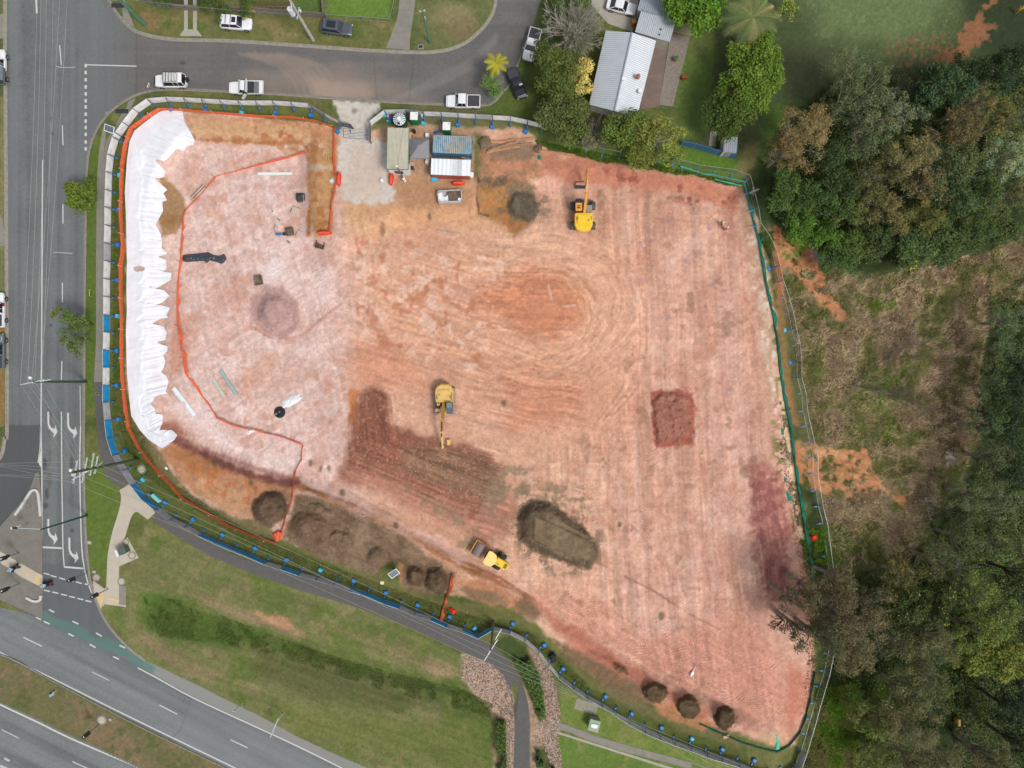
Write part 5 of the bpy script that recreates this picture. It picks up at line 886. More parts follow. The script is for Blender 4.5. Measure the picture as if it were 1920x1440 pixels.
def roller():
    px, py = 920, 1040; z = hz(px, py); t = empty('padfoot_roller', W(px, py, z), R(-30), 'yellow padfoot roller with ridged drum in a square front frame', 'roller')
    # local -x is the drum end
    f = MB(); f.box((-2.95, 0, .95), (.14, 2.3, .3)); f.box((-.95, 0, .95), (.14, 2.3, .3)); f.box((-1.95, 1.12, .95), (2.0, .12, .3)); f.box((-1.95, -1.12, .95), (2.0, .12, .3)); f.build('drum_frame', YO, t, bevel=.03)
    dr = MB(); dr.tube([(-1.95, -1.03, .78), (-1.95, 1.03, .78)], .72, 28); dm = dr.build('drum', mat('clay_caked_drum', col(150,132,132), .8, var=.25, scale=5), t, smooth=True); pd = MB()
    for k in range(16):
        for q in range(9):
            a = 2 * math.pi * (k + .5 * (q % 2)) / 16; pd.box((-1.95 + .76 * math.cos(a), -.9 + q * .225, .78 + .76 * math.sin(a)), (.13, .13, .12), 0, ('Y', -a + math.pi / 2), .7)
    pd.build('pads', mat('padfoot_pads', col(176,158,156), .8, var=.25, scale=5), dm)
    MB().prism([(-.75, -1.0), (-.2, -1.15), (.6, -.95), (.95, -.4), (.95, .4), (.6, .95), (-.2, 1.15), (-.75, 1.0)], 2.5, 2.66, .03).build('cab_roof', mat('pale_yellow_roof', col(244,220,130), .5), t, bevel=.05); MB().box((.1, 0, 1.75), (1.3, 1.6, 1.5), taper=.95).build('cab', M['glass'], t, bevel=.05); MB().box((.2, 0, .95), (1.9, 1.3, .5)).build('chassis', M['dark'], t)
    MB().prism([(.9, -.62), (2.9, -.55), (3.05, -.3), (3.05, .3), (2.9, .55), (.9, .62)], .95, 1.75, .05).build('engine_cover', YL, t, bevel=.08); MB().box((2.6, 0, 1.77), (.5, .7, .04)).build('radiator_grille', mat('olive_grille', col(140,110,30), .7), t); MB().tube([(1.5, -.3, 1.7), (1.5, -.3, 2.0)], .07, 8).build('exhaust', M['dark'], t)
    for s in (-1, 1):
        wl = MB().tube([(1.5, s * .62, .72), (1.5, s * .72, .72), (1.5, s * 1.15, .72), (1.5, s * 1.22, .72)], [.6, .74, .74, .6], 22).build('wheel', M['black'], t, smooth=True); MB().tube([(1.5, s * 1.1, .72), (1.5, s * 1.24, .72)], .32, 12).build('rim', YP, wl)
roller()
# ---------------------------------------------------------------- site offices and gear
SCR = ribmat('beige_roof_sheet', col(192,188,168), .19, rough=.6, axis=0); SBL = ribmat('weathered_blue_roof', col(92,150,178), .28, col(206,182,142), .6, axis=0, patch=1.6); SCW = ribmat('white_roof_sheet', col(232,238,242), .6, col(240,244,248), .5, axis=0)
def rect_on(pxs, z):      # four picture corners at height z -> centre, size, angle
    P_ = [W(p[0], p[1], z) for p in pxs]; c = sum(P_, Vector()) / 4; e = P_[1] - P_[0]; f = P_[3] - P_[0]; return c, e.length, f.length, math.atan2(e.y, e.x)
def cabin(name, pxs, ht, base, roofm, wallm, lab, cat, skid=0):
    c, w, l, rz = rect_on(pxs, ht + base); t = empty(name, (c.x, c.y, base), rz, lab, cat)
    MB().box((0, 0, ht / 2), (w - .16, l - .16, ht - .04)).build('wall', wallm, t, bevel=.02); r = MB(); r.box((0, 0, ht + .03), (w, l, .1)); ro = r.build('roof', roofm, t, bevel=.02)
    return t, w, l, ht
GW = mat('office_wall', col(224,226,222), .6, var=.04)
t, w, l, ht = cabin('site_office', [(728,239),(768,240),(763,319),(725,317)], 3.0, -.1, SCR, mat('office_wall_white', col(240,242,240), .6, var=.04), 'long site office with ribbed beige roof beside the grey marquee', 'site office')
tr = MB(); tr.box((-w / 2 - .03, 0, ht + .03), (.1, l, .16)); tr.box((w / 2 + .03, 0, ht + .03), (.1, l, .16)); tr.box((0, -l / 2 - .03, ht + .03), (w, .08, .16)); tr.build('roof_edge', M['sage'], t)
MB().box((w / 2 - .05, 1.2, 1.0), (.08, .9, 2.0)).build('door', mat('door_grey', col(190,196,200), .5), t); MB().box((w / 2 - .05, -1.0, 1.4), (.08, 1.3, .8)).build('window', M['glass'], t); MB().box((0, -l / 2 + .02, 1.5), (1.2, .1, .9)).build('window', M['glass'], t); MB().box((-w / 2 - .15, -l / 2 + .9, 1.6), (.35, .7, .5)).build('air_conditioner', M['white'], t, bevel=.03); MB().box((0, l / 2 + .25, 1.5), (.75, .35, .5)).build('air_conditioner', M['cream'], t, bevel=.03)
t, w, l, ht = cabin('shipping_container', [(812,253),(885,256),(885,290),(811,286)], 2.6, -.3, SBL, ribmat('container_blue', col(76,140,176), .28, rough=.6, axis=0), 'blue shipping container with rust streaked corrugated roof', 'shipping container')
for sx in (-1, 1):
    for sy in (-1, 1): MB().box((sx * (w / 2 - .08), sy * (l / 2 - .08), ht / 2 + .05), (.18, .18, ht + .14)).build('corner_post', mat('post_blue', col(70,130,166), .6), t)
rb = MB()
for k in range(21): rb.box((-w / 2 + .2 + k * (w - .4) / 20, 0, ht + .1), (.12, l - .3, .04))
rb.build('roof_ribs', SBL, t); MB().box((-w / 2 - .02, 0, ht / 2), (.06, l - .4, ht - .3)).build('door', mat('container_door', col(60,120,160), .6), t); lk = MB(); 
for y in (-.7, -.25, .25, .7): lk.tube([(-w / 2 - .08, y, .2), (-w / 2 - .08, y, ht - .2)], .025, 5)
lk.build('lock_rods', M['steel'], t)
t, w, l, ht = cabin('shipping_container', [(809,297),(883,300),(882,331),(807,327)], 2.6, -.5, SCW, mat('container_red', col(176,90,74), .6, var=.15), 'white roofed container with rusty red side wall', 'shipping container')
for k, cc in ((0, (218,222,226)), (1, (200,208,214)), (2, (244,246,248))): MB().box((w * (.1 + .12 * k), 0, ht + .10), (w * .115, l * .98, .02)).build('roof_panel', mat('roof_panel_%d' % k, col(*cc), .6), t)
MB().box((w / 2 + .2, -.9, 2.2), (.5, .7, .6)).build('air_conditioner', M['white'], t, bevel=.03); rg = MB(); rg.box((-.3, -l / 2 - .35, .3), (w + .9, .5, .16)); rg.build('side_ledge', mat('rusty_ledge', col(190,96,70), .7, var=.2), t)
# marquee
c, w, l, rz = rect_on([(769,260),(805,260),(804,297),(768,296)], 2.2); t = empty('marquee', (c.x, c.y, 0), rz, 'grey pyramid marquee between the beige office and the containers', 'marquee'); tn = mat('grey_canopy', col(140,140,146), .8, var=.05, scale=1, bump=.15, bscale=2)
V = [(-w/2,-l/2,2.1),(w/2,-l/2,2.1),(w/2,l/2,2.1),(-w/2,l/2,2.1),(-.25,-.25,3.1),(.25,-.25,3.1),(.25,.25,3.1),(-.25,.25,3.1)]; lowv = [(x,y,1.85) for x,y,_ in V[:4]]
MB().add(V + lowv, [(0,1,5,4),(1,2,6,5),(2,3,7,6),(3,0,4,7),(4,5,6,7),(8,9,1,0),(9,10,2,1),(10,11,3,2),(11,8,0,3)]).build('canopy', tn, t); MB().box((0,0,3.16),(.55,.55,.1),taper=.6).build('vent_cap', tn, t, bevel=.02)
for sx in (-1,1):
    for sy in (-1,1): MB().tube([(sx*(w/2-.06),sy*(l/2-.06),-.2),(sx*(w/2-.06),sy*(l/2-.06),2.1)],.03,6).build('leg', M['steel'], t)
# water tank
g = W(748.5, 223, 2.1); t = empty('water_tank', (g.x, g.y, hz(750, 225)), 0, 'dark green water tank with white and green striped round top', 'water tank'); MB().tube([(0,0,0),(0,0,1.9)], .92, 32).build('tank_body', mat('tank_green', col(30,70,66), .5), t, smooth=True); tt = MB(); tw = MB()
for k in range(32):
    a, b_ = 2*math.pi*k/32, 2*math.pi*(k+1)/32; tgt = tw if k % 2 else tt; z_ = .06 if k % 2 else 0
    tgt.add([(.28*math.cos(a),.28*math.sin(a),2.22+z_),(.28*math.cos(b_),.28*math.sin(b_),2.22+z_),(0.93*math.cos(b_),0.93*math.sin(b_),1.93+z_),(0.93*math.cos(a),0.93*math.sin(a),1.93+z_)],[(0,1,2,3)]); tgt.add([(0,0,1.9),(0.93*math.cos(a),0.93*math.sin(a),1.9),(0.93*math.cos(b_),0.93*math.sin(b_),1.9)],[(0,1,2)])
tt.build('roof', mat('tank_roof_green', col(96,140,140), .5), t); tw.build('roof_ribs', M['white'], t); MB().tube([(0,0,2.2),(0,0,2.33)],.3,14).build('roof_cap', M['white'], t); MB().tube([(-.1,-.6,2.02),(-.1,-.6,2.17)],.2,14).build('inlet_lid', M['black'], t)
# portable toilets
GT = mat('toilet_green', col(20,130,84), .5)
for pc, lab in ([(776,217), 'portable toilet with green sides next to the striped water tank'], [(837,236), 'portable toilet with green sides above the blue container']):
    g = W(pc[0], pc[1], 2.3); zb = hz(pc[0], pc[1]); t = empty('portable_toilet', (g.x, g.y, zb), R(-2), lab, 'toilet', 'portable toilets by the fence'); MB().box((0,0,1.1),(1.08,1.12,2.2)).build('wall', GT, t, bevel=.03); MB().prism([(-.58,-.6),(.58,-.6),(.58,.6),(-.58,.6)],2.2,2.32,.05).build('roof', M['white'], t, bevel=.03); MB().box((0,-.57,1.05),(.7,.04,1.9)).build('door', mat('toilet_door', col(16,120,76),.5), t); MB().tube([(.35,.3,2.3),(.35,.3,2.42)],.06,8).build('vent_pipe', M['dark'], t)
# rubbish trailer / skip
c, w, l, rz = rect_on([(822,362),(866,360),(868,381),(823,384)], -.3); t = empty('rubbish_skip', (c.x, c.y, hz(845,372)), rz, 'pale skip bin full of white sheeting and scrap below the containers', 'skip bin'); sk = MB(); sk.box((0,l/2-.05,.55),(w,.1,1.0)); sk.box((0,-l/2+.05,.55),(w,.1,1.0)); sk.box((-w/2+.05,0,.55),(.1,l,1.0)); sk.box((w/2-.05,0,.55),(.1,l,1.0)); sk.box((0,0,.1),(w,l,.1)); sk.build('bin_body', mat('skip_grey', col(204,204,206),.6,var=.1,scale=3), t)
rr_ = random.Random(5); MB().box((.6,0,.55),(w*.5,l*.85,.6)).build('rubbish', mat('brown_rubbish', col(110,92,80),.9,var=.4,scale=4,bump=.8,bscale=5), t, bevel=.08)
for k in range(7):
    a = rr_.uniform(0,3.1); MB().box((-1.45+k*.32, rr_.uniform(-.35,.35), .72+.04*k%3*.1),(rr_.uniform(.6,1.0),rr_.uniform(.4,.8),.05),a,('X',rr_.uniform(-.3,.3))).build('white_sheet', M['white'], t, bevel=.01)
MB().tube([(1.35,.3,.8),(1.35,.3,1.0)],.22,12).build('drum', mat('brown_drum', col(96,70,52),.7), t); MB().tube([(1.4,-.55,.8),(1.4,-.55,1.05)],.22,12).build('bucket', M['white'], t)
# orange barriers
OB = mat('orange_plastic_barrier', col(238,62,34), .45, var=.06)
for (px, py, a, lab, L) in ((637,337,86,'upright orange water barrier at the left edge of the gravel',2.1),(735,337,84,'orange water barrier standing against the beige office end',1.9),(860,345,4,'orange water barrier below the red sided container',1.9),(609.5,438,3,'orange water barrier at the foot of the orange mesh',2.1)):
    g = G(px, py); t = empty('water_barrier', g, R(a), lab, 'barrier', 'orange water barriers'); b = MB(); h_ = L/2
    b.loft([(-h_,.06,0,.5),(-h_*.85,.22,0,.85),(-h_*.4,.3,0,.95),(h_*.4,.3,0,.95),(h_*.85,.22,0,.85),(h_,.06,0,.5)],12,.7); b.build('barrier_shell', OB, t, smooth=True)
    MB().box((0,0,.94),(L*.75,.12,.1)).build('top_ridge', mat('orange_ridge', col(250,100,70),.4), t, bevel=.03); MB().tube([(h_*.5,0,.9),(h_*.5,0,1.02)],.07,8).build('filler_cap', M['dark'], t)
# cattle grid
c, w, l, rz = rect_on([(646,242),(693,245),(692,261),(645,258)], 0); t = empty('shaker_grid', (c.x,c.y,hz(668,250)+.02), rz, 'steel shaker grid laid across the gravel entrance', 'cattle grid'); b = MB(); b.box((-w/2,0,.08),(.12,l,.16)); b.box((w/2,0,.08),(.12,l,.16)); b.box((0,0,.06),(.1,l,.12)); b.box((0,l/2,.05),(w,.1,.1)); b.box((0,-l/2,.05),(w,.1,.1)); b.build('frame', mat('grid_steel', col(150,146,146),.6,.3), t); b = MB()
for k in range(6): b.box((0,-l/2+.1+k*(l-.2)/5,.14),(w,.13,.06))
b.build('bars', mat('dusty_steel', col(220,214,208),.7), t); MB().box((0,0,.015),(w-.1,l-.1,.02)).build('grid_floor', mat('dark_floor', col(70,62,58),.9), t)  # light bars over a plain dark sheet
# ---------------------------------------------------------------- soil heaps
def heap(poly, hgt, c, lab, seed, soft=10, rough=.25, c2=None, name='soil_heap', ridge=None, tracks=None, cat='soil heap', inner=None, edge=11):
    b = bbox(poly); gx = np.arange(b[0] - 8, b[1] + 8, 1.5); gy = np.arange(b[2] - 8, b[3] + 8, 1.5); X, Y = np.meshgrid(gx, gy)
    d = sdf(poly, X, Y) + 10 * (fbm(X, Y, 18, 4, seed) - .5) + 3 * (fbm(X, Y, 4.5, 3, seed + 1) - .5); prof = sst(0, -soft, d); zb = np.array([[hz(x, y) for x in gx] for y in gy])
    n = fbm(X, Y, 22, 5, seed + 3) - .5; n2 = fbm(X, Y, 6, 4, seed + 4) - .5; z = zb + hgt * prof * (1 + rough * 2 * n) + n2 * rough * .9 * prof - .03
    if ridge:
        for pts, dh in ridge: z = z + dh * np.exp(-(dline(pts, X, Y) / 3.0) ** 2) * prof
    k = (D - z) / D; V = np.stack([(X - 960) / S * k, (720 - Y) / S * k, z], -1).reshape(-1, 3)
    cc = np.array(c, float) + (n * 40 + n2 * 30)[..., None] * np.array((1, .95, .85)); 
    if c2 is not None: mk = sst(.5, .62, fbm(X, Y, 12, 4, seed + 9))[..., None]; cc = cc * (1 - mk) + np.array(c2) * mk
    if inner is not None: mk = sst(4, -6, sdf(inner[0], X, Y) + 8 * (fbm(X, Y, 10, 3, seed + 7) - .5))[..., None]; cc = cc * (1 - mk) + (np.array(inner[1]) + (n2 * 36)[..., None]) * mk
    jj = np.clip(np.searchsorted(ys, Y) - 1, 0, NY - 2); ii_ = np.clip(np.searchsorted(xs, X) - 1, 0, NX - 2); eg = sst(-.5, -edge, d + 6 * (fbm(X, Y, 5, 3, seed + 12) - .5))[..., None]; cc = P[jj, ii_] * (1 - eg) + cc * eg
    cc = cc * (1 + .14 * (np.random.RandomState(seed).rand(*X.shape)[..., None] - .5)); NY_, NX_ = X.shape; ii = np.arange(NX_ * NY_).reshape(NY_, NX_); F_ = np.stack([ii[1:, :-1], ii[1:, 1:], ii[:-1, 1:], ii[:-1, :-1]], -1); dd = (d[1:, 1:] + d[:-1, :-1]) / 2; F_ = F_[dd < 1.5]
    us = np.unique(F_); rm = np.zeros(NX_ * NY_, int); rm[us] = np.arange(len(us)); o = np_mesh(name, V[us], rm[F_], SOIL, (lin(np.clip(cc, 5, 250)) / KX).reshape(-1, 3)[us], smooth=True); one(o, lab, cat)
SOIL = attrmat('loose_soil', .98, .12, 5, .5, 4)
heap([(975,945),(1000,932),(1035,938),(1070,960),(1100,985),(1128,1022),(1130,1050),(1110,1072),(1085,1070),(1040,1055),(1000,1040),(970,1015),(965,975)], 2.0, (114,97,78), 'large dark brown soil heap with a flattened track ramp in the lower middle', 201, 26, .12, (98,84,66), inner=([(1000,965),(1050,975),(1100,1005),(1115,1035),(1090,1052),(1040,1040),(1005,1015)], (130,112,88)), edge=10, ridge=[([(1010,968),(1060,990),(1120,1020)], -.35),([(1000,1010),(1040,1030),(1090,1058)], -.45),([(1005,970),(1002,1008)], .25)])
heap(oval(506,953,40,36,-20), 1.6, (108,88,70), 'dark soil heap just left of the orange mesh corner', 202, 20, .3, edge=8)
heap(oval(585,990,44,34,25), 1.1, (118,96,76), 'dark soil heap just right of the orange mesh corner', 203, 22, .4, edge=8); heap(oval(706,1043,22,24,20), .9, (124,102,82), 'smooth low soil heap near the green weed patch', 204, 18, .2, edge=8)
heap(oval(780,1082,22,23), 1.4, (104,82,64), 'left of the two dark heaps beside the short orange mesh', 205, 14, .35, edge=8); heap(oval(819,1089,26,30,-30), 1.6, (98,78,60), 'right dark heap touching the short orange mesh', 206, 16, .35, edge=8)
heap(oval(1229,1300,25,22,30), 1.3, (100,82,60), 'leftmost of three dark heaps on the lower red slope', 207, 12, .3, edge=4); heap(oval(1290,1325,26,22,40), 1.2, (96,80,58), 'middle of three dark heaps on the lower red slope', 208, 12, .3, edge=4); heap(oval(1359,1347,22,27,-10), 1.3, (92,76,56), 'rightmost of three dark heaps above the silt fence', 209, 12, .3, edge=4)
heap([(1222,748),(1238,733),(1262,727),(1282,737),(1300,742),(1298,770),(1305,795),(1296,818),(1280,840),(1250,836),(1228,842),(1224,812),(1219,785)], .5, (158,106,90), 'square heap of raw red clay on the right of the site', 210, 14, .6, (174,122,104), edge=16, cat='clay heap', name='clay_heap'); heap(oval(982,388,36,31,20), .8, (100,90,76), 'grey brown heap left of the wheeled excavator', 211, 16, .35)
heap([(478,570),(500,548),(530,545),(549,575),(552,608),(530,626),(500,618),(482,598)], .9, (182,148,142), 'pale mauve gravel heap in the left of the site', 212, 20, .08, edge=5, name='gravel_heap', cat='gravel heap'); heap(oval(640,1012,30,18,25), .8, (132,110,88), 'low rough heap between the round heap and the smooth one', 214, 12, .5, edge=8)
heap(oval(600,955,26,12,25), .6, (134,112,90), 'low brown bank above the round heap by the mesh', 215, 10, .5, edge=8)
heap(oval(1165,1255,26,10,38), .6, (124,98,72), 'spilled brown soil heap below the lower red slope edge', 213, 10, .3)
# ---------------------------------------------------------------- things lying on the site
def plank(px0, px1, w, th, m, name, lab, cat, up=0.0, group=None, z=None):
    a, b_ = G(*px0, up), G(*px1, up); o = MB(); d = b_ - a; o.box((0, 0, th / 2), (d.length, w, th)); ob = o.build(name, m, bevel=min(th, w) * .12); ob.location = (a + b_) / 2; ob.rotation_euler = (0, 0, math.atan2(d.y, d.x)); ob.location.z = max(a.z, b_.z) + .01; return tag(ob, lab, cat, group)
ZN = mat('zinc_channel', col(232,242,246), .5, 0, .06); ZG = mat('grey_green_channel', col(168,184,186), .5, 0, .08); ZP = mat('pale_channel', col(206,208,196), .6)
def channel(p, q, w, m, lab):
    a, b_ = G(*p), G(*q); d = b_ - a; L = d.length; t = empty('steel_channel', ((a.x+b_.x)/2,(a.y+b_.y)/2,max(a.z,b_.z)+.02), math.atan2(d.y, d.x), lab, 'steel channel', 'steel channels on the earth'); MB().box((0,0,.04),(L,w,.05)).build('web', m, t); e = MB(); e.box((0,w/2,.12),(L,.05,.22)); e.box((0,-w/2,.12),(L,.05,.22)); e.build('flanges', m, t)
channel((326,727),(366,779), .62, ZN, 'widest pale blue steel channel nearest the white sheeting'); channel((400,710),(421,743), .42, ZP, 'short pale grey steel channel, middle of three'); channel((414,694),(444,740), .5, ZG, 'grey green steel channel, rightmost of three')
plank((484,326),(549,326), .38, .12, M['white'], 'white_beam', 'long white beam lying near the top of the pink earth', 'beam'); plank((817,430),(865,438), .07, .07, M['steel'], 'steel_pipe', 'thin steel pipe lying in the open middle ground', 'pipe'); plank((612,280),(613,306), .1, .08, M['timber'], 'timber_length', 'left of two thin timber lengths beside the gravel entrance', 'timber'); plank((616,278),(617,306), .1, .08, M['timber'], 'timber_length', 'right of two thin timber lengths beside the gravel entrance', 'timber'); plank((600,369),(609,381), .06, .06, M['timber'], 'timber_stake', 'thin yellow stake on the orange clay strip', 'stake'); plank((497,657+15),(498,673), .1, .1, M['timber'], 'timber_peg', 'tiny peg in the pale earth left centre', 'peg') if False else None
def crumple(name, poly, hgt, m, lab, cat, seed, amp=.12):
    b = bbox(poly); gx = np.arange(b[0] - 1, b[1] + 1, .8); gy = np.arange(b[2] - 1, b[3] + 1, .8); X, Y = np.meshgrid(gx, gy); d = sdf(poly, X, Y); zb = hz((b[0]+b[1])/2, (b[2]+b[3])/2)
    z = zb + .05 + hgt * sst(0, -4, d) + amp * np.abs(fbm(X, Y, 5, 3, seed) - .5) * 4 * sst(1, -2, d); k = (D - z) / D; V = np.stack([(X - 960) / S * k, (720 - Y) / S * k, z], -1).reshape(-1, 3); NY_, NX_ = X.shape; ii = np.arange(NX_ * NY_).reshape(NY_, NX_); F_ = np.stack([ii[1:, :-1], ii[1:, 1:], ii[:-1, 1:], ii[:-1, :-1]], -1); F_ = F_[((d[1:, 1:] + d[:-1, :-1]) / 2) < .2]; us = np.unique(F_); rm = np.zeros(NX_ * NY_, int); rm[us] = np.arange(len(us)); o = np_mesh(name, V[us], rm[F_], m); return one(o, lab, cat)
BP = mat('black_plastic_film', col(54,60,70), .3, var=.25, scale=5, spec=.7)
crumple('black_sheeting', [(341,488),(344,478),(362,476),(380,474),(390,473),(400,478),(412,480),(420,476),(425,486),(420,492),(416,495),(405,491),(393,488),(387,494),(383,489),(352,491),(341,489)], .35, BP, 'long strip of crumpled black plastic on the pink earth', 'plastic sheet', 301)
crumple('white_sheeting', [(528,760),(531,751),(537,748),(549,742),(560,738),(562,743),(567,745),(562,751),(553,757),(540,764),(537,766),(540,761),(530,766)], .12, M['white'], 'small crumpled white sheet beside the black coil', 'plastic sheet', 302); crumple('white_sheeting', [(464,803),(476,804),(478,808),(472,811),(467,815),(463,814)], .1, M['white'], 'small white scrap of sheeting at the orange mesh bend', 'plastic sheet', 303)
crumple('orange_mesh_bundle', [(508,1001),(522,993),(530,998),(528,1010),(518,1016)], .5, ORM, 'bundled orange mesh at the lowest corner of the barrier', 'mesh bundle', 304, .2); crumple('orange_mesh_bundle', [(841,1140),(848,1139),(855,1144),(852,1152),(846,1149)], .4, OB, 'bright orange mesh bundle on grass above the blue fence', 'mesh bundle', 305, .15); crumple('orange_mesh_bundle', [(1518,1007),(1525,1001),(1533,1002),(1533,1011),(1524,1015)], .4, OB, 'bright orange mesh bundle outside the right silt fence', 'mesh bundle', 306, .15)
crumple('black_bag', [(1027,1230),(1037,1221),(1043,1228),(1042,1242),(1034,1243)], .6, M['black'], 'black rubbish bag against the inside of the lower fence', 'bag', 307, .2); crumple('green_scrap', [(1008,293),(1013,291),(1016,296),(1013,300),(1009,299)], .2, GRN, 'scrap of green cloth by the fallen logs', 'cloth', 308, .1)
for k, pl in enumerate(([(1464,802),(1470,805),(1470,815),(1465,815)],[(1470,895),(1476,897),(1474,903),(1470,901)],[(1470,915),(1480,925),(1488,938),(1480,940),(1473,930)])): crumple('green_scrap', pl, .1, GRN, ['torn green scrap beside the silt fence, uppermost of three','tiny torn green scrap beside the silt fence, middle of three','torn green scrap beside the silt fence, lowest of three'][k], 'cloth', 310 + k, .1)
crumple('rubbish_pile', [(1454,1375),(1458,1377),(1462,1404),(1453,1408)], .1, MINT, 'pale torn strip inside the bottom right corner', 'cloth', 320, .1)
a, b_ = G(360,371,.25), G(383,347,.25); d = b_ - a; t = empty('ladder', a, math.atan2(d.y, d.x), 'pale ladder lying beside the inner orange mesh', 'ladder'); r_ = MB(); r_.box((d.length/2,.2,.1),(d.length,.06,.08)); r_.box((d.length/2,-.2,.1),(d.length,.06,.08)); r_.build('rails', M['dark'], t); r_ = MB()
for k in range(9): r_.box((.12+k*(d.length-.24)/8,0,.1),(.07,.4,.05))
r_.build('rungs', M['cream'], t)
# black coil
g = G(525, 773); t = empty('pipe_coil', g, 0, 'black coil of pipe with a hole in the middle', 'pipe coil')
for q in range(5):
    b = MB(); n = 26; b.tube([((.24 + q * .13) * math.cos(2 * math.pi * k / n), (.24 + q * .13) * math.sin(2 * math.pi * k / n), .14 + .1 * (q % 2)) for k in range(n + 1)], .11, 8, False); b.build('coil_loop', M['black'], t, smooth=True)
MB().box((-.45, -.25, .4), (.25, .08, .03), .8).build('tie', M['white'], t)
# excavator buckets, toolboxes, spare gear
def bucket(px, py, a, s, m, lab):
    t = empty('loose_bucket', G(px, py), R(a), lab, 'excavator bucket', 'loose excavator buckets'); b = MB(); b.xprism([(-.6*s,.05),(-.6*s,.12),(.5*s,.12),(.6*s,.7*s),(.66*s,.7*s),(.6*s,.05)],-.7*s,.7*s); b.box((0,.7*s,.35*s),(1.2*s,.06,.6*s)); b.box((0,-.7*s,.35*s),(1.2*s,.06,.6*s)); b.build('shell', m, t); e = MB()
    for k in range(5): e.box((-.72*s,(-.56+k*.28)*s,.1),(.25*s,.12*s,.07))
    e.build('teeth', M['dark'], t); h_ = MB(); h_.box((.4*s,.15*s,.75*s),(.3*s,.06,.3*s)); h_.box((.4*s,-.15*s,.75*s),(.3*s,.06,.3*s)); h_.build('lugs', m, t)
bucket(565,371,90,.85, mat('grey_black_steel', col(78,78,80),.6,.3,.2,4),'dark ribbed bucket on the pink earth beside the clay edge'); bucket(544,434,100,.8, mat('rusty_steel', col(122,104,92),.7,.2,.25,4),'brown bucket next to the blue tool'); bucket(601,460,-105,.9, mat('brown_steel', col(120,94,70),.7,.2,.25,4),'brown bucket below the orange barrier end'); bucket(486,526,10,.95, mat('tan_steel', col(132,116,98),.7,.2,.2,4),'shallow brown bucket above the pale gravel heap')
for px, py, a, lab in ((554,395,-20,'upper pale square board on the pink earth'),(563,440,-28,'lower pale square board on the pink earth')):
    t = empty('pallet_board', G(px, py), R(a), lab, 'board', 'pale square boards'); MB().box((0,0,.06),(1.2,1.0,.08)).build('deck', mat('pale_board', col(204,178,164),.8,var=.1,scale=2), t); b = MB(); b.box((0,.53,.08),(1.25,.06,.1)); b.box((-.6,-.1,.08),(.06,.7,.1)); b.build('edge_strip', M['dark'], t)
t = empty('compactor', G(524,440), R(5), 'blue hand compactor with a curved dark handle', 'compactor'); MB().box((0,0,.3),(.9,.35,.35)).build('engine', M['blue'], t, bevel=.08); MB().box((.9,0,.2),(.6,.45,.3)).build('plate', M['dark'], t, bevel=.03); MB().tube([(-.4,.1,.4),(-.55,.9,.8),(-.2,1.3,.9)],.035,6).build('handle', M['dark'], t)
for px, py, lab in ((512,397,'small white tub on the pink earth left of the pale boards'),(553,355,'small white tub above the dark bucket')):
    t = empty('tub', G(px, py), 0, lab, 'tub'); MB().tube([(0,0,0),(0,0,.3)],[.16,.2],12).build('tub_body', M['white'], t); MB().tube([(0,0,.28),(0,0,.32)],.12,10).build('contents', M['dark'], t)
for a_, b_, lab in (((520,409),(525,414),'short dark bar above the blue compactor'),((538,451),(544,456),'short dark bar below the brown bucket')): plank(a_, b_, .12, .08, M['dark'], 'steel_bar', lab, 'bar')
t = empty('manhole_riser', G(623,340), 0, 'round concrete riser standing in clay beside the orange barrier', 'manhole'); MB().tube([(0,0,0),(0,0,.25)],.42,18).build('ring', M['conc3'], t); MB().tube([(0,0,.2),(0,0,.3)],.18,12).build('cap', M['white'], t)
# logs
LG = mat('log_bark', col(160,126,100), .9, var=.3, scale=2, bump=.6, bscale=6); LG2 = mat('split_log', col(186,136,100), .9, var=.25, scale=2, bump=.5, bscale=6)
def log(pts, r, m, lab, up=.15):
    Pp = [G(p[0], p[1], up) for p in pts]; o = Pp[0].copy(); b = MB(); b.tube([p - o for p in Pp], [r * (1 - .4 * i / len(Pp)) for i in range(len(Pp))], 8); ob = b.build('fallen_log', m, smooth=True); ob.location = o; tag(ob, lab, 'log', 'fallen logs at the upper fence')
log([(919,265),(940,267),(960,262),(975,262),(1000,259)],.28,LG2,'reddish fallen log, uppermost in the log pile'); log([(915,284),(935,276),(960,268),(985,263)],.3,LG,'thick fallen log crossing the pile'); log([(922,277),(950,274),(975,271),(998,268)],.2,LG,'straight fallen log in the middle of the pile'); log([(912,286),(930,282),(955,277),(975,275)],.22,LG2,'lowest fallen log of the pile'); log([(958,271),(975,266),(990,272)],.15,LG,'thin crooked log on top of the pile'); log([(1012,283),(1030,285),(1055,288),(1078,291)],.26,LG2,'long single log lying right of the pile')
for px, py, s, lab in ((910,268,.9,'tree root ball at the left end of the log pile'),(1009,280,.6,'small root ball at the start of the single log')):
    rr_ = random.Random(int(px)); t = empty('root_ball', G(px, py), 0, lab, 'root ball'); b = MB(); b.tube([(0,0,-.1),(0,0,.35*s),(0,0,.6*s),(0,0,.75*s)],[.9*s,1.05*s,.8*s,.3*s],12); b.build('soil_clod', mat('root_soil', col(120,100,78),.95,var=.4,scale=3,bump=1,bscale=4), t, smooth=True)
    for k in range(9): a = rr_.uniform(0,6.28); MB().tube([(0,0,.4*s),(math.cos(a)*s*.8,math.sin(a)*s*.8,.6*s),(math.cos(a+.3)*s*1.25,math.sin(a+.3)*s*1.25,.3*s)],[.1*s,.06*s,.02],5).build('root', LG, t)
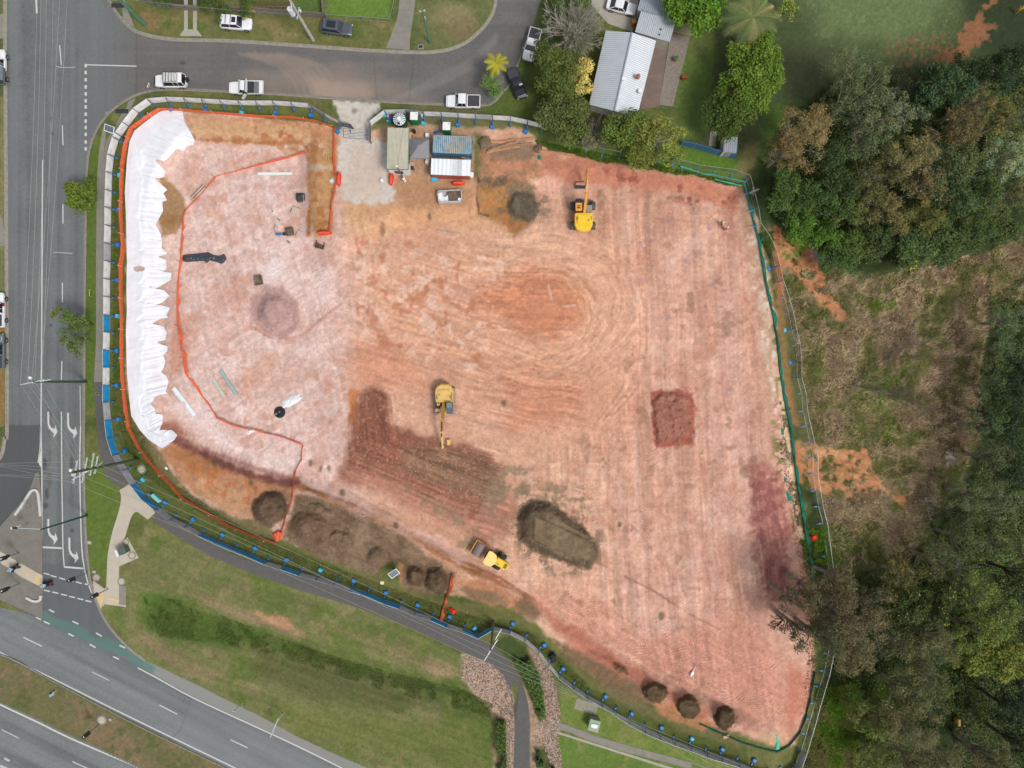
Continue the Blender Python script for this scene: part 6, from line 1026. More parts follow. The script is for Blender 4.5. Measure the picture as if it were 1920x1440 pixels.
# clutter round the offices
def crate(px, py, d, a, m, name, lab, cat, up=0): o = MB().box((0,0,d[2]/2),d,taper=.92).build(name, m, bevel=.04); o.location = G(px, py, up); o.rotation_euler = (0,0,R(a)); return tag(o, lab, cat)
CBL = mat('blue_drum', col(40,90,150), .5); crate(734,224,(.6,.5,.7),20,CBL,'blue_tub','blue tub left of the striped water tank','tub'); crate(729,221,(.35,.35,.9),0,mat('red_white_cap',col(220,160,160),.5),'gas_bottle','small red and white gas bottle by the water tank','gas bottle'); crate(723,216,(.75,.75,.5),10,M['cyan'],'cyan_tub','round cyan tub at the bend of the white fence','tub'); crate(727,228,(.3,.3,.4),0,MINT,'green_bucket','small green bucket beside the cyan tub','bucket')
crate(772,254,(.55,.45,.8),0,mat('orange_bin',col(220,150,80),.6),'orange_bin','orange bin at the top corner of the marquee','bin'); crate(777,248,(.45,.45,.9),0,M['black'],'black_bin','black bin at the top corner of the marquee','bin'); crate(802,256,(.6,.6,.7),0,M['white'],'white_bin','white bin between marquee and blue container','bin'); crate(802,305,(.55,.75,.8),-15,M['white'],'white_bin','white bin below the marquee beside the white container','bin'); crate(773,296,(.8,.45,.7),0,mat('yellow_bin',col(220,190,40),.5),'yellow_bin','yellow bin at the lower left marquee corner','bin'); crate(773,310,(.7,1.0,.1),3,M['timber'],'timber_pallet','pale timber pallet along the office wall','pallet'); crate(774,316,(.45,.5,.5),0,M['dark'],'generator','dark generator at the corner of the beige office','generator')
crate(815,337,(1.0,.65,.35),5,M['cyan'],'blue_tarp_bundle','bright blue tarp bundle below the red sided container','tarp'); crate(717,339,(.5,.5,.5),30,M['white'],'white_bucket','white bucket on the gravel left of the orange barrier','bucket'); crate(826,291,(.8,.45,1.0),0,mat('grey_box',col(170,170,186),.6),'grey_box','pale grey box between the two containers, left','box'); crate(835,291,(.45,.5,.8),0,mat('brown_box',col(130,110,96),.6),'brown_box','brown box between the two containers, middle','box'); crate(869,296,(.6,.35,.6),0,mat('yellow_hose',col(230,180,70),.5),'yellow_box','yellow gear between the two containers, right','gear'); crate(820,248,(1.1,.35,.3),12,CBL,'blue_barrier','blue water barrier left of the second toilet','barrier'); crate(792,219,(.35,.5,.7),10,M['white'],'white_drum','white drum against the fence right of first toilet','drum')
b = MB(); b.tube([(0,0,.3),(.9,.1,.35),(1.6,0,.5)],.03,5); b.tube([(0,0,.3),(.3,-.5,.1)],.03,5); o = b.build('bent_pipe', M['steel']); o.location = G(814,223); tag(o,'bent thin pipe on the grass left of the second toilet','pipe')
crate(295,933,(1.7,.55,.6),-42,mat('pale_cyan_board',col(130,214,214),.6),'cyan_board','pale cyan board leaning behind the blue fence near the path junction','board'); crate(312,878,(.5,.35,.1),-40,M['white'],'white_block','white block on the earth above the orange mesh','block'); crate(876,1148,(.5,.12,.1),70,M['timber'],'timber_offcut','pale timber offcut on the grass near the power pole','timber')
crate(1361,1380,(1.0,.5,.25),20,mat('sandstone',col(214,180,150),.9,var=.2),'stone_block','pale stone at the lower silt fence','stone'); crate(716.5,1092.5,(.6,.5,.15),-12,M['cream'],'cream_block','cream square block on the grass by the solar panel','block')
# rock mulch and stones scattered (uncountable)
def stones(name, poly, n, s0, s1, cs, lab, seed, up=.0):
    rs_ = np.random.RandomState(seed); b = bbox(poly); P_ = []
    while len(P_) < n:
        q = rs_.rand(n * 3, 2) * [b[1] - b[0], b[3] - b[2]] + [b[0], b[2]]; m_ = sdf(poly, q[:, 0], q[:, 1]) < 0; P_ += list(q[m_])
    P_ = P_[:n]; base = np.array([(-1,-1,-.4),(1,-1,-.4),(1,1,-.4),(-1,1,-.4),(-.6,-.6,.7),(.6,-.6,.7),(.6,.6,.7),(-.6,.6,.7)]); FF = np.array([(4,5,6,7),(0,1,5,4),(1,2,6,5),(2,3,7,6),(3,0,4,7)]); V = []; Fs = []; CC = []
    for i, p in enumerate(P_):
        g = G(p[0], p[1]); s = rs_.uniform(s0, s1); a = rs_.uniform(0, 6.28); R_ = np.array([[math.cos(a), -math.sin(a), 0], [math.sin(a), math.cos(a), 0], [0, 0, .6]]); v = (base * rs_.uniform(.6, 1.3, (8, 3))) @ R_.T * s + [g.x, g.y, g.z + up]; V.append(v); Fs.append(FF + 8 * i); c = np.array(cs[rs_.randint(len(cs))]) * rs_.uniform(.8, 1.1); CC.append(np.tile(lin(c) / KX, (8, 1)))
    o = np_mesh(name, np.concatenate(V), np.concatenate(Fs), SOIL, np.concatenate(CC)); one(o, lab, 'stones'); o['kind'] = 'stuff'
MU = [(186,164,148),(164,140,124),(198,180,164),(134,108,94)]
stones('rock_mulch', [(866,1230),(880,1228),(920,1242),(945,1267),(960,1300),(966,1345),(962,1440),(950,1440),(945,1345),(925,1320),(893,1296),(868,1272)], 2600, .05, .13, MU, 'pale rock mulch in the bed left of the curving path', 41)
stones('rock_mulch', [(1000,1225),(1030,1250),(1044,1290),(1052,1345),(1046,1372),(1056,1440),(1035,1440),(1020,1400),(1008,1360),(1024,1345),(1018,1295),(1004,1250)], 2200, .05, .13, MU, 'pale rock mulch in the bed right of the curving path', 42)
stones('loose_rubble', [(1480,870),(1508,1000),(1520,1100),(1528,1260),(1510,1340),(1500,1340),(1515,1230),(1500,1080),(1480,960),(1466,870)], 900, .04, .12, [(176,110,100),(208,150,130),(150,90,80)], 'loose rubble along the right edge of the earthworks', 43)
stones('soil_clods', [(540,925),(660,950),(850,1070),(850,1115),(700,1080),(530,1020),(470,960)], 900, .03, .09, [(112,90,70),(132,108,86),(96,76,58),(156,130,106)], 'loose clods of topsoil over the brown shelf', 45)
stones('soil_clods', oval(1046,1003,92,72,25), 350, .03, .09, [(104,88,68),(124,106,84),(90,76,58)], 'loose clods around the large dark heap', 46)
stones('clay_clods', [(655,735),(735,730),(760,820),(935,850),(940,930),(650,890)], 900, .03, .07, [(170,116,100),(132,88,74),(196,146,128)], 'clods over the brown and purple spread soil', 47)
stones('scattered_clods', [(350,300),(620,450),(1380,380),(1440,900),(1480,1300),(1200,1240),(700,940),(360,790)], 4200, .02, .07, [(214,180,164),(176,128,108),(220,196,184),(150,104,84)], 'small stones and clods scattered over the bare earth', 44)
# ---------------------------------------------------------------- houses, sheds, yard fences
RT = ribmat('corrugated_iron_roof', col(198,206,214), .30, col(212,218,224), .45, .15, axis=1, var=.10); RT2 = ribmat('corrugated_shed_roof', col(196,202,208), .30, col(178,186,194), .45, .15, axis=0, var=.08); RT3 = ribmat('grey_shed_roof', col(168,176,184), .30, col(150,158,168), .45, .15, axis=0, var=.08)
WB = mat('weatherboard', col(190,186,172), .7, var=.08)
def gable(name, e0, e1, r0, r1, f0, f1, ze, zr, mA, mB, lab):
    # e: left eave, r: ridge, f: right eave (picture points, first = far end)
    E0, E1, F0, F1 = W(*e0, ze), W(*e1, ze), W(*f0, ze), W(*f1, ze); R0, R1 = W(*r0, zr), W(*r1, zr); c = (E0 + E1 + F0 + F1) / 4; c.z = 0; ax = (R1 - R0); rz = math.atan2(ax.y, ax.x) - math.pi / 2; t = empty(name, c, rz, lab, 'house'); Mi = Matrix.Rotation(-rz, 3, 'Z'); L = lambda v: Mi @ (v - c)
    for nm, a, b_, c_, d_, m in (('roof', E0, R0, R1, E1, mA), ('roof', R0, F0, F1, R1, mB)):
        q = MB(); A, B_, C_, D_ = [L(v) for v in (a, b_, c_, d_)]; q.quad(D_, C_, B_, A, .06) if False else q.add([A, B_, C_, D_] + [v - Vector((0, 0, .08)) for v in (A, B_, C_, D_)], [(0, 1, 2, 3), (7, 6, 5, 4), (0, 4, 5, 1), (1, 5, 6, 2), (2, 6, 7, 3), (3, 7, 4, 0)]); q.build(nm, m, t)
    cp = MB(); cp.tube([L(R0) + Vector((0, 0, .03)), L(R1) + Vector((0, 0, .03))], .13, 6); cp.build('ridge_cap', mat('ridge_' + name, col(168,172,180), .5, .2), t)
    w = MB(); pts = [L(v) * .94 for v in (E0, F0, F1, E1)]; w.prism([(p.x, p.y) for p in pts], -.2, ze - .15); w.build('wall', WB, t)
    gt = MB(); 
    for a, b_ in ((E0, E1), (F0, F1)): gt.tube([L(a) + Vector((0, 0, -.1)), L(b_) + Vector((0, 0, -.1))], .08, 6)
    gt.build('gutter', M['steel'], t); P_ = L((F0 + F1) / 2) * .955
    for k in (-3, 0, 3): MB().box((P_.x, k, 1.3), (.1, 1.4, 1.0)).build('window', M['glass'], t)
    return t, L
t, L = gable('house', (1136,57), (1105,196), (1185,61), (1152,208), (1230,76), (1194,220), 2.9, 4.3, RT, RT, 'weathered corrugated iron roofed house beside the yellow flowering shrub')
g = L(W(1196,144,4.1)); MB().tube([(g.x,g.y,g.z-.2),(g.x,g.y,g.z+.25),(g.x,g.y,g.z+.35)],[.3,.34,.1],12).build('roof_vent', mat('rusty_vent', col(170,96,78),.7), t); g = L(W(1168.5,149,4.2)); MB().tube([(g.x,g.y,g.z-.2),(g.x,g.y,g.z+.35)],[.22,.26],12).build('roof_vent', M['white'], t); g = L(W(1200,171,3.7)); MB().tube([(g.x,g.y,g.z-.2),(g.x,g.y,g.z+.12)],[.28,.28],12).build('skylight', M['white'], t)
def shed(name, pxs, z, m, lab, extra=None, tilt=0, cat='shed'):
    c, w, l, rz = rect_on(pxs, z); t = empty(name, (c.x, c.y, 0), rz, lab, cat); MB().box((0,0,z),(w,l,.07)).build('roof', m, t); MB().box((0,0,z/2-.1),(w*.95,l*.95,z-.15)).build('wall', WB, t); return t, w, l
t, w, l = shed('shed', [(1202,21),(1267,40),(1258,75),(1189,61)], 2.7, RT2, 'pale corrugated shed roof with two small vents above the house', cat='shed')
for y in (-.3,-1.1): MB().tube([(.9,y,2.7),(.9,y,3.0)],.1,8).build('vent', M['dark'], t)
MB().tube([(-w/2,l/2,2.8),(w/2,l/2,2.8)],.1,6).build('ridge_cap', M['steel'], t)
shed('shed', [(1206,-40),(1272,-22),(1264,38),(1202,20)], 2.75, RT3, 'darker grey shed roof cut off by the top edge'); t, w, l = shed('garden_shed', [(1361,255),(1386,257),(1380,288),(1352,283)], 2.2, RT3, 'small square grey garden shed at the end of the blue fence'); MB().tube([(0,-l/2,2.25),(0,l/2,2.25)],.05,6).build('ridge_cap', M['steel'], t); MB().box((0,-l/2+.02,1),(.8,.05,1.8)).build('door', mat('shed_door', col(150,156,160),.5), t)
def solid_fence(name, pts, h, m, lab, postm, th=.06, every=2.4, mesh=False):
    t = empty(name, G(*pts[0]), 0, lab, 'fence'); o = t.location; 
    for a, b_ in zip(pts[:-1], pts[1:]):
        A, B_ = G(*a) - o, G(*b_) - o; d = B_ - A; n = max(1, round(math.hypot(d.x, d.y) / every)); ang = math.atan2(d.y, d.x)
        for k in range(n):
            p = A + d * (k / n); q = A + d * ((k + 1) / n); c = (p + q) / 2; w = (q - p).length
            if not mesh: MB().box((c.x, c.y, c.z + h / 2), (w * .985, th, h), ang, ).build('panel', m, t)
            else:
                r_ = MB(); r_.tube([p + Vector((0,0,h)), q + Vector((0,0,h))], .03, 5); r_.tube([p + Vector((0,0,.1)), q + Vector((0,0,.1))], .02, 5); r_.build('rail', m, t)
            MB().box((p.x, p.y, p.z + h / 2 + .04), (.08, .09, h + .08), ang).build('post', postm, t)
    return t
solid_fence('steel_fence', [(1276,272),(1300,277),(1340,289),(1375,297)], 1.8, mat('blue_steel_sheet', col(70,118,164), .5, .1), 'blue sheet steel fence below the round green tree', M['steel'])
solid_fence('paling_fence', [(262,2),(300,14),(345,19),(405,22),(470,24),(530,28),(610,34)], 1.5, M['wood'], 'weathered grey paling fence along the front gardens', M['wood'], every=1.9); solid_fence('paling_fence', [(610,34),(607,0),(604,-30)], 1.6, M['wood'], 'grey paling fence running up between two gardens', M['wood'])
solid_fence('wire_fence', [(613,34),(680,38),(731,42),(738,20),(744,-10)], 1.0, M['steel'], 'low pale rail fence around the bright green lawn', M['steel'], mesh=True); solid_fence('garden_rail', [(480,20),(548,18)], .9, M['wood'], 'thin rail behind the paling fence near the grey pole', M['wood'], mesh=True)
t = empty('garden_chair', G(1281,147), 0, 'red garden chair on the grey garden bed', 'chair'); MB().box((0,0,.4),(.7,.6,.08)).build('seat', mat('red_plastic', col(176,60,50),.5), t, bevel=.02); MB().box((0,-.3,.7),(.7,.08,.6)).build('backrest', mat('red_plastic_back', col(180,64,54),.5), t, bevel=.02)
for sx in (-.3,.3):
    for sy in (-.25,.25): MB().tube([(sx,sy,0),(sx,sy,.4)],.03,5).build('leg', M['dark'], t)
def pot_plant(px, py, lab):
    t = empty('pot_plant', G(px, py), 0, lab, 'potted plant'); MB().tube([(0,0,0),(0,0,.4)],[.25,.35],14).build('pot', mat('terracotta', col(176,100,80),.8), t)
    b = MB(); rr_ = random.Random(px)
    for k in range(40): a = rr_.uniform(0,6.28); r = rr_.uniform(.1,.5); b.box((r*math.cos(a)*.8,r*math.sin(a)*.8,.55+rr_.uniform(0,.4)),(.22,.12,.01),a,('X',rr_.uniform(-.7,.7)))
    b.build('foliage', mat('pot_leaves', col(86,120,50),.7), t)
pot_plant(1266,113,'terracotta pot plant upper on the grey garden bed'); crate(1187,46,(.6,.7,1.0),10,mat('orange_wheelie',col(226,150,60),.5),'wheelie_bin','orange lidded bin by the shed corner','bin')
# ---------------------------------------------------------------- poles, wires, lights, signs
PGR = mat('green_streaked_pole', col(86,132,104), .8, var=.3, scale=2); PGY = mat('grey_concrete_pole', col(186,184,176), .8, var=.1, scale=2); PWD = mat('dark_timber_pole', col(110,104,92), .9, var=.2); ALU = mat('pale_crossarm', col(214,222,228), .4, .3); INS = mat('insulator', col(226,228,222), .3)
def pole(base, h, m, lab, arms=(), r=.17, name='power_pole', cat='power pole', extras=None):
    g = G(*base); t = empty(name, g, 0, lab, cat); MB().tube([(0,0,-.3),(0,0,h)],[r*1.25,r*.8],12).build('pole', m, t, smooth=True); ends = []
    for (z, ang, L, off) in arms:
        a = R(ang); dx, dy = math.cos(a), math.sin(a); A = Vector((dx*(off-L/2),dy*(off-L/2),z)); B_ = Vector((dx*(off+L/2),dy*(off+L/2),z)); ar = MB(); d = B_-A; ar.box(tuple((A+B_)/2),(L,.12,.12),a); arm = ar.build('crossarm', ALU, t); n = max(2, round(L/.75))
        for k in range(n):
            p = A + d * ((k + .15) / (n - .7)); MB().tube([(p.x,p.y,p.z+.05),(p.x,p.y,p.z+.3)],[.07,.05],7).build('insulator', INS, arm); ends.append(g + p + Vector((0,0,.3)))
    return t, g, ends
_, gA, eA = pole((587,75), 11, PGY, 'tall pale grey power pole with transformer between the two verge cars', [(10.4,100,2.0,0),(7.2,80,1.7,.1)], .2)
t = _; MB().tube([(-.4,-.55,8.2),(-.4,-.55,9.6)],.38,16).build('transformer', mat('transformer_grey', col(214,220,230),.4), t, smooth=True); MB().box((-.4,-.55,8.05),(.7,.7,.25)).build('transformer_base', mat('transformer_blue', col(110,130,160),.5), t); MB().box((.35,.4,7.3),(.18,.3,.4)).build('fuse_box', M['white'], t)
_, gB, eB = pole((806,80), 9, PGR, 'small green streaked pole at the top of the wide bend', [(8.7,10,.9,0)], .14)
t = _; MB().box((0,.15,6.6),(.3,.3,.45)).build('meter_box', M['white'], t)
_, gC, eC = pole((273,47), 11.5, PGR, 'thick green streaked pole leaning out at the top left corner', [(11,60,2,0)], .24)
_, gD, eD = pole((162,716), 11.3, mat('dark_green_pole', col(62,84,66),.8,var=.2), 'dark green power pole with pale crossarms above the main road', [(11.0,12,3.2,-.4),(10.3,10,2.6,.3)], .17)
t = _; MB().tube([(-.6,.5,11.0),(-.6,.5,11.25)],.2,10).build('lamp_head', M['white'], t)
_, gE, eE = pole((260,861), 15.5, mat('moss_green_pole', col(64,84,60),.8,var=.2), 'tall moss green pole with a tangle of crossarms at the junction', [(14.9,80,3.0,0),(13.0,78,3.4,0),(11.6,80,3.0,.6),(10.6,80,2.4,.4)], .2)
t = _; br = MB(); 
for z, a, L_ in ((12.6,215,2.4),(11.8,30,1.8),(10.6,200,2.0)): br.tube([(0,0,z-1.4),(math.cos(R(a))*L_,math.sin(R(a))*L_,z)],.05,5)
br.build('brace', ALU, t); MB().tube([(-.35,.25,15.1),(-.35,.25,15.4)],.2,10).build('lamp_head', M['white'], t); MB().tube([(-.3,-.35,14.7),(-.3,-.35,15.0)],.2,10).build('lamp_head', M['white'], t)
_, gF, eF = pole((925,1166), 11, PWD, 'grey timber power pole with white crossarms over the bike path', [(10.8,58,3.6,-.1),(9.6,60,1.7,1.9)], .16)
_, gG, eG = pole((758,338), 6.6, mat('steel_blue_pole', col(76,90,92),.6), 'leaning dark service pole beside the beige site office', [], .1, 'service_pole', 'pole'); MB().tube([(0,0,6.5),(0,0,6.75)],.14,10).build('cap', M['white'], _); MB().box((.1,-.1,.9),(.6,.35,1.0),-1.0).build('meter_box', M['white'], _)
_, gH, eH = pole((164,966), 10.2, mat('green_signal_pole', col(44,84,66),.7,var=.2), 'green street light pole leaning over the turn lanes', [], .13, 'street_light', 'street light'); hp = W(28,990,10.3) - gH; MB().tube([(0,0,9.9),(hp.x,hp.y,hp.z)],.05,6).build('arm', ALU, _); MB().box((hp.x,hp.y,hp.z),(.75,.3,.14)).build('lamp_head', M['dark'], _, bevel=.04); MB().box((hp.x-.4,hp.y-.02,hp.z),(.4,.3,.1)).build('lamp_visor', ALU, _)
WIRE = mat('wire_aluminium', col(178,182,172), .5, .2); WIRD = mat('dark_wire', col(70,70,66), .6)
def wire(a, b_, lab, sag=.5, r=.018, m=None):
    a, b_ = Vector(a), Vector(b_); n = 14; pts = []
    for k in range(n + 1): u = k / n; p = a.lerp(b_, u); p.z -= sag * 4 * u * (1 - u); pts.append(p - a)
    o = MB().tube(pts, r, 4, False).build('power_line', m or WIRE); o.location = a; tag(o, lab, 'power line', 'overhead power lines')
left = [W(0, y, 10.5) for y in (848,857,869,878,885,892)]
for k, y in enumerate((848,857,868,877,885,893)): wire(eE[k % len(eE)], W(-140, y - 4, 11), f'{ORD[k]} overhead wire from the top, crossing left from the tangled pole', .3)
for k, e in enumerate(eD[:5]): wire(e, eE[(k * 2 + 1) % len(eE)], f'{ORD[k]} wire from the left between the main road pole and tangled pole', .4, .014)
for k, (x0, x1) in enumerate(((55,72),(82,78),(92,88),(98,100),(106,118),(110,132))): wire(eD[min(k, len(eD) - 1)], W(x1, -120, 11), f'{ORD[k]} wire from the left running up over the main road', .5, .014)
for k, e in enumerate(eF[:4]): wire(eE[[0, 3, 5, 8][k]] if len(eE) > 8 else eE[k], e, f'{ORD[k]} overhead wire from the top between the junction pole and the path pole', .6)
tgt = [(1560,1490),(1530,1500),(1500,1505),(1480,1520)]
for k, e in enumerate(eF[:4]): wire(e, W(tgt[k][0], tgt[k][1] + 16, 10.5), f'{ORD[k]} overhead wire from the top going down right from the path pole', .5)
wire(gB + Vector((0,0,8.8)), gG + Vector((0,0,6.6)), 'thin dark service wire from the bend pole down to the site office', .3, .015, WIRD); wire(gB + Vector((0,0,8.9)), W(890,-60,10), 'dark wire from the bend pole off the top edge', .3, .015, WIRD); wire(gB + Vector((0,0,8.9)), gA + Vector((0,0,9.5)), 'dark wire between the two upper street poles', .5, .012, WIRD); wire(gA + Vector((0,0,7.2)), gC + Vector((0,0,7.2)), 'pale wire from the grey pole to the corner pole', .5, .012)
# traffic signals
def signal(base, h, ang, lab, arm=0):
    g = G(*base); t = empty('traffic_signal', (g.x, g.y, max(g.z, 0)), R(ang), lab, 'traffic light'); MB().tube([(0,0,0),(0,0,h)],.07,8).build('pole', mat('signal_pole', col(112,120,112),.6), t); x = 0
    if arm: MB().tube([(0,0,h-.1),(arm,0,h+.1)],.05,6).build('arm', M['dark'], t); x = arm
    hd = MB().box((x+.25,0,h-.55),(.28,.42,1.1)).build('signal_head', M['black'], t, bevel=.04)
    for k in range(3): MB().tube([(x+.38,0,h-.25-k*.33),(x+.55,0,h-.27-k*.33)],.13,10).build('visor', M['black'], hd)
    MB().tube([(x,0,h),(x,0,h+.12)],.1,8).build('cap', M['white'], t); MB().box((x-.1,0,h-.5),(.1,.6,1.3)).build('backing_board', M['dark'], t)
signal((37,1036),3.6,30,'traffic signal on the island above the pale crossing'); signal((38,1094),3.6,30,'traffic signal on the island below the pale crossing'); signal((165,1073),4.2,200,'traffic signal reaching over the stop line at the kerb'); signal((203,1104),3.8,212,'traffic signal on the pale kerb ramp'); signal((186,1358),3.6,215,'traffic signal in the highway median grass')
def sign(base, h, w, hh, ang, m, lab, tilt=0, name='road_sign', cat='road sign'):
    g = G(*base); t = empty(name, g, R(ang), lab, cat); MB().tube([(0,0,0),(0,0,h)],.04,6).build('post', M['steel'], t); MB().box((0,0,h-hh/2),(w,.05,hh)).build('sign_face', m, t, bevel=.01); MB().box((0,-.04,h-hh/2),(w*.9,.02,.06)).build('bracket', M['dark'], t)
sign((54,982),2.8,.7,.8,40,M['white'],'white keep left sign on the traffic island nose'); sign((61,949),2.6,.6,.7,40,ALU,'pale sign inside the white island kerbs'); sign((294,173),2.6,.7,.45,70,mat('pink_white_sign', col(232,206,206),.5),'small pale sign beside the roof rack wagon'); sign((452,1318),2.6,.5,.3,0,M['white'],'slim white marker post at the lawn edge'); sign((462,1316),1.2,.35,.3,0,M['steel'],'small grey post sign beside the highway shoulder'); sign((522,1355),.1,.1,.05,0,M['steel'],'x') if False else None
t = empty('timber_post_fence', G(531,1338), 0, 'thin white height post at the lawn edge by the highway', 'post'); hp = W(512,1371,3.0) - t.location; MB().tube([(0,0,0),(.0,0,3.0)],.05,6).build('post', M['white'], t); MB().box((hp.x*.5,hp.y*.5,3.0),(3.1,.07,.5),math.atan2(hp.y,hp.x)).build('sign_face', ALU, t)
t = empty('survey_target', G(100,1301), R(30), 'small pale metal sign lying on the highway median', 'sign'); MB().box((0,0,.25),(.8,.35,.3)).build('plate', mat('blue_grey_plate', col(150,170,186),.4), t); MB().tube([(.5,.2,0),(.5,.2,.6)],.08,8).build('post', M['cream'], t)
# solar cameras
def solar(base, ph, ang, lab, px=None):
    g = G(*base); t = empty('solar_camera', g, R(ang), lab, 'solar camera'); MB().tube([(0,0,0),(0,0,ph)],.06,8).build('mast', mat('mast_blue', col(40,60,90),.5), t); fr = MB(); fr.box((0,0,ph+.1),(1.5,1.0,.05),0,('X',.35)); f_ = fr.build('panel_frame', M['white'], t); MB().box((0,.0,ph+.14),(1.3,.82,.03),0,('X',.35)).build('solar_panel', mat('solar_glass', col(96,108,124),.25,spec=.7), f_); MB().box((0,.25,.4),(.35,.3,.5)).build('battery_box', M['dark'], t, bevel=.02)
solar((237,262),4.3,-20,'solar camera mast standing over the white fence at the corner'); solar((742,1070),1.5,35,'low solar camera panel on the grass above the blue fence')
# electrical cabinets
def cabinet(px, py, ang, d, m, lab, top=None):
    t = empty('electrical_cabinet', G(px, py, .04), R(ang), lab, 'cabinet'); MB().box((0,0,d[2]/2),d).build('cabinet_body', m, t, bevel=.03); MB().box((0,0,d[2]+.03),(d[0]+.12,d[1]+.12,.08)).build('lid', m, t, bevel=.02); MB().box((d[0]/2,0,d[2]*.5),(.04,d[1]*.8,d[2]*.8)).build('door', m, t); return t
t = cabinet(237,1030,22,(1.1,.9,1.2),mat('cabinet_green', col(84,104,92),.5),'green topped electrical cabinet on the pale path pad'); MB().box((-.85,0,.75),(.5,1.0,.7)).build('white_side_box', M['white'], t, bevel=.02); manhole(236,1016,.5,'round grey lid above the green topped cabinet'); manhole(248,1041,.6,'round white lid below the green topped cabinet')
t = cabinet(1112,1352,-15,(1.5,1.6,1.4),mat('pale_green_cabinet', col(140,160,130),.5),'pale green transformer cabinet below the mossy slab'); MB().loft([(-.5,.25,1.45,1.55),(0,.33,1.45,1.62),(.5,.25,1.45,1.55)],12,.6).build('white_bag', M['white'], t, smooth=True)
t = empty('bench', G(173,550), R(90), 'small yellow hoop rail in the verge beside the footpath', 'rail'); MB().tube([(-.5,0,0),(-.5,0,.7),(.5,0,.7),(.5,0,0)],.04,6).build('hoop', mat('yellow_rail', col(220,200,80),.5), t)
t = empty('park_bollard', G(1791,1350,.1), R(0), 'orange yellow marker block beside the park path', 'bollard'); MB().box((0,0,.5),(.42,1.1,1.0)).build('block', mat('orange_yellow', col(226,168,30),.5), t, bevel=.05); MB().box((0,0,1.02),(.3,.95,.06)).build('top_strip', mat('dark_orange', col(200,120,20),.5), t)
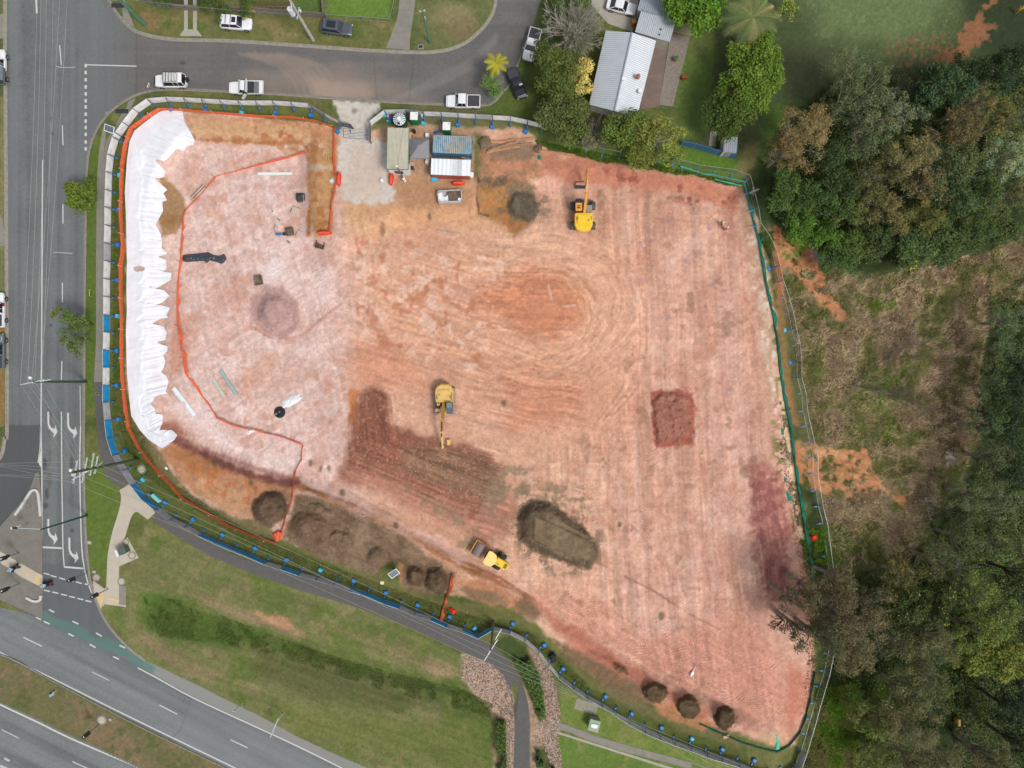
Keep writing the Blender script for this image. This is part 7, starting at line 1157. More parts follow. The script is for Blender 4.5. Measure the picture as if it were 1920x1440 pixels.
# ---------------------------------------------------------------- people
SKIN = mat('skin', col(190,140,110), .6)
def person(px, py, ang, shirt, legs, hat, pose, lab, up=0.0):
    g = G(px, py, up); sk = []; b = bmesh.new()
    if pose == 'stand': J = {'pel':(0,0,.95,.15),'che':(0.02,0,1.32,.17),'nec':(0.03,0,1.5,.07),'hea':(.05,0,1.66,.105),'top':(.05,0,1.75,.08),'lh':(0,.1,.88,.11),'lk':(.06,.14,.5,.075),'la':(0,.16,.08,.05),'lt':(.16,.17,.05,.045),'rh':(0,-.1,.88,.11),'rk':(-.02,-.14,.5,.075),'ra':(-.1,-.16,.08,.05),'rt':(.06,-.17,.05,.045),'ls':(.02,.2,1.42,.07),'le':(.08,.32,1.15,.05),'lw':(.3,.3,1.05,.035),'rs':(.02,-.2,1.42,.07),'re':(.06,-.3,1.14,.05),'rw':(.26,-.24,.98,.035)}
    else: J = {'pel':(0,0,.72,.16),'che':(.1,0,1.1,.17),'nec':(.14,0,1.28,.07),'hea':(.18,0,1.43,.105),'top':(.18,0,1.52,.08),'lh':(.05,.1,.7,.11),'lk':(.48,.15,.66,.08),'la':(.52,.16,.28,.05),'lt':(.68,.16,.24,.045),'rh':(.05,-.1,.7,.11),'rk':(.48,-.15,.66,.08),'ra':(.52,-.16,.28,.05),'rt':(.68,-.16,.24,.045),'ls':(.1,.2,1.2,.07),'le':(.3,.3,1.0,.05),'lw':(.56,.26,1.02,.035),'rs':(.1,-.2,1.2,.07),'re':(.3,-.3,1.0,.05),'rw':(.56,-.26,1.02,.035)}
    E = [('pel','che'),('che','nec'),('nec','hea'),('hea','top'),('pel','lh'),('lh','lk'),('lk','la'),('la','lt'),('pel','rh'),('rh','rk'),('rk','ra'),('ra','rt'),('che','ls'),('ls','le'),('le','lw'),('che','rs'),('rs','re'),('re','rw')]
    ks = list(J); V = [J[k][:3] for k in ks]; Ed = [(ks.index(a), ks.index(b_)) for a, b_ in E]; R_ = [J[k][3] for k in ks]
    for w_, s in (('lw', 1), ('rw', -1)):              # hand: palm, four fingers, thumb
        wx, wy, wz, _r = J[w_]; pi = len(V); V.append((wx + .07, wy, wz - .01)); R_.append(.03); Ed.append((ks.index(w_), pi))
        for f in range(4): V += [(wx + .12, wy + (f - 1.5) * .022, wz - .015), (wx + .165 - abs(f - 1.3) * .01, wy + (f - 1.5) * .026, wz - .05)]; R_ += [.009, .008]; Ed += [(pi, len(V) - 2), (len(V) - 2, len(V) - 1)]
        V += [(wx + .08, wy - s * .05, wz), (wx + .11, wy - s * .06, wz - .02)]; R_ += [.011, .009]; Ed += [(pi, len(V) - 2), (len(V) - 2, len(V) - 1)]
    me = bpy.data.meshes.new('person'); me.from_pydata(V, Ed, []); me.materials.append(SKIN); o = bpy.data.objects.new('person', me); C.objects.link(o); o.location = g; o.rotation_euler = (0, 0, R(ang)); b.free()
    m = o.modifiers.new('skin', 'SKIN')
    for i, r in enumerate(R_): me.skin_vertices[0].data[i].radius = (r, r)
    me.skin_vertices[0].data[0].use_root = True; o.modifiers.new('sub', 'SUBSURF').levels = 1; o.modifiers['sub'].render_levels = 1
    def cloth(nm, keys, m, grow):
        kk = [k for k in ks if k in keys]; me2 = bpy.data.meshes.new(nm); me2.from_pydata([J[k][:3] for k in kk], [(kk.index(a), kk.index(b_)) for a, b_ in E if a in kk and b_ in kk], []); me2.materials.append(m); q = bpy.data.objects.new(nm, me2); C.objects.link(q); q.parent = o; s_ = q.modifiers.new('skin', 'SKIN')
        for i, k in enumerate(kk): r = J[k][3] + grow; me2.skin_vertices[0].data[i].radius = (r, r)
        me2.skin_vertices[0].data[0].use_root = True; q.modifiers.new('sub', 'SUBSURF').levels = 1
    cloth('shirt', ('pel','che','ls','le','rs','re'), shirt, .025); cloth('trousers', ('pel','lh','lk','la','rh','rk','ra'), legs, .02)
    hx = J['hea']; MB().tube([(hx[0],0,hx[2]),(hx[0],0,hx[2]+.06),(hx[0],0,hx[2]+.15)],[.15,.14,.06],12).build('hard_hat' if 'hat' in lab or 'hi' in lab else 'helmet', hat, o, smooth=True); f = MB(); f.box((hx[0]+.11,.04,hx[2]+.0),(.02,.025,.015)); f.box((hx[0]+.11,-.04,hx[2]),(.02,.025,.015)); f.box((hx[0]+.125,0,hx[2]-.04),(.03,.02,.04)); f.build('face_features', M['dark'], o)
    return tag(o, lab, 'person')
YHV = mat('hi_vis_yellow', col(232,240,130), .7); PHV = mat('hi_vis_coral', col(226,110,100), .7); NVY = mat('navy_cloth', col(60,56,66), .8); LBL = mat('light_blue_cloth', col(160,206,232), .7)
person(1351,421,200,YHV,NVY,M['white'],'stand','person in a pale yellow hi-vis shirt and white hard hat, bending'); person(1359,431,120,PHV,mat('rust_trousers', col(176,100,84),.8),M['white'],'stand','person in a coral top and white hard hat at the red bank'); person(1903,24,40,mat('yellow_shirt', col(230,206,40),.7),mat('tan_cloth', col(190,140,80),.8),mat('pink_hat', col(220,130,150),.6),'stand','person in a yellow top and pink hat on the park lawn')
def scooter(px, py, ang, lab, plab, acc, up):
    g = G(px, py, up); t = empty('mobility_scooter', g, R(ang), lab, 'scooter'); MB().box((.1,0,.25),(1.2,.5,.14)).build('deck', acc, t, bevel=.05); MB().box((-.15,0,.58),(.5,.52,.12)).build('seat', M['black'], t, bevel=.05); MB().box((-.42,0,.85),(.12,.5,.55)).build('backrest', M['black'], t, bevel=.05); MB().tube([(.62,0,.3),(.55,0,1.0)],.04,6).build('steering_column', M['dark'], t); MB().tube([(.55,-.32,1.02),(.55,.32,1.02)],.03,6).build('handlebar', M['dark'], t); MB().box((-.75,0,.7),(.35,.5,.35)).build('rear_bag', acc, t, bevel=.06)
    for x in (-.55,.65):
        for s in (-1,1): MB().tube([(x,s*.26,.18),(x,s*.38,.18)],.18,14).build('wheel', M['black'], t, smooth=True)
    a = R(ang); person(px, py, ang, LBL, NVY, mat('light_helmet', col(160,200,226),.5), 'sit', plab, up)
scooter(30,1064,-150,'dark mobility scooter on the pale crossing of the island','person in a light blue top riding on the pale island crossing', NVY, .17); scooter(92,1094,-165,'dark red mobility scooter on the road between dashed crossing lines','person in a light blue top riding on the road crossing', mat('maroon', col(100,40,56),.5), -.08)
t = empty('survey_gps', G(1297,1262), R(60), 'white survey instrument with thin pole on the lower right red earth', 'survey tool'); MB().loft([(-.45,.1,.1,.25),(0,.28,.08,.35),(.45,.1,.1,.25)],12,.7).build('instrument', M['white'], t, smooth=True); MB().tube([(.4,0,.2),(1.2,.05,.25)],.04,6).build('pole', M['white'], t)
for i, (x, y, s, w_) in enumerate(((1035,1174,.14,''),)): pass
# ---------------------------------------------------------------- trees
LEAF = attrmat('leaves', .75, .12, 3, 0, transl=.22, spec=.25); BLADE = attrmat('grass_blades', .9, .1, 2, 0, transl=.15, spec=.1)
BK = mat('grey_bark', col(150,140,126), .9, var=.25, scale=3); BKD = mat('dark_bark', col(84,74,62), .9, var=.25, scale=3); BKP = mat('pale_bark', col(190,184,172), .85, var=.2, scale=3)
def leaf_mesh(C_, Rr, n_per, ls, asp, base, rs_, cvar=.18, lvar=.28, bri=1.32, tip=None, flat=.5, droop=0):
    nC = len(C_); idx = np.repeat(np.arange(nC), n_per); N = len(idx); u = rs_.normal(size=(N, 3)); u /= np.linalg.norm(u, axis=1)[:, None]; u[:, 2] = np.where(u[:, 2] < -.3, -u[:, 2], u[:, 2])
    rad = Rr[idx] * (rs_.rand(N) ** .35); P_ = C_[idx] + u * rad[:, None] * np.array((1, 1, .75)); P_[:, 2] -= droop * rs_.rand(N) * Rr[idx]
    nn = u * (1 - flat) + rs_.normal(size=(N, 3)) * .45 + np.array((0, 0, flat)); nn /= np.linalg.norm(nn, axis=1)[:, None]
    t = rs_.normal(size=(N, 3)); t -= nn * (t * nn).sum(1)[:, None]; t /= np.linalg.norm(t, axis=1)[:, None]; b = np.cross(nn, t); s = ls * (.6 + .8 * rs_.rand(N))[:, None]
    V = np.stack([P_ - t * s, P_ - b * s * asp, P_ + t * s, P_ + b * s * asp], 1).reshape(-1, 3); F_ = np.arange(4 * N).reshape(-1, 4)
    cf = (1 + cvar * 2 * (rs_.rand(nC) - .5))[idx] * (1 + lvar * 2 * (rs_.rand(N) - .5)); c = lin(base)[None, :] / KX * bri * cf[:, None]; hue = (rs_.rand(nC) - .5)[idx][:, None]; c = c * (1 + hue * np.array((.35, .05, -.3))) * np.array((1.06, 1, .78))
    lum = c.mean(1, keepdims=True); c = c * .86 + lum * .14
    if tip is not None: m_ = (rs_.rand(N) < tip[1])[:, None] & (u[:, 2:3] > .1); c = np.where(m_, lin(tip[0])[None, :] / KX * (.8 + .4 * rs_.rand(N)[:, None]), c)
    return V, F_, np.repeat(np.clip(c, .004, .8), 4, 0)
tseed = [0]
def tree(px, py, rp, H, kind, c, lab, name='tree', tip=None, bark=None, sx=1.0, rot=0, dens=1.0, cat='tree', group=None, ls=None):
    tseed[0] += 1; rs_ = np.random.RandomState(500 + tseed[0]); zt = H * .7; ctr = W(px, py, zt); gz = hzw(ctr.x, ctr.y); ctr = W(px, py, gz + zt); Rm = rp / S * (D - zt) / D
    t = empty(name, (ctr.x, ctr.y, gz), 0, lab, cat, group); n = int(10 + Rm * Rm * 2.4 * dens); ang = rs_.rand(n) * 2 * math.pi; q = np.sqrt((np.arange(n) + .5) / n); ph = rs_.rand(4) * 6.28; lobes = 1 + .16 * np.sin(ang * 2 + ph[0]) + .14 * np.sin(ang * 3 + ph[1]) + .1 * np.sin(ang * 5 + ph[2])
    rr = Rm * .88 * q * lobes; x = rr * np.cos(ang) * sx; y = rr * np.sin(ang); a = R(rot); x, y = x * math.cos(a) - y * math.sin(a), x * math.sin(a) + y * math.cos(a); dome = np.sqrt(np.clip(1 - (q * .93) ** 2, 0, 1))
    z = zt - H * .12 + H * .38 * dome * (.55 + .5 * rs_.rand(n)) - H * .10 * rs_.rand(n); Cc = np.stack([x, y, z], 1); low = rs_.rand(n) < .2; Cc[low, 2] -= H * .18
    if kind == 'dense': l_, asp, rc, fl, npc, dr = .17, .62, Rm * rs_.uniform(.19, .28, n) + .3, .55, 62, 0
    elif kind == 'leafy': l_, asp, rc, fl, npc, dr = .15, .5, Rm * rs_.uniform(.16, .25, n) + .28, .45, 56, .2
    elif kind == 'gum': l_, asp, rc, fl, npc, dr = .19, .26, Rm * rs_.uniform(.12, .22, n) + .3, .35, 64, .5
    else: l_, asp, rc, fl, npc, dr = .24, .13, Rm * rs_.uniform(.12, .20, n) + .3, .2, 80, .8
    l_ = ls or l_; npc = int(npc * (rc.mean() / .95) ** 2 * 1.35 * (.15 / l_) ** .8) + 8
    V, F_, cc = leaf_mesh(Cc, rc, npc, l_, asp, c, rs_, bri=1.3 if kind == 'dense' else 1.55 if kind == 'leafy' else 1.9, tip=tip, flat=fl, droop=dr); np_mesh('crown', V, F_, LEAF, cc, t)
    b = MB(); bk = bark or {'dense': BKD, 'leafy': BKD, 'gum': BK, 'wispy': BK}[kind]; tr = max(.08, H * .022); f = Vector((rs_.uniform(-.3, .3), rs_.uniform(-.3, .3), H * .32)); b.tube([(0, 0, -.3), tuple(f * .5), tuple(f)], [tr * 1.4, tr * 1.1, tr], 7)
    pick = rs_.permutation(n)[:min(n, (16 if kind == 'gum' else 12) if kind in ('gum', 'wispy') else 8)]
    for i in pick:
        e = Vector(Cc[i]) + Vector((0, 0, .25 if kind in ('gum', 'wispy') else -.2)); mdl = f.lerp(e, .5) + Vector((rs_.uniform(-.4, .4), rs_.uniform(-.4, .4), H * .05)); b.tube([tuple(f), tuple(mdl), tuple(e)], [tr * .6, tr * .35, tr * .12], 4, False)
    b.build('trunk', bk, t); return t
def bare(px, py, rp, H, lab, m, n=26, name='bare_tree', flat=.6, lean=None, up=0):
    tseed[0] += 1; rr_ = random.Random(tseed[0]); zt = H * .7; ctr = W(px, py, zt); gz = hzw(ctr.x, ctr.y); Rm = rp / S * (D - zt) / D; t = empty(name, (ctr.x, ctr.y, gz), 0, lab, 'tree'); f = Vector((0, 0, H * .3)); MB().tube([(0,0,-.3),tuple(f)],[.16,.11],7).build('trunk', m, t); b = MB()
    def grow(p, d, L, r, lev):
        q = p + d * L; mid = p.lerp(q, .5) + Vector((rr_.uniform(-1, 1), rr_.uniform(-1, 1), rr_.uniform(-.3, .6))) * L * .07; b.tube([p, mid, q], [r, r * .8, r * .6], 4 if lev else 5, False)
        if lev < 4:
            for k in range(3 if lev < 3 else 4): s = p.lerp(q, rr_.uniform(.35, 1)); d2 = (d + Vector((rr_.uniform(-1, 1), rr_.uniform(-1, 1), rr_.uniform(-.5, .6))) * .55).normalized(); grow(s, d2, L * rr_.uniform(.45, .7), max(r * .5, .012), lev + 1)
    for k in range(n // 2):
        a = 2 * math.pi * (k + rr_.random()) / (n // 2); e = rr_.uniform(.2, 1.0)
        if lean is not None: a = R(lean) + rr_.uniform(-.8, .8)
        d = Vector((math.cos(a) * e, math.sin(a) * e, flat)).normalized(); grow(f * rr_.uniform(.7, 1), d, Rm * rr_.uniform(.5, .75), .07, 0)
    b.build('branches', m, t); return t
def palm(px, py, rp, H, n, c, c2, lab, nf=22):
    tseed[0] += 1; rs_ = np.random.RandomState(tseed[0]); ctr = W(px, py, H); gz = hzw(ctr.x, ctr.y); Rm = rp / S; t = empty('palm_tree', (ctr.x, ctr.y, gz), 0, lab, 'palm tree'); MB().tube([(0,0,-.2),(0,0,H*.95)],[.24,.17],8).build('trunk', BK, t)
    for k in range(n):
        a = 2 * math.pi * k / n + rs_.uniform(-.2, .2); L = Rm * rs_.uniform(.8, 1.15); V = []; F_ = []; ca, sa = math.cos(a), math.sin(a); pts = [(ca * L * u, sa * L * u, H + .5 * math.sin(u * 2.2) * L * .35 - u * u * L * .35) for u in np.linspace(0.03, 1, 12)]; side = np.array((-sa, ca, 0))
        for i in range(11):
            for j in range(3):
                p = np.array(pts[i]) * (1 - j / 3) + np.array(pts[i + 1]) * (j / 3); ll = L * .17 * math.sin(math.pi * min(.97, (i + j / 3 + 1.2) / 12.5)) + .12
                for s in (-1, 1): e = p + side * s * ll + np.array((ca, sa, 0)) * ll * .6 + (0, 0, -ll * .35); w = np.array((ca, sa, 0)) * .028; b0 = len(V); V += [p - w, p + w, e + w * .2, e - w * .2]; F_.append((b0, b0 + 1, b0 + 2, b0 + 3))
        cc = np.tile(lin(c if rs_.rand() > .22 else c2) / KX * rs_.uniform(.75, 1.2), (len(V), 1)); np_mesh('frond', V, F_, LEAF, cc, t)
    return t
LG_ = (118,140,34); MG = (84,108,40); DG = (58,80,40); OL = (104,108,58); GG = (88,100,66); BO = (122,104,60)
tree(151, 368, 33, 5, 'dense', (98,124,26), 'round lime green street tree overhanging the main road', 'street_tree', dens=1.3)
tree(140, 603, 24, 6, 'leafy', (88,112,40), 'dark green street tree, loose upper half of the pair by the footpath', 'street_tree', dens=.8); tree(136, 636, 27, 6, 'leafy', (84,108,38), 'dark green street tree, denser lower half of the pair by the footpath', 'street_tree', dens=.9); tree(116, 588, 16, 5, 'leafy', (94,116,48), 'small light sprig of tree reaching over the road', 'street_tree', dens=.7)
bare(1077, 45, 62, 7, 'big leafless grey tree above the olive street trees', mat('grey_twigs', col(168,164,150), .9), 64); tree(1062, 6, 30, 5, 'leafy', (74,100,40), 'green shrub tree behind the leafless grey tree at the top edge', 'street_tree'); tree(1080, 50, 50, 4.5, 'wispy', (110,112,88), 'thin grey green crown under the leafless grey tree', 'street_tree', dens=.8)
tree(1038, 132, 47, 7, 'leafy', (84,100,40), 'broad olive green tree beside the house, below the leafless tree', 'garden_tree', dens=1.2); tree(1012, 92, 17, 6, 'leafy', (70,88,34), 'dark tree half covering the white utility', 'garden_tree'); tree(1095, 128, 20, 5, 'dense', (206,192,96), 'yellow flowering shrub, upper lobe against the house', 'flowering_shrub', cat='shrub', sx=.9); tree(1093, 160, 20, 5, 'dense', (200,186,92), 'yellow flowering shrub, lower lobe against the house', 'flowering_shrub', cat='shrub')
tree(1058, 222, 48, 6, 'dense', (92,108,52), 'dense sage green tree at the end of the white fence', 'garden_tree', dens=1.1); tree(1046, 186, 24, 5, 'leafy', (78,98,40), 'mid green tree between the olive and sage trees', 'garden_tree'); bare(1118, 248, 32, 5, 'purplish grey leafless shrub between two garden trees', mat('mauve_twigs', col(146,134,132), .9), 34); tree(1112, 262, 22, 4, 'gum', (108,112,88), 'thin grey green shrub around the purplish twigs', 'shrub', cat='shrub', dens=.5)
tree(1174, 240, 40, 6.5, 'dense', (92,116,40), 'bright green tree in front of the iron roofed house', 'garden_tree', dens=1.1); tree(1238, 255, 46, 6.5, 'leafy', (124,132,50), 'yellow green tree with bare grey branches through its crown', 'garden_tree', dens=.75, bark=BKP); bare(1232, 240, 30, 7.5, 'bare grey branches rising through the yellow green tree', mat('grey_twigs_pale', col(172,168,150), .9), 22); tree(1205, 290, 30, 4.5, 'leafy', (110,122,44), 'low yellow green tree reaching over the wire fence', 'garden_tree', dens=.8); tree(1258, 296, 22, 4, 'leafy', (116,128,46), 'small yellow green tree at the start of the wire fence', 'garden_tree', dens=.7)
tree(1298, 6, 54, 7, 'dense', (92,136,16), 'vivid green glossy tree beside the corrugated sheds', 'garden_tree', ls=.22, dens=1.1); tree(1340, 18, 24, 6, 'dense', (84,124,24), 'smaller vivid green tree right of the glossy one', 'garden_tree')
palm(1412, 32, 50, 7, 24, (128,150,86), (176,168,112), 'large feathery palm at the top edge of the park'); palm(930, 118, 22, 4.5, 9, (190,184,50), (206,190,60), 'yellowing palm at the corner of the side street'); tree(924, 153, 24, 3.6, 'leafy', (96,128,52), 'bushy green shrub under the yellowing palm', 'shrub', cat='shrub'); tree(1478, 15, 18, 5, 'leafy', (120,140,44), 'yellow green tree right of the large palm', 'garden_tree')
for a_ in ((1418,105,46,8,'upper part of the round lime green tree right of the yard'),(1402,165,54,8.5,'middle of the dense lime green tree right of the yard'),(1374,212,46,7.5,'lower left part of the dense lime green tree above the garden shed'),(1436,140,38,8,'right side of the dense lime green tree in the park')): tree(a_[0], a_[1], a_[2], a_[3], 'dense', (98,130,24) if a_[1] < 200 else (78,102,30), a_[4], 'lime_green_tree', dens=1.25)
for a_ in ((400,4,30,'dense green hedge bush behind the paling fence'),(465,8,20,'smaller hedge bush behind the paling fence, right of the driveway strips'),(300,-4,16,'small bush at the left end of the paling fence')): tree(a_[0], a_[1], a_[2], 2.6, 'leafy', (68,88,34), a_[3], 'hedge_bush', cat='bush')
tree(462, 20, 13, 1.6, 'leafy', (124,120,60), 'pale spiky bush beside the white wagon', 'bush', cat='bush', dens=.6)
# the bush on the right
B = [(1505,258,58,12,'gum',(116,104,66),'brown flowering gum nearest the park lawn'),(1470,285,34,9,'gum',(108,100,62),'low brown gum beside the park lawn'),(1525,225,30,11,'gum',(116,102,62),'brown topped gum behind the big brown one'),
(1600,130,48,11,'wispy',(92,104,72),'grey green wispy tree below the park clay scar'),(1645,160,46,11,'wispy',(86,100,70),'grey wispy tree left of the dark round tree'),(1590,190,42,11,'wispy',(84,98,66),'wispy tree above the shadowed gap'),(1650,215,48,12,'gum',(96,106,80),'silver green gum in the upper bush'),(1700,215,34,11,'gum',(90,102,76),'smaller silver green gum next to it'),
(1770,160,46,12,'dense',(60,88,54),'dark round topped tree beside the clay scar'),(1735,185,30,10,'dense',(48,72,42),'darker tree left of the round topped one'),(1700,150,28,7,'wispy',(76,82,54),'thin scrub at the clay scar edge'),(1810,130,34,10,'leafy',(44,64,34),'dark tree right of the clay scar'),(1860,150,42,11,'leafy',(42,62,34),'dark tree near the right edge, upper'),(1905,120,40,11,'leafy',(36,54,30),'dark tree on the right edge, topmost'),
(1830,185,40,12,'wispy',(100,96,62),'spindly tree with pale stems in the upper right'),(1865,220,42,11,'gum',(98,98,46),'yellow olive tree in the upper right'),(1800,235,46,11,'gum',(92,84,52),'brown olive tree under the spindly one'),(1905,215,36,11,'wispy',(74,80,52),'thin grey tree on the right edge'),(1620,265,42,10,'gum',(76,90,62),'grey green tree in the upper bush centre'),(1560,285,38,9,'leafy',(56,78,42),'dark green tree beside the brown gum'),
(1710,300,54,12,'gum',(106,102,66),'tan coloured gum in the middle of the upper bush'),(1740,345,42,11,'gum',(100,94,60),'tan gum lower neighbour'),(1790,310,46,11,'leafy',(78,96,62),'blue green tree right of the tan gum'),(1890,290,46,12,'wispy',(122,140,108),'pale silvery tree on the right edge'),(1850,320,34,10,'leafy',(72,92,52),'green tree left of the pale silvery one'),(1640,325,44,10,'gum',(80,82,50),'dark olive tree left of the tan gum'),(1580,335,40,9,'leafy',(62,82,42),'green tree behind the fence corner bush'),
(1475,362,40,7,'leafy',(72,102,42),'bright green tree at the upper right fence corner'),(1530,375,40,8,'leafy',(66,94,40),'green tree right of the fence corner'),(1580,395,38,8,'leafy',(76,98,46),'mid green tree above the clay run'),(1510,425,38,5,'leafy',(78,118,28),'low vivid green bush above the clay run'),(1555,440,32,5,'leafy',(70,112,26),'low vivid green bush right of the clay run'),(1630,375,40,9,'gum',(90,96,50),'olive tree over the vivid low bushes'),(1675,400,42,9,'gum',(104,96,58),'brown green tree at the meadow top'),
(1735,405,44,9,'gum',(92,96,40),'yellowish olive tree at the meadow top'),(1790,375,42,10,'leafy',(70,92,54),'blue green tree at the meadow top'),(1845,370,42,10,'leafy',(74,96,52),'green tree near the right edge, above the meadow'),(1900,370,40,10,'gum',(84,88,52),'olive tree on the right edge, above the meadow'),(1650,440,42,6,'leafy',(70,88,44),'low dark bush on the meadow edge, left'),(1710,462,44,6,'dense',(82,106,56),'low leafy bush with the yellow sprig'),(1770,450,42,6,'dense',(76,100,52),'low leafy bush on the meadow edge, middle'),(1825,430,40,6,'leafy',(70,92,46),'low leafy bush on the meadow edge, right'),(1572,485,36,5,'leafy',(66,96,44),'green bush with dead branches beside the clay run'),(1600,455,30,5,'leafy',(84,108,44),'small green bush behind the dead branches'),
(1866,720,34,9,'gum',(70,90,54),'grey green tree at the meadow edge, middle'),(1862,770,30,8,'gum',(60,80,46),'low dark green tree at the meadow edge'),(1893,600,34,9,'gum',(78,98,66),'grey green tree at the right of the meadow, upper'),(1880,650,36,9,'gum',(74,94,62),'grey green tree at the right of the meadow, lower'),(1912,700,34,10,'leafy',(40,56,34),'dark tree on the right edge beside the meadow'),(1895,745,38,10,'leafy',(44,62,38),'dark tree below the grey green pair'),(1850,800,40,9,'gum',(64,86,52),'green tree with a dark hollow right of the meadow'),(1905,805,38,11,'leafy',(46,66,40),'dark tree on the right edge, mid height'),(1870,860,42,10,'gum',(74,86,58),'grey green tree at the lower right of the meadow'),(1912,880,38,11,'leafy',(48,66,42),'dark tree on the right edge, lower middle'),
(1830,930,44,10,'wispy',(84,96,66),'wispy grey tree with drooping pale twigs'),(1880,945,42,11,'gum',(78,94,62),'silver green tree behind the wispy grey one'),(1780,960,30,5,'wispy',(66,76,48),'low scrub with dead twigs at the meadow foot'),(1810,1010,46,10,'gum',(74,86,52),'olive tree below the wispy grey one'),(1880,1020,46,11,'gum',(80,96,54),'green tree on the right edge above the yellow wattle'),(1750,1050,42,9,'wispy',(80,86,56),'thin tree at the foot of the meadow'),(1690,1080,38,8,'gum',(92,92,56),'yellow brown scrub tree below the meadow'),(1920,1080,40,11,'leafy',(54,70,40),'dark tree on the right edge by the wattle'),
(1520,1105,40,12,'gum',(84,78,54),'dark brown green gum leaning over the silt fence'),(1560,1150,58,14,'gum',(82,76,56),'largest dark brown gum over the lower right fence'),(1612,1180,54,14,'gum',(94,90,66),'brown grey gum right of the largest dark one'),(1545,1205,50,13,'gum',(74,78,54),'dark gum with branches over the red earth'),(1600,1230,46,12,'gum',(94,88,62),'ginger tinted gum above the bright grass'),(1500,1185,26,12,'gum',(70,70,52),'thin leaf cluster hanging over the red earth, lower'),(1487,1130,24,12,'gum',(72,72,52),'thin leaf cluster hanging over the red earth, upper'),(1570,1090,40,11,'gum',(92,88,60),'olive brown gum above the largest dark one'),(1645,1140,42,12,'gum',(86,82,56),'brown gum at the back of the dark group'),
(1700,1140,46,10,'leafy',(58,74,36),'deep green tree between brown gums and wattle'),(1760,1130,46,11,'leafy',(60,76,36),'dark green tree left of the yellow wattle'),(1690,1210,46,11,'gum',(74,80,48),'olive tree in the lower bush centre'),(1750,1200,46,12,'wispy',(90,96,66),'grey wispy tree in the lower bush'),(1740,1260,46,11,'wispy',(82,88,58),'grey wispy tree further down in the lower bush'),
(1830,1110,44,12,'gum',(84,100,46),'yellow tipped wattle, upper crown'),(1875,1150,48,12,'gum',(86,104,46),'yellow tipped wattle, right crown'),(1840,1190,50,12,'gum',(92,108,42),'yellow tipped wattle, middle crown'),(1885,1225,44,12,'dense',(112,128,40),'bright yellow green wattle lobe near the right edge'),(1838,1232,36,10,'dense',(104,122,40),'bright yellow green wattle lobe above the park path'),(1790,1215,40,11,'gum',(88,104,36),'green wattle crown above the park path'),
(1762,1282,34,8,'gum',(72,88,38),'dark green tree left of the park path top'),(1700,1300,52,11,'gum',(84,92,56),'grey olive tree left of the park path'),(1650,1350,46,9,'gum',(88,104,46),'green tree in the bottom bush'),(1710,1370,54,12,'wispy',(98,96,68),'large thin grey brown tree in the bottom bush'),(1740,1322,40,11,'wispy',(92,94,64),'thin grey tree left of the marker block'),(1768,1428,44,11,'wispy',(94,94,64),'thin grey tree below the marker block'),(1862,1428,46,12,'wispy',(96,98,66),'grey olive tree at the bottom right'),(1900,1330,42,11,'leafy',(34,52,28),'very dark tree on the right edge near the bottom'),(1910,1400,38,11,'leafy',(36,54,28),'very dark tree in the bottom right corner'),(1915,1270,34,10,'leafy',(30,46,24),'very dark tree on the right edge under the wattle'),(1600,1300,22,2.5,'leafy',(100,132,36),'low vivid green shrub below the dark gums'),(1640,1420,34,6,'gum',(94,104,52),'yellow green scrub at the bottom edge'),(1870,1445,44,12,'wispy',(88,92,60),'grey tree cut by the bottom edge'),(1720,1440,44,11,'wispy',(90,92,62),'brown grey tree cut by the bottom edge')]
for x, y, r, h, k, c, lab in B:
    bt = ((176,166,56), .06) if 'wattle' in lab else (((176,140,96), .12) if 'brown flowering' in lab else None)
    tree(x, y, r, h, k, c, lab, 'bush_tree' if h > 5.5 else 'shrub', tip=bt, cat='tree' if h > 5.5 else 'shrub', dens=1.0 if k != 'wispy' else .9)
blades('bright_green_tussocks', oval(1652,728,36,40), 9000, .2, .6, .03, [(104,140,36),(120,150,48)], 'vivid green tussocks round the base of the fallen tree', 86, bright=1.6) if 0 else None
tree(1700, 491, 12, 3, 'dense', (214,204,60), 'small bright yellow shrub on the meadow edge', 'yellow_shrub', cat='shrub'); tree(1711, 497, 8, 2.6, 'dense', (204,194,56), 'smaller bright yellow shrub beside the first', 'yellow_shrub', cat='shrub')
bare(1575, 470, 30, 4, 'pale dead branches fanning out beside the clay run', BKP, 16, lean=200, flat=.2); bare(1618, 722, 150, 1.4, 'fallen dark leafless tree lying in the meadow', mat('dead_wood', col(92,84,74), .9), 12, lean=-5, flat=.05, name='fallen_tree'); bare(1850, 870, 26, 8, 'pale leafless tree at the right of the meadow', BKP, 14, lean=190, flat=.4); bare(1800, 955, 28, 5, 'grey dead twigs at the meadow foot', BKP, 14, lean=200, flat=.3); bare(1420, 352, 12, 4, 'pale twigs at the upper right fence corner', BKP, 10)
bare(1500, 1190, 30, 10, 'dark bare branches reaching over the red earth', BKD, 12, lean=190, flat=.3); bare(1848, 195, 32, 12, 'pale leafless stems in the upper right bush', BKP, 14, lean=60, flat=.5); bare(1870, 1095, 30, 12, 'pale twigs above the yellow wattle', BKP, 12); bare(1640, 235, 26, 12, 'grey bare twigs in the upper bush', BKP, 12)
bare(1735, 1395, 40, 9, 'dark fallen limb in the bottom bush', mat('dark_limb', col(70,64,56), .9), 10, lean=130, flat=.3)
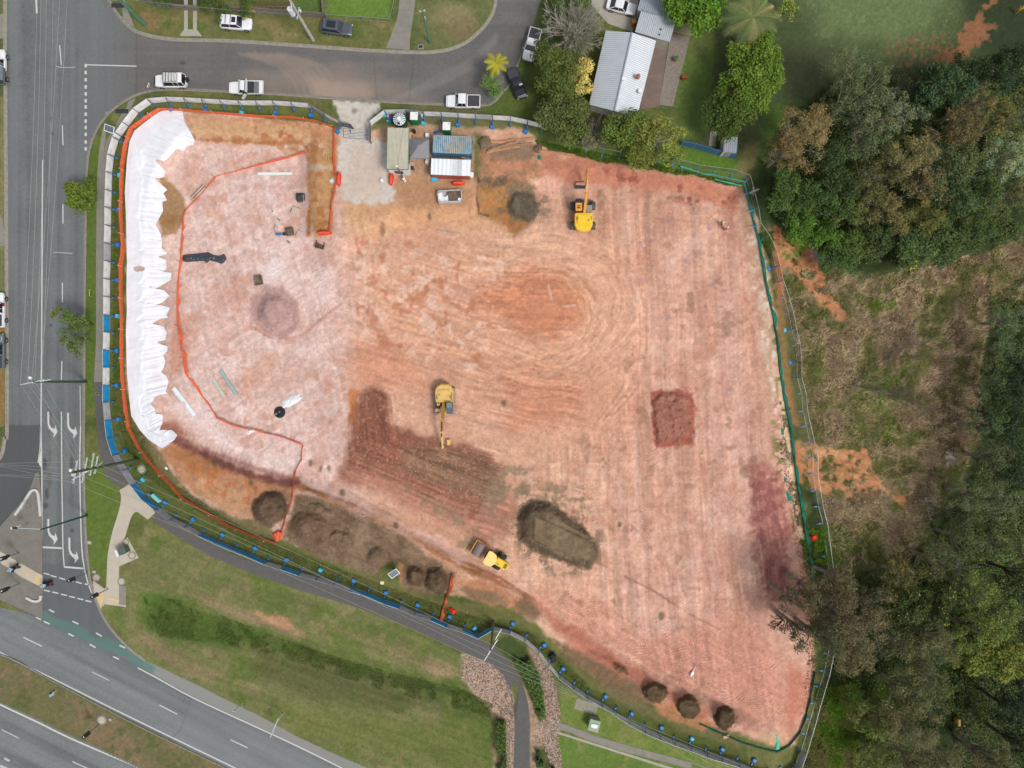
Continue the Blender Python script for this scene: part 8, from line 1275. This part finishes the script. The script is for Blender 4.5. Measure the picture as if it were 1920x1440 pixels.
# ---------------------------------------------------------------- grass and undergrowth nobody could count
def scatter(poly, n, seed, thr=None, sc=30):
    rs_ = np.random.RandomState(seed); b = bbox(poly); out = []
    tot = 0
    while tot < n:
        q = rs_.rand(n * 2, 2) * [b[1] - b[0], b[3] - b[2]] + [b[0], b[2]]; m_ = sdf(poly, q[:, 0], q[:, 1]) < 0
        if thr is not None: m_ &= fbm(q[:, 0], q[:, 1], sc, 4, seed) > thr
        out.append(q[m_]); tot += m_.sum()
    return np.concatenate(out)[:n], rs_
def hz_arr(X, Y):
    i = np.clip(np.searchsorted(xs, X) - 1, 0, NX - 2); j = np.clip(np.searchsorted(ys, Y) - 1, 0, NY - 2); return Z[j, i]
def off_clay(q):
    i = np.clip(np.searchsorted(xs, q[:, 0]) - 1, 0, NX - 2); j = np.clip(np.searchsorted(ys, q[:, 1]) - 1, 0, NY - 2); c = P[j, i]; return (c[:, 0] / (c[:, 1] + 1) < 1.22) | (np.random.RandomState(9).rand(len(q)) < .06)
def blades(name, poly, n, L0, L1, wd, cs, lab, seed, spread=.8, bright=1.25, thr=None, sc=30, clay=True):
    q, rs_ = scatter(poly, n, seed, thr, sc)
    if clay: q = q[off_clay(q)]; n = len(q)
    z = hz_arr(q[:, 0], q[:, 1]); k = (D - z) / D; Pb = np.stack([(q[:, 0] - 960) / S * k, (720 - q[:, 1]) / S * k, z], 1)
    L = L0 + (L1 - L0) * rs_.rand(n); clump = fbm(q[:, 0], q[:, 1], 26, 3, seed + 5) * 14; a = clump + rs_.normal(size=n) * .7; e = rs_.uniform(.15, .9, n) * spread
    d = np.stack([np.cos(a) * e, np.sin(a) * e, np.sqrt(np.clip(1 - e ** 2, .05, 1))], 1) * L[:, None]; s = np.stack([-np.sin(a), np.cos(a), 0 * a], 1) * wd; mid = Pb + d * .55 + np.array((0, 0, .1)) * L[:, None]; tip = Pb + d; tip[:, 2] -= L * .12 * e
    V = np.stack([Pb - s, Pb + s, mid + s * .8, mid - s * .8, tip], 1).reshape(-1, 3); ii = np.arange(n)[:, None] * 5; F3 = np.concatenate([ii + [0, 1, 2], ii + [0, 2, 3], ii + [3, 2, 4]]); m_ = fbm(q[:, 0], q[:, 1], 34, 4, seed + 8); pick = np.clip(((m_ - .3) / .4 * len(cs) + rs_.normal(size=n) * .7).astype(int), 0, len(cs) - 1); c = lin(np.array(cs)[pick]) / KX * bright * (.7 + .6 * rs_.rand(n))[:, None]
    o = np_mesh(name, V, F3, BLADE, np.repeat(c, 5, 0)); one(o, lab, 'grass'); o['kind'] = 'stuff'
MEADG = [(1470,520),(1530,500),(1620,520),(1700,510),(1850,470),(1930,440),(1990,450),(1930,560),(1850,620),(1835,700),(1845,800),(1800,900),(1740,980),(1700,1060),(1565,1050),(1550,1000),(1520,800),(1490,640)]
blades('long_dry_grass', MEADG, 120000, .3, .8, .024, [(104,110,60),(128,120,80),(150,134,104),(168,152,126),(140,120,98)], 'long dry tussock grass between the fence and the bush', 71, bright=2.5)
blades('rough_grass', [(1420,440),(1460,430),(1500,470),(1560,560),(1520,640),(1480,560)], 14000, .2, .5, .03, [(78,104,38),(110,116,56),(140,124,84)], 'rough grass around the upper clay run', 72, thr=.5, bright=1.7)
blades('rough_grass', [(1530,1290),(1610,1270),(1700,1290),(1680,1440),(1500,1440),(1525,1340)], 26000, .25, .7, .03, [(86,116,36),(104,128,44),(134,128,80),(116,108,70)], 'rough green grass outside the bottom right fence corner', 73, bright=1.8)
blades('verge_weeds', [(1452,740),(1480,760),(1500,900),(1520,1020),(1535,1060),(1510,1060),(1488,960),(1465,860)], 5000, .1, .3, .03, [(96,112,50),(130,120,84)], 'sparse weeds along the silt fence', 74, thr=.5, sc=14)
blades('swale_grass', [(268,1120),(340,1125),(430,1160),(520,1195),(640,1235),(740,1262),(860,1290),(925,1320),(920,1345),(800,1315),(700,1290),(600,1255),(500,1225),(400,1205),(300,1195)], 26000, .05, .16, .03, [(92,112,50),(100,120,58),(112,124,66)], 'lush dark grass in the drainage swale', 75, thr=.48, sc=22)
blades('lawn_grass', [(262,1000),(420,1060),(760,1190),(860,1240),(925,1330),(922,1440),(700,1436),(480,1330),(300,1245),(205,1150),(240,1130),(240,1060)], 50000, .04, .10, .03, [(104,114,60),(122,122,76),(140,130,92)], 'short patchy lawn grass south of the bike path', 76)
blades('fence_weeds', [(212,250),(262,200),(470,208),(620,232),(600,236),(345,203),(285,212),(240,262),(230,500),(236,740),(300,890),(500,1018),(840,1140),(1000,1190),(1100,1280),(1090,1292),(980,1190),(830,1160),(480,1030),(250,880),(212,760)], 26000, .08, .25, .025, [(74,102,38),(96,112,48),(122,110,68)], 'weedy grass strip inside the temporary fence', 77)
blades('edge_weeds', [(1000,262),(1080,278),(1200,300),(1390,345),(1385,352),(1200,322),(1060,292),(1010,280)], 9000, .1, .35, .03, [(76,112,34),(98,122,46)], 'green weeds along the top edge of the red earth', 78)
def undergrowth(poly, n, cs, lab, seed):
    q, rs_ = scatter(poly, n, seed, .42, 24); z = hz_arr(q[:, 0], q[:, 1]); k = (D - z) / D; Pb = np.stack([(q[:, 0] - 960) / S * k, (720 - q[:, 1]) / S * k, z + rs_.uniform(.1, 1.3, n)], 1); u = rs_.normal(size=(n, 3)) * .5 + (0, 0, 1); u /= np.linalg.norm(u, axis=1)[:, None]; t = rs_.normal(size=(n, 3)); t -= u * (t * u).sum(1)[:, None]; t /= np.linalg.norm(t, axis=1)[:, None]; b = np.cross(u, t); s = rs_.uniform(.09, .2, n)[:, None]; V = np.stack([Pb - t * s, Pb - b * s * .5, Pb + t * s, Pb + b * s * .5], 1).reshape(-1, 3)
    c = lin(np.array(cs)[rs_.randint(len(cs), size=n)]) / KX * 2.0 * (.6 + .8 * rs_.rand(n))[:, None]; o = np_mesh('undergrowth', V, np.arange(4 * n).reshape(-1, 4), LEAF, np.repeat(c, 4, 0)); one(o, lab, 'undergrowth'); o['kind'] = 'stuff'
for k_, (ov, n_, lb) in enumerate(((oval(1650,730,38,42), 9000, 'vivid green tussocks round the base of the fallen tree'), (oval(1672,812,18,20), 2500, 'small vivid green tussock patch below the fallen tree'), (oval(1655,572,28,10), 2000, 'vivid green patch in the upper dry meadow'), (oval(1610,1300,44,30), 7000, 'vivid green grass below the dark gums'), (oval(1560,1020,60,40), 9000, 'yellow green grass outside the silt fence'))): blades('green_tussocks', ov, n_, .2, .55, .03, [(92,128,34),(108,142,40),(124,146,56)], lb, 90 + k_, bright=1.7, thr=.42, sc=16)
undergrowth([(1440,400),(1460,270),(1560,160),(1700,140),(1960,90),(1980,440),(1850,460),(1700,490),(1560,500),(1500,450)], 70000, [(60,78,36),(72,90,42),(92,92,56),(48,64,32)], 'low leafy undergrowth below the upper bush trees', 81)
undergrowth([(1850,560),(1980,480),(1980,1500),(1620,1500),(1600,1320),(1560,1260),(1560,1080),(1700,1060),(1800,950),(1860,800)], 90000, [(50,70,30),(64,84,36),(90,92,48),(42,58,28)], 'low leafy undergrowth below the lower bush trees', 82)
undergrowth([(990,1225),(1010,1260),(1022,1330),(1010,1345),(1000,1310),(985,1270),(960,1225)], 5000, [(60,84,36),(78,96,44)], 'low planting between the path and the rock mulch', 83); undergrowth([(930,1345),(948,1350),(950,1440),(930,1440)], 1800, [(58,80,36),(80,90,46)], 'low planting in the left rock mulch bed', 84); undergrowth([(1004,1405),(1030,1408),(1040,1440),(1006,1440)], 1200, [(60,80,38),(50,70,30)], 'low planting at the bottom of the right mulch bed', 85)
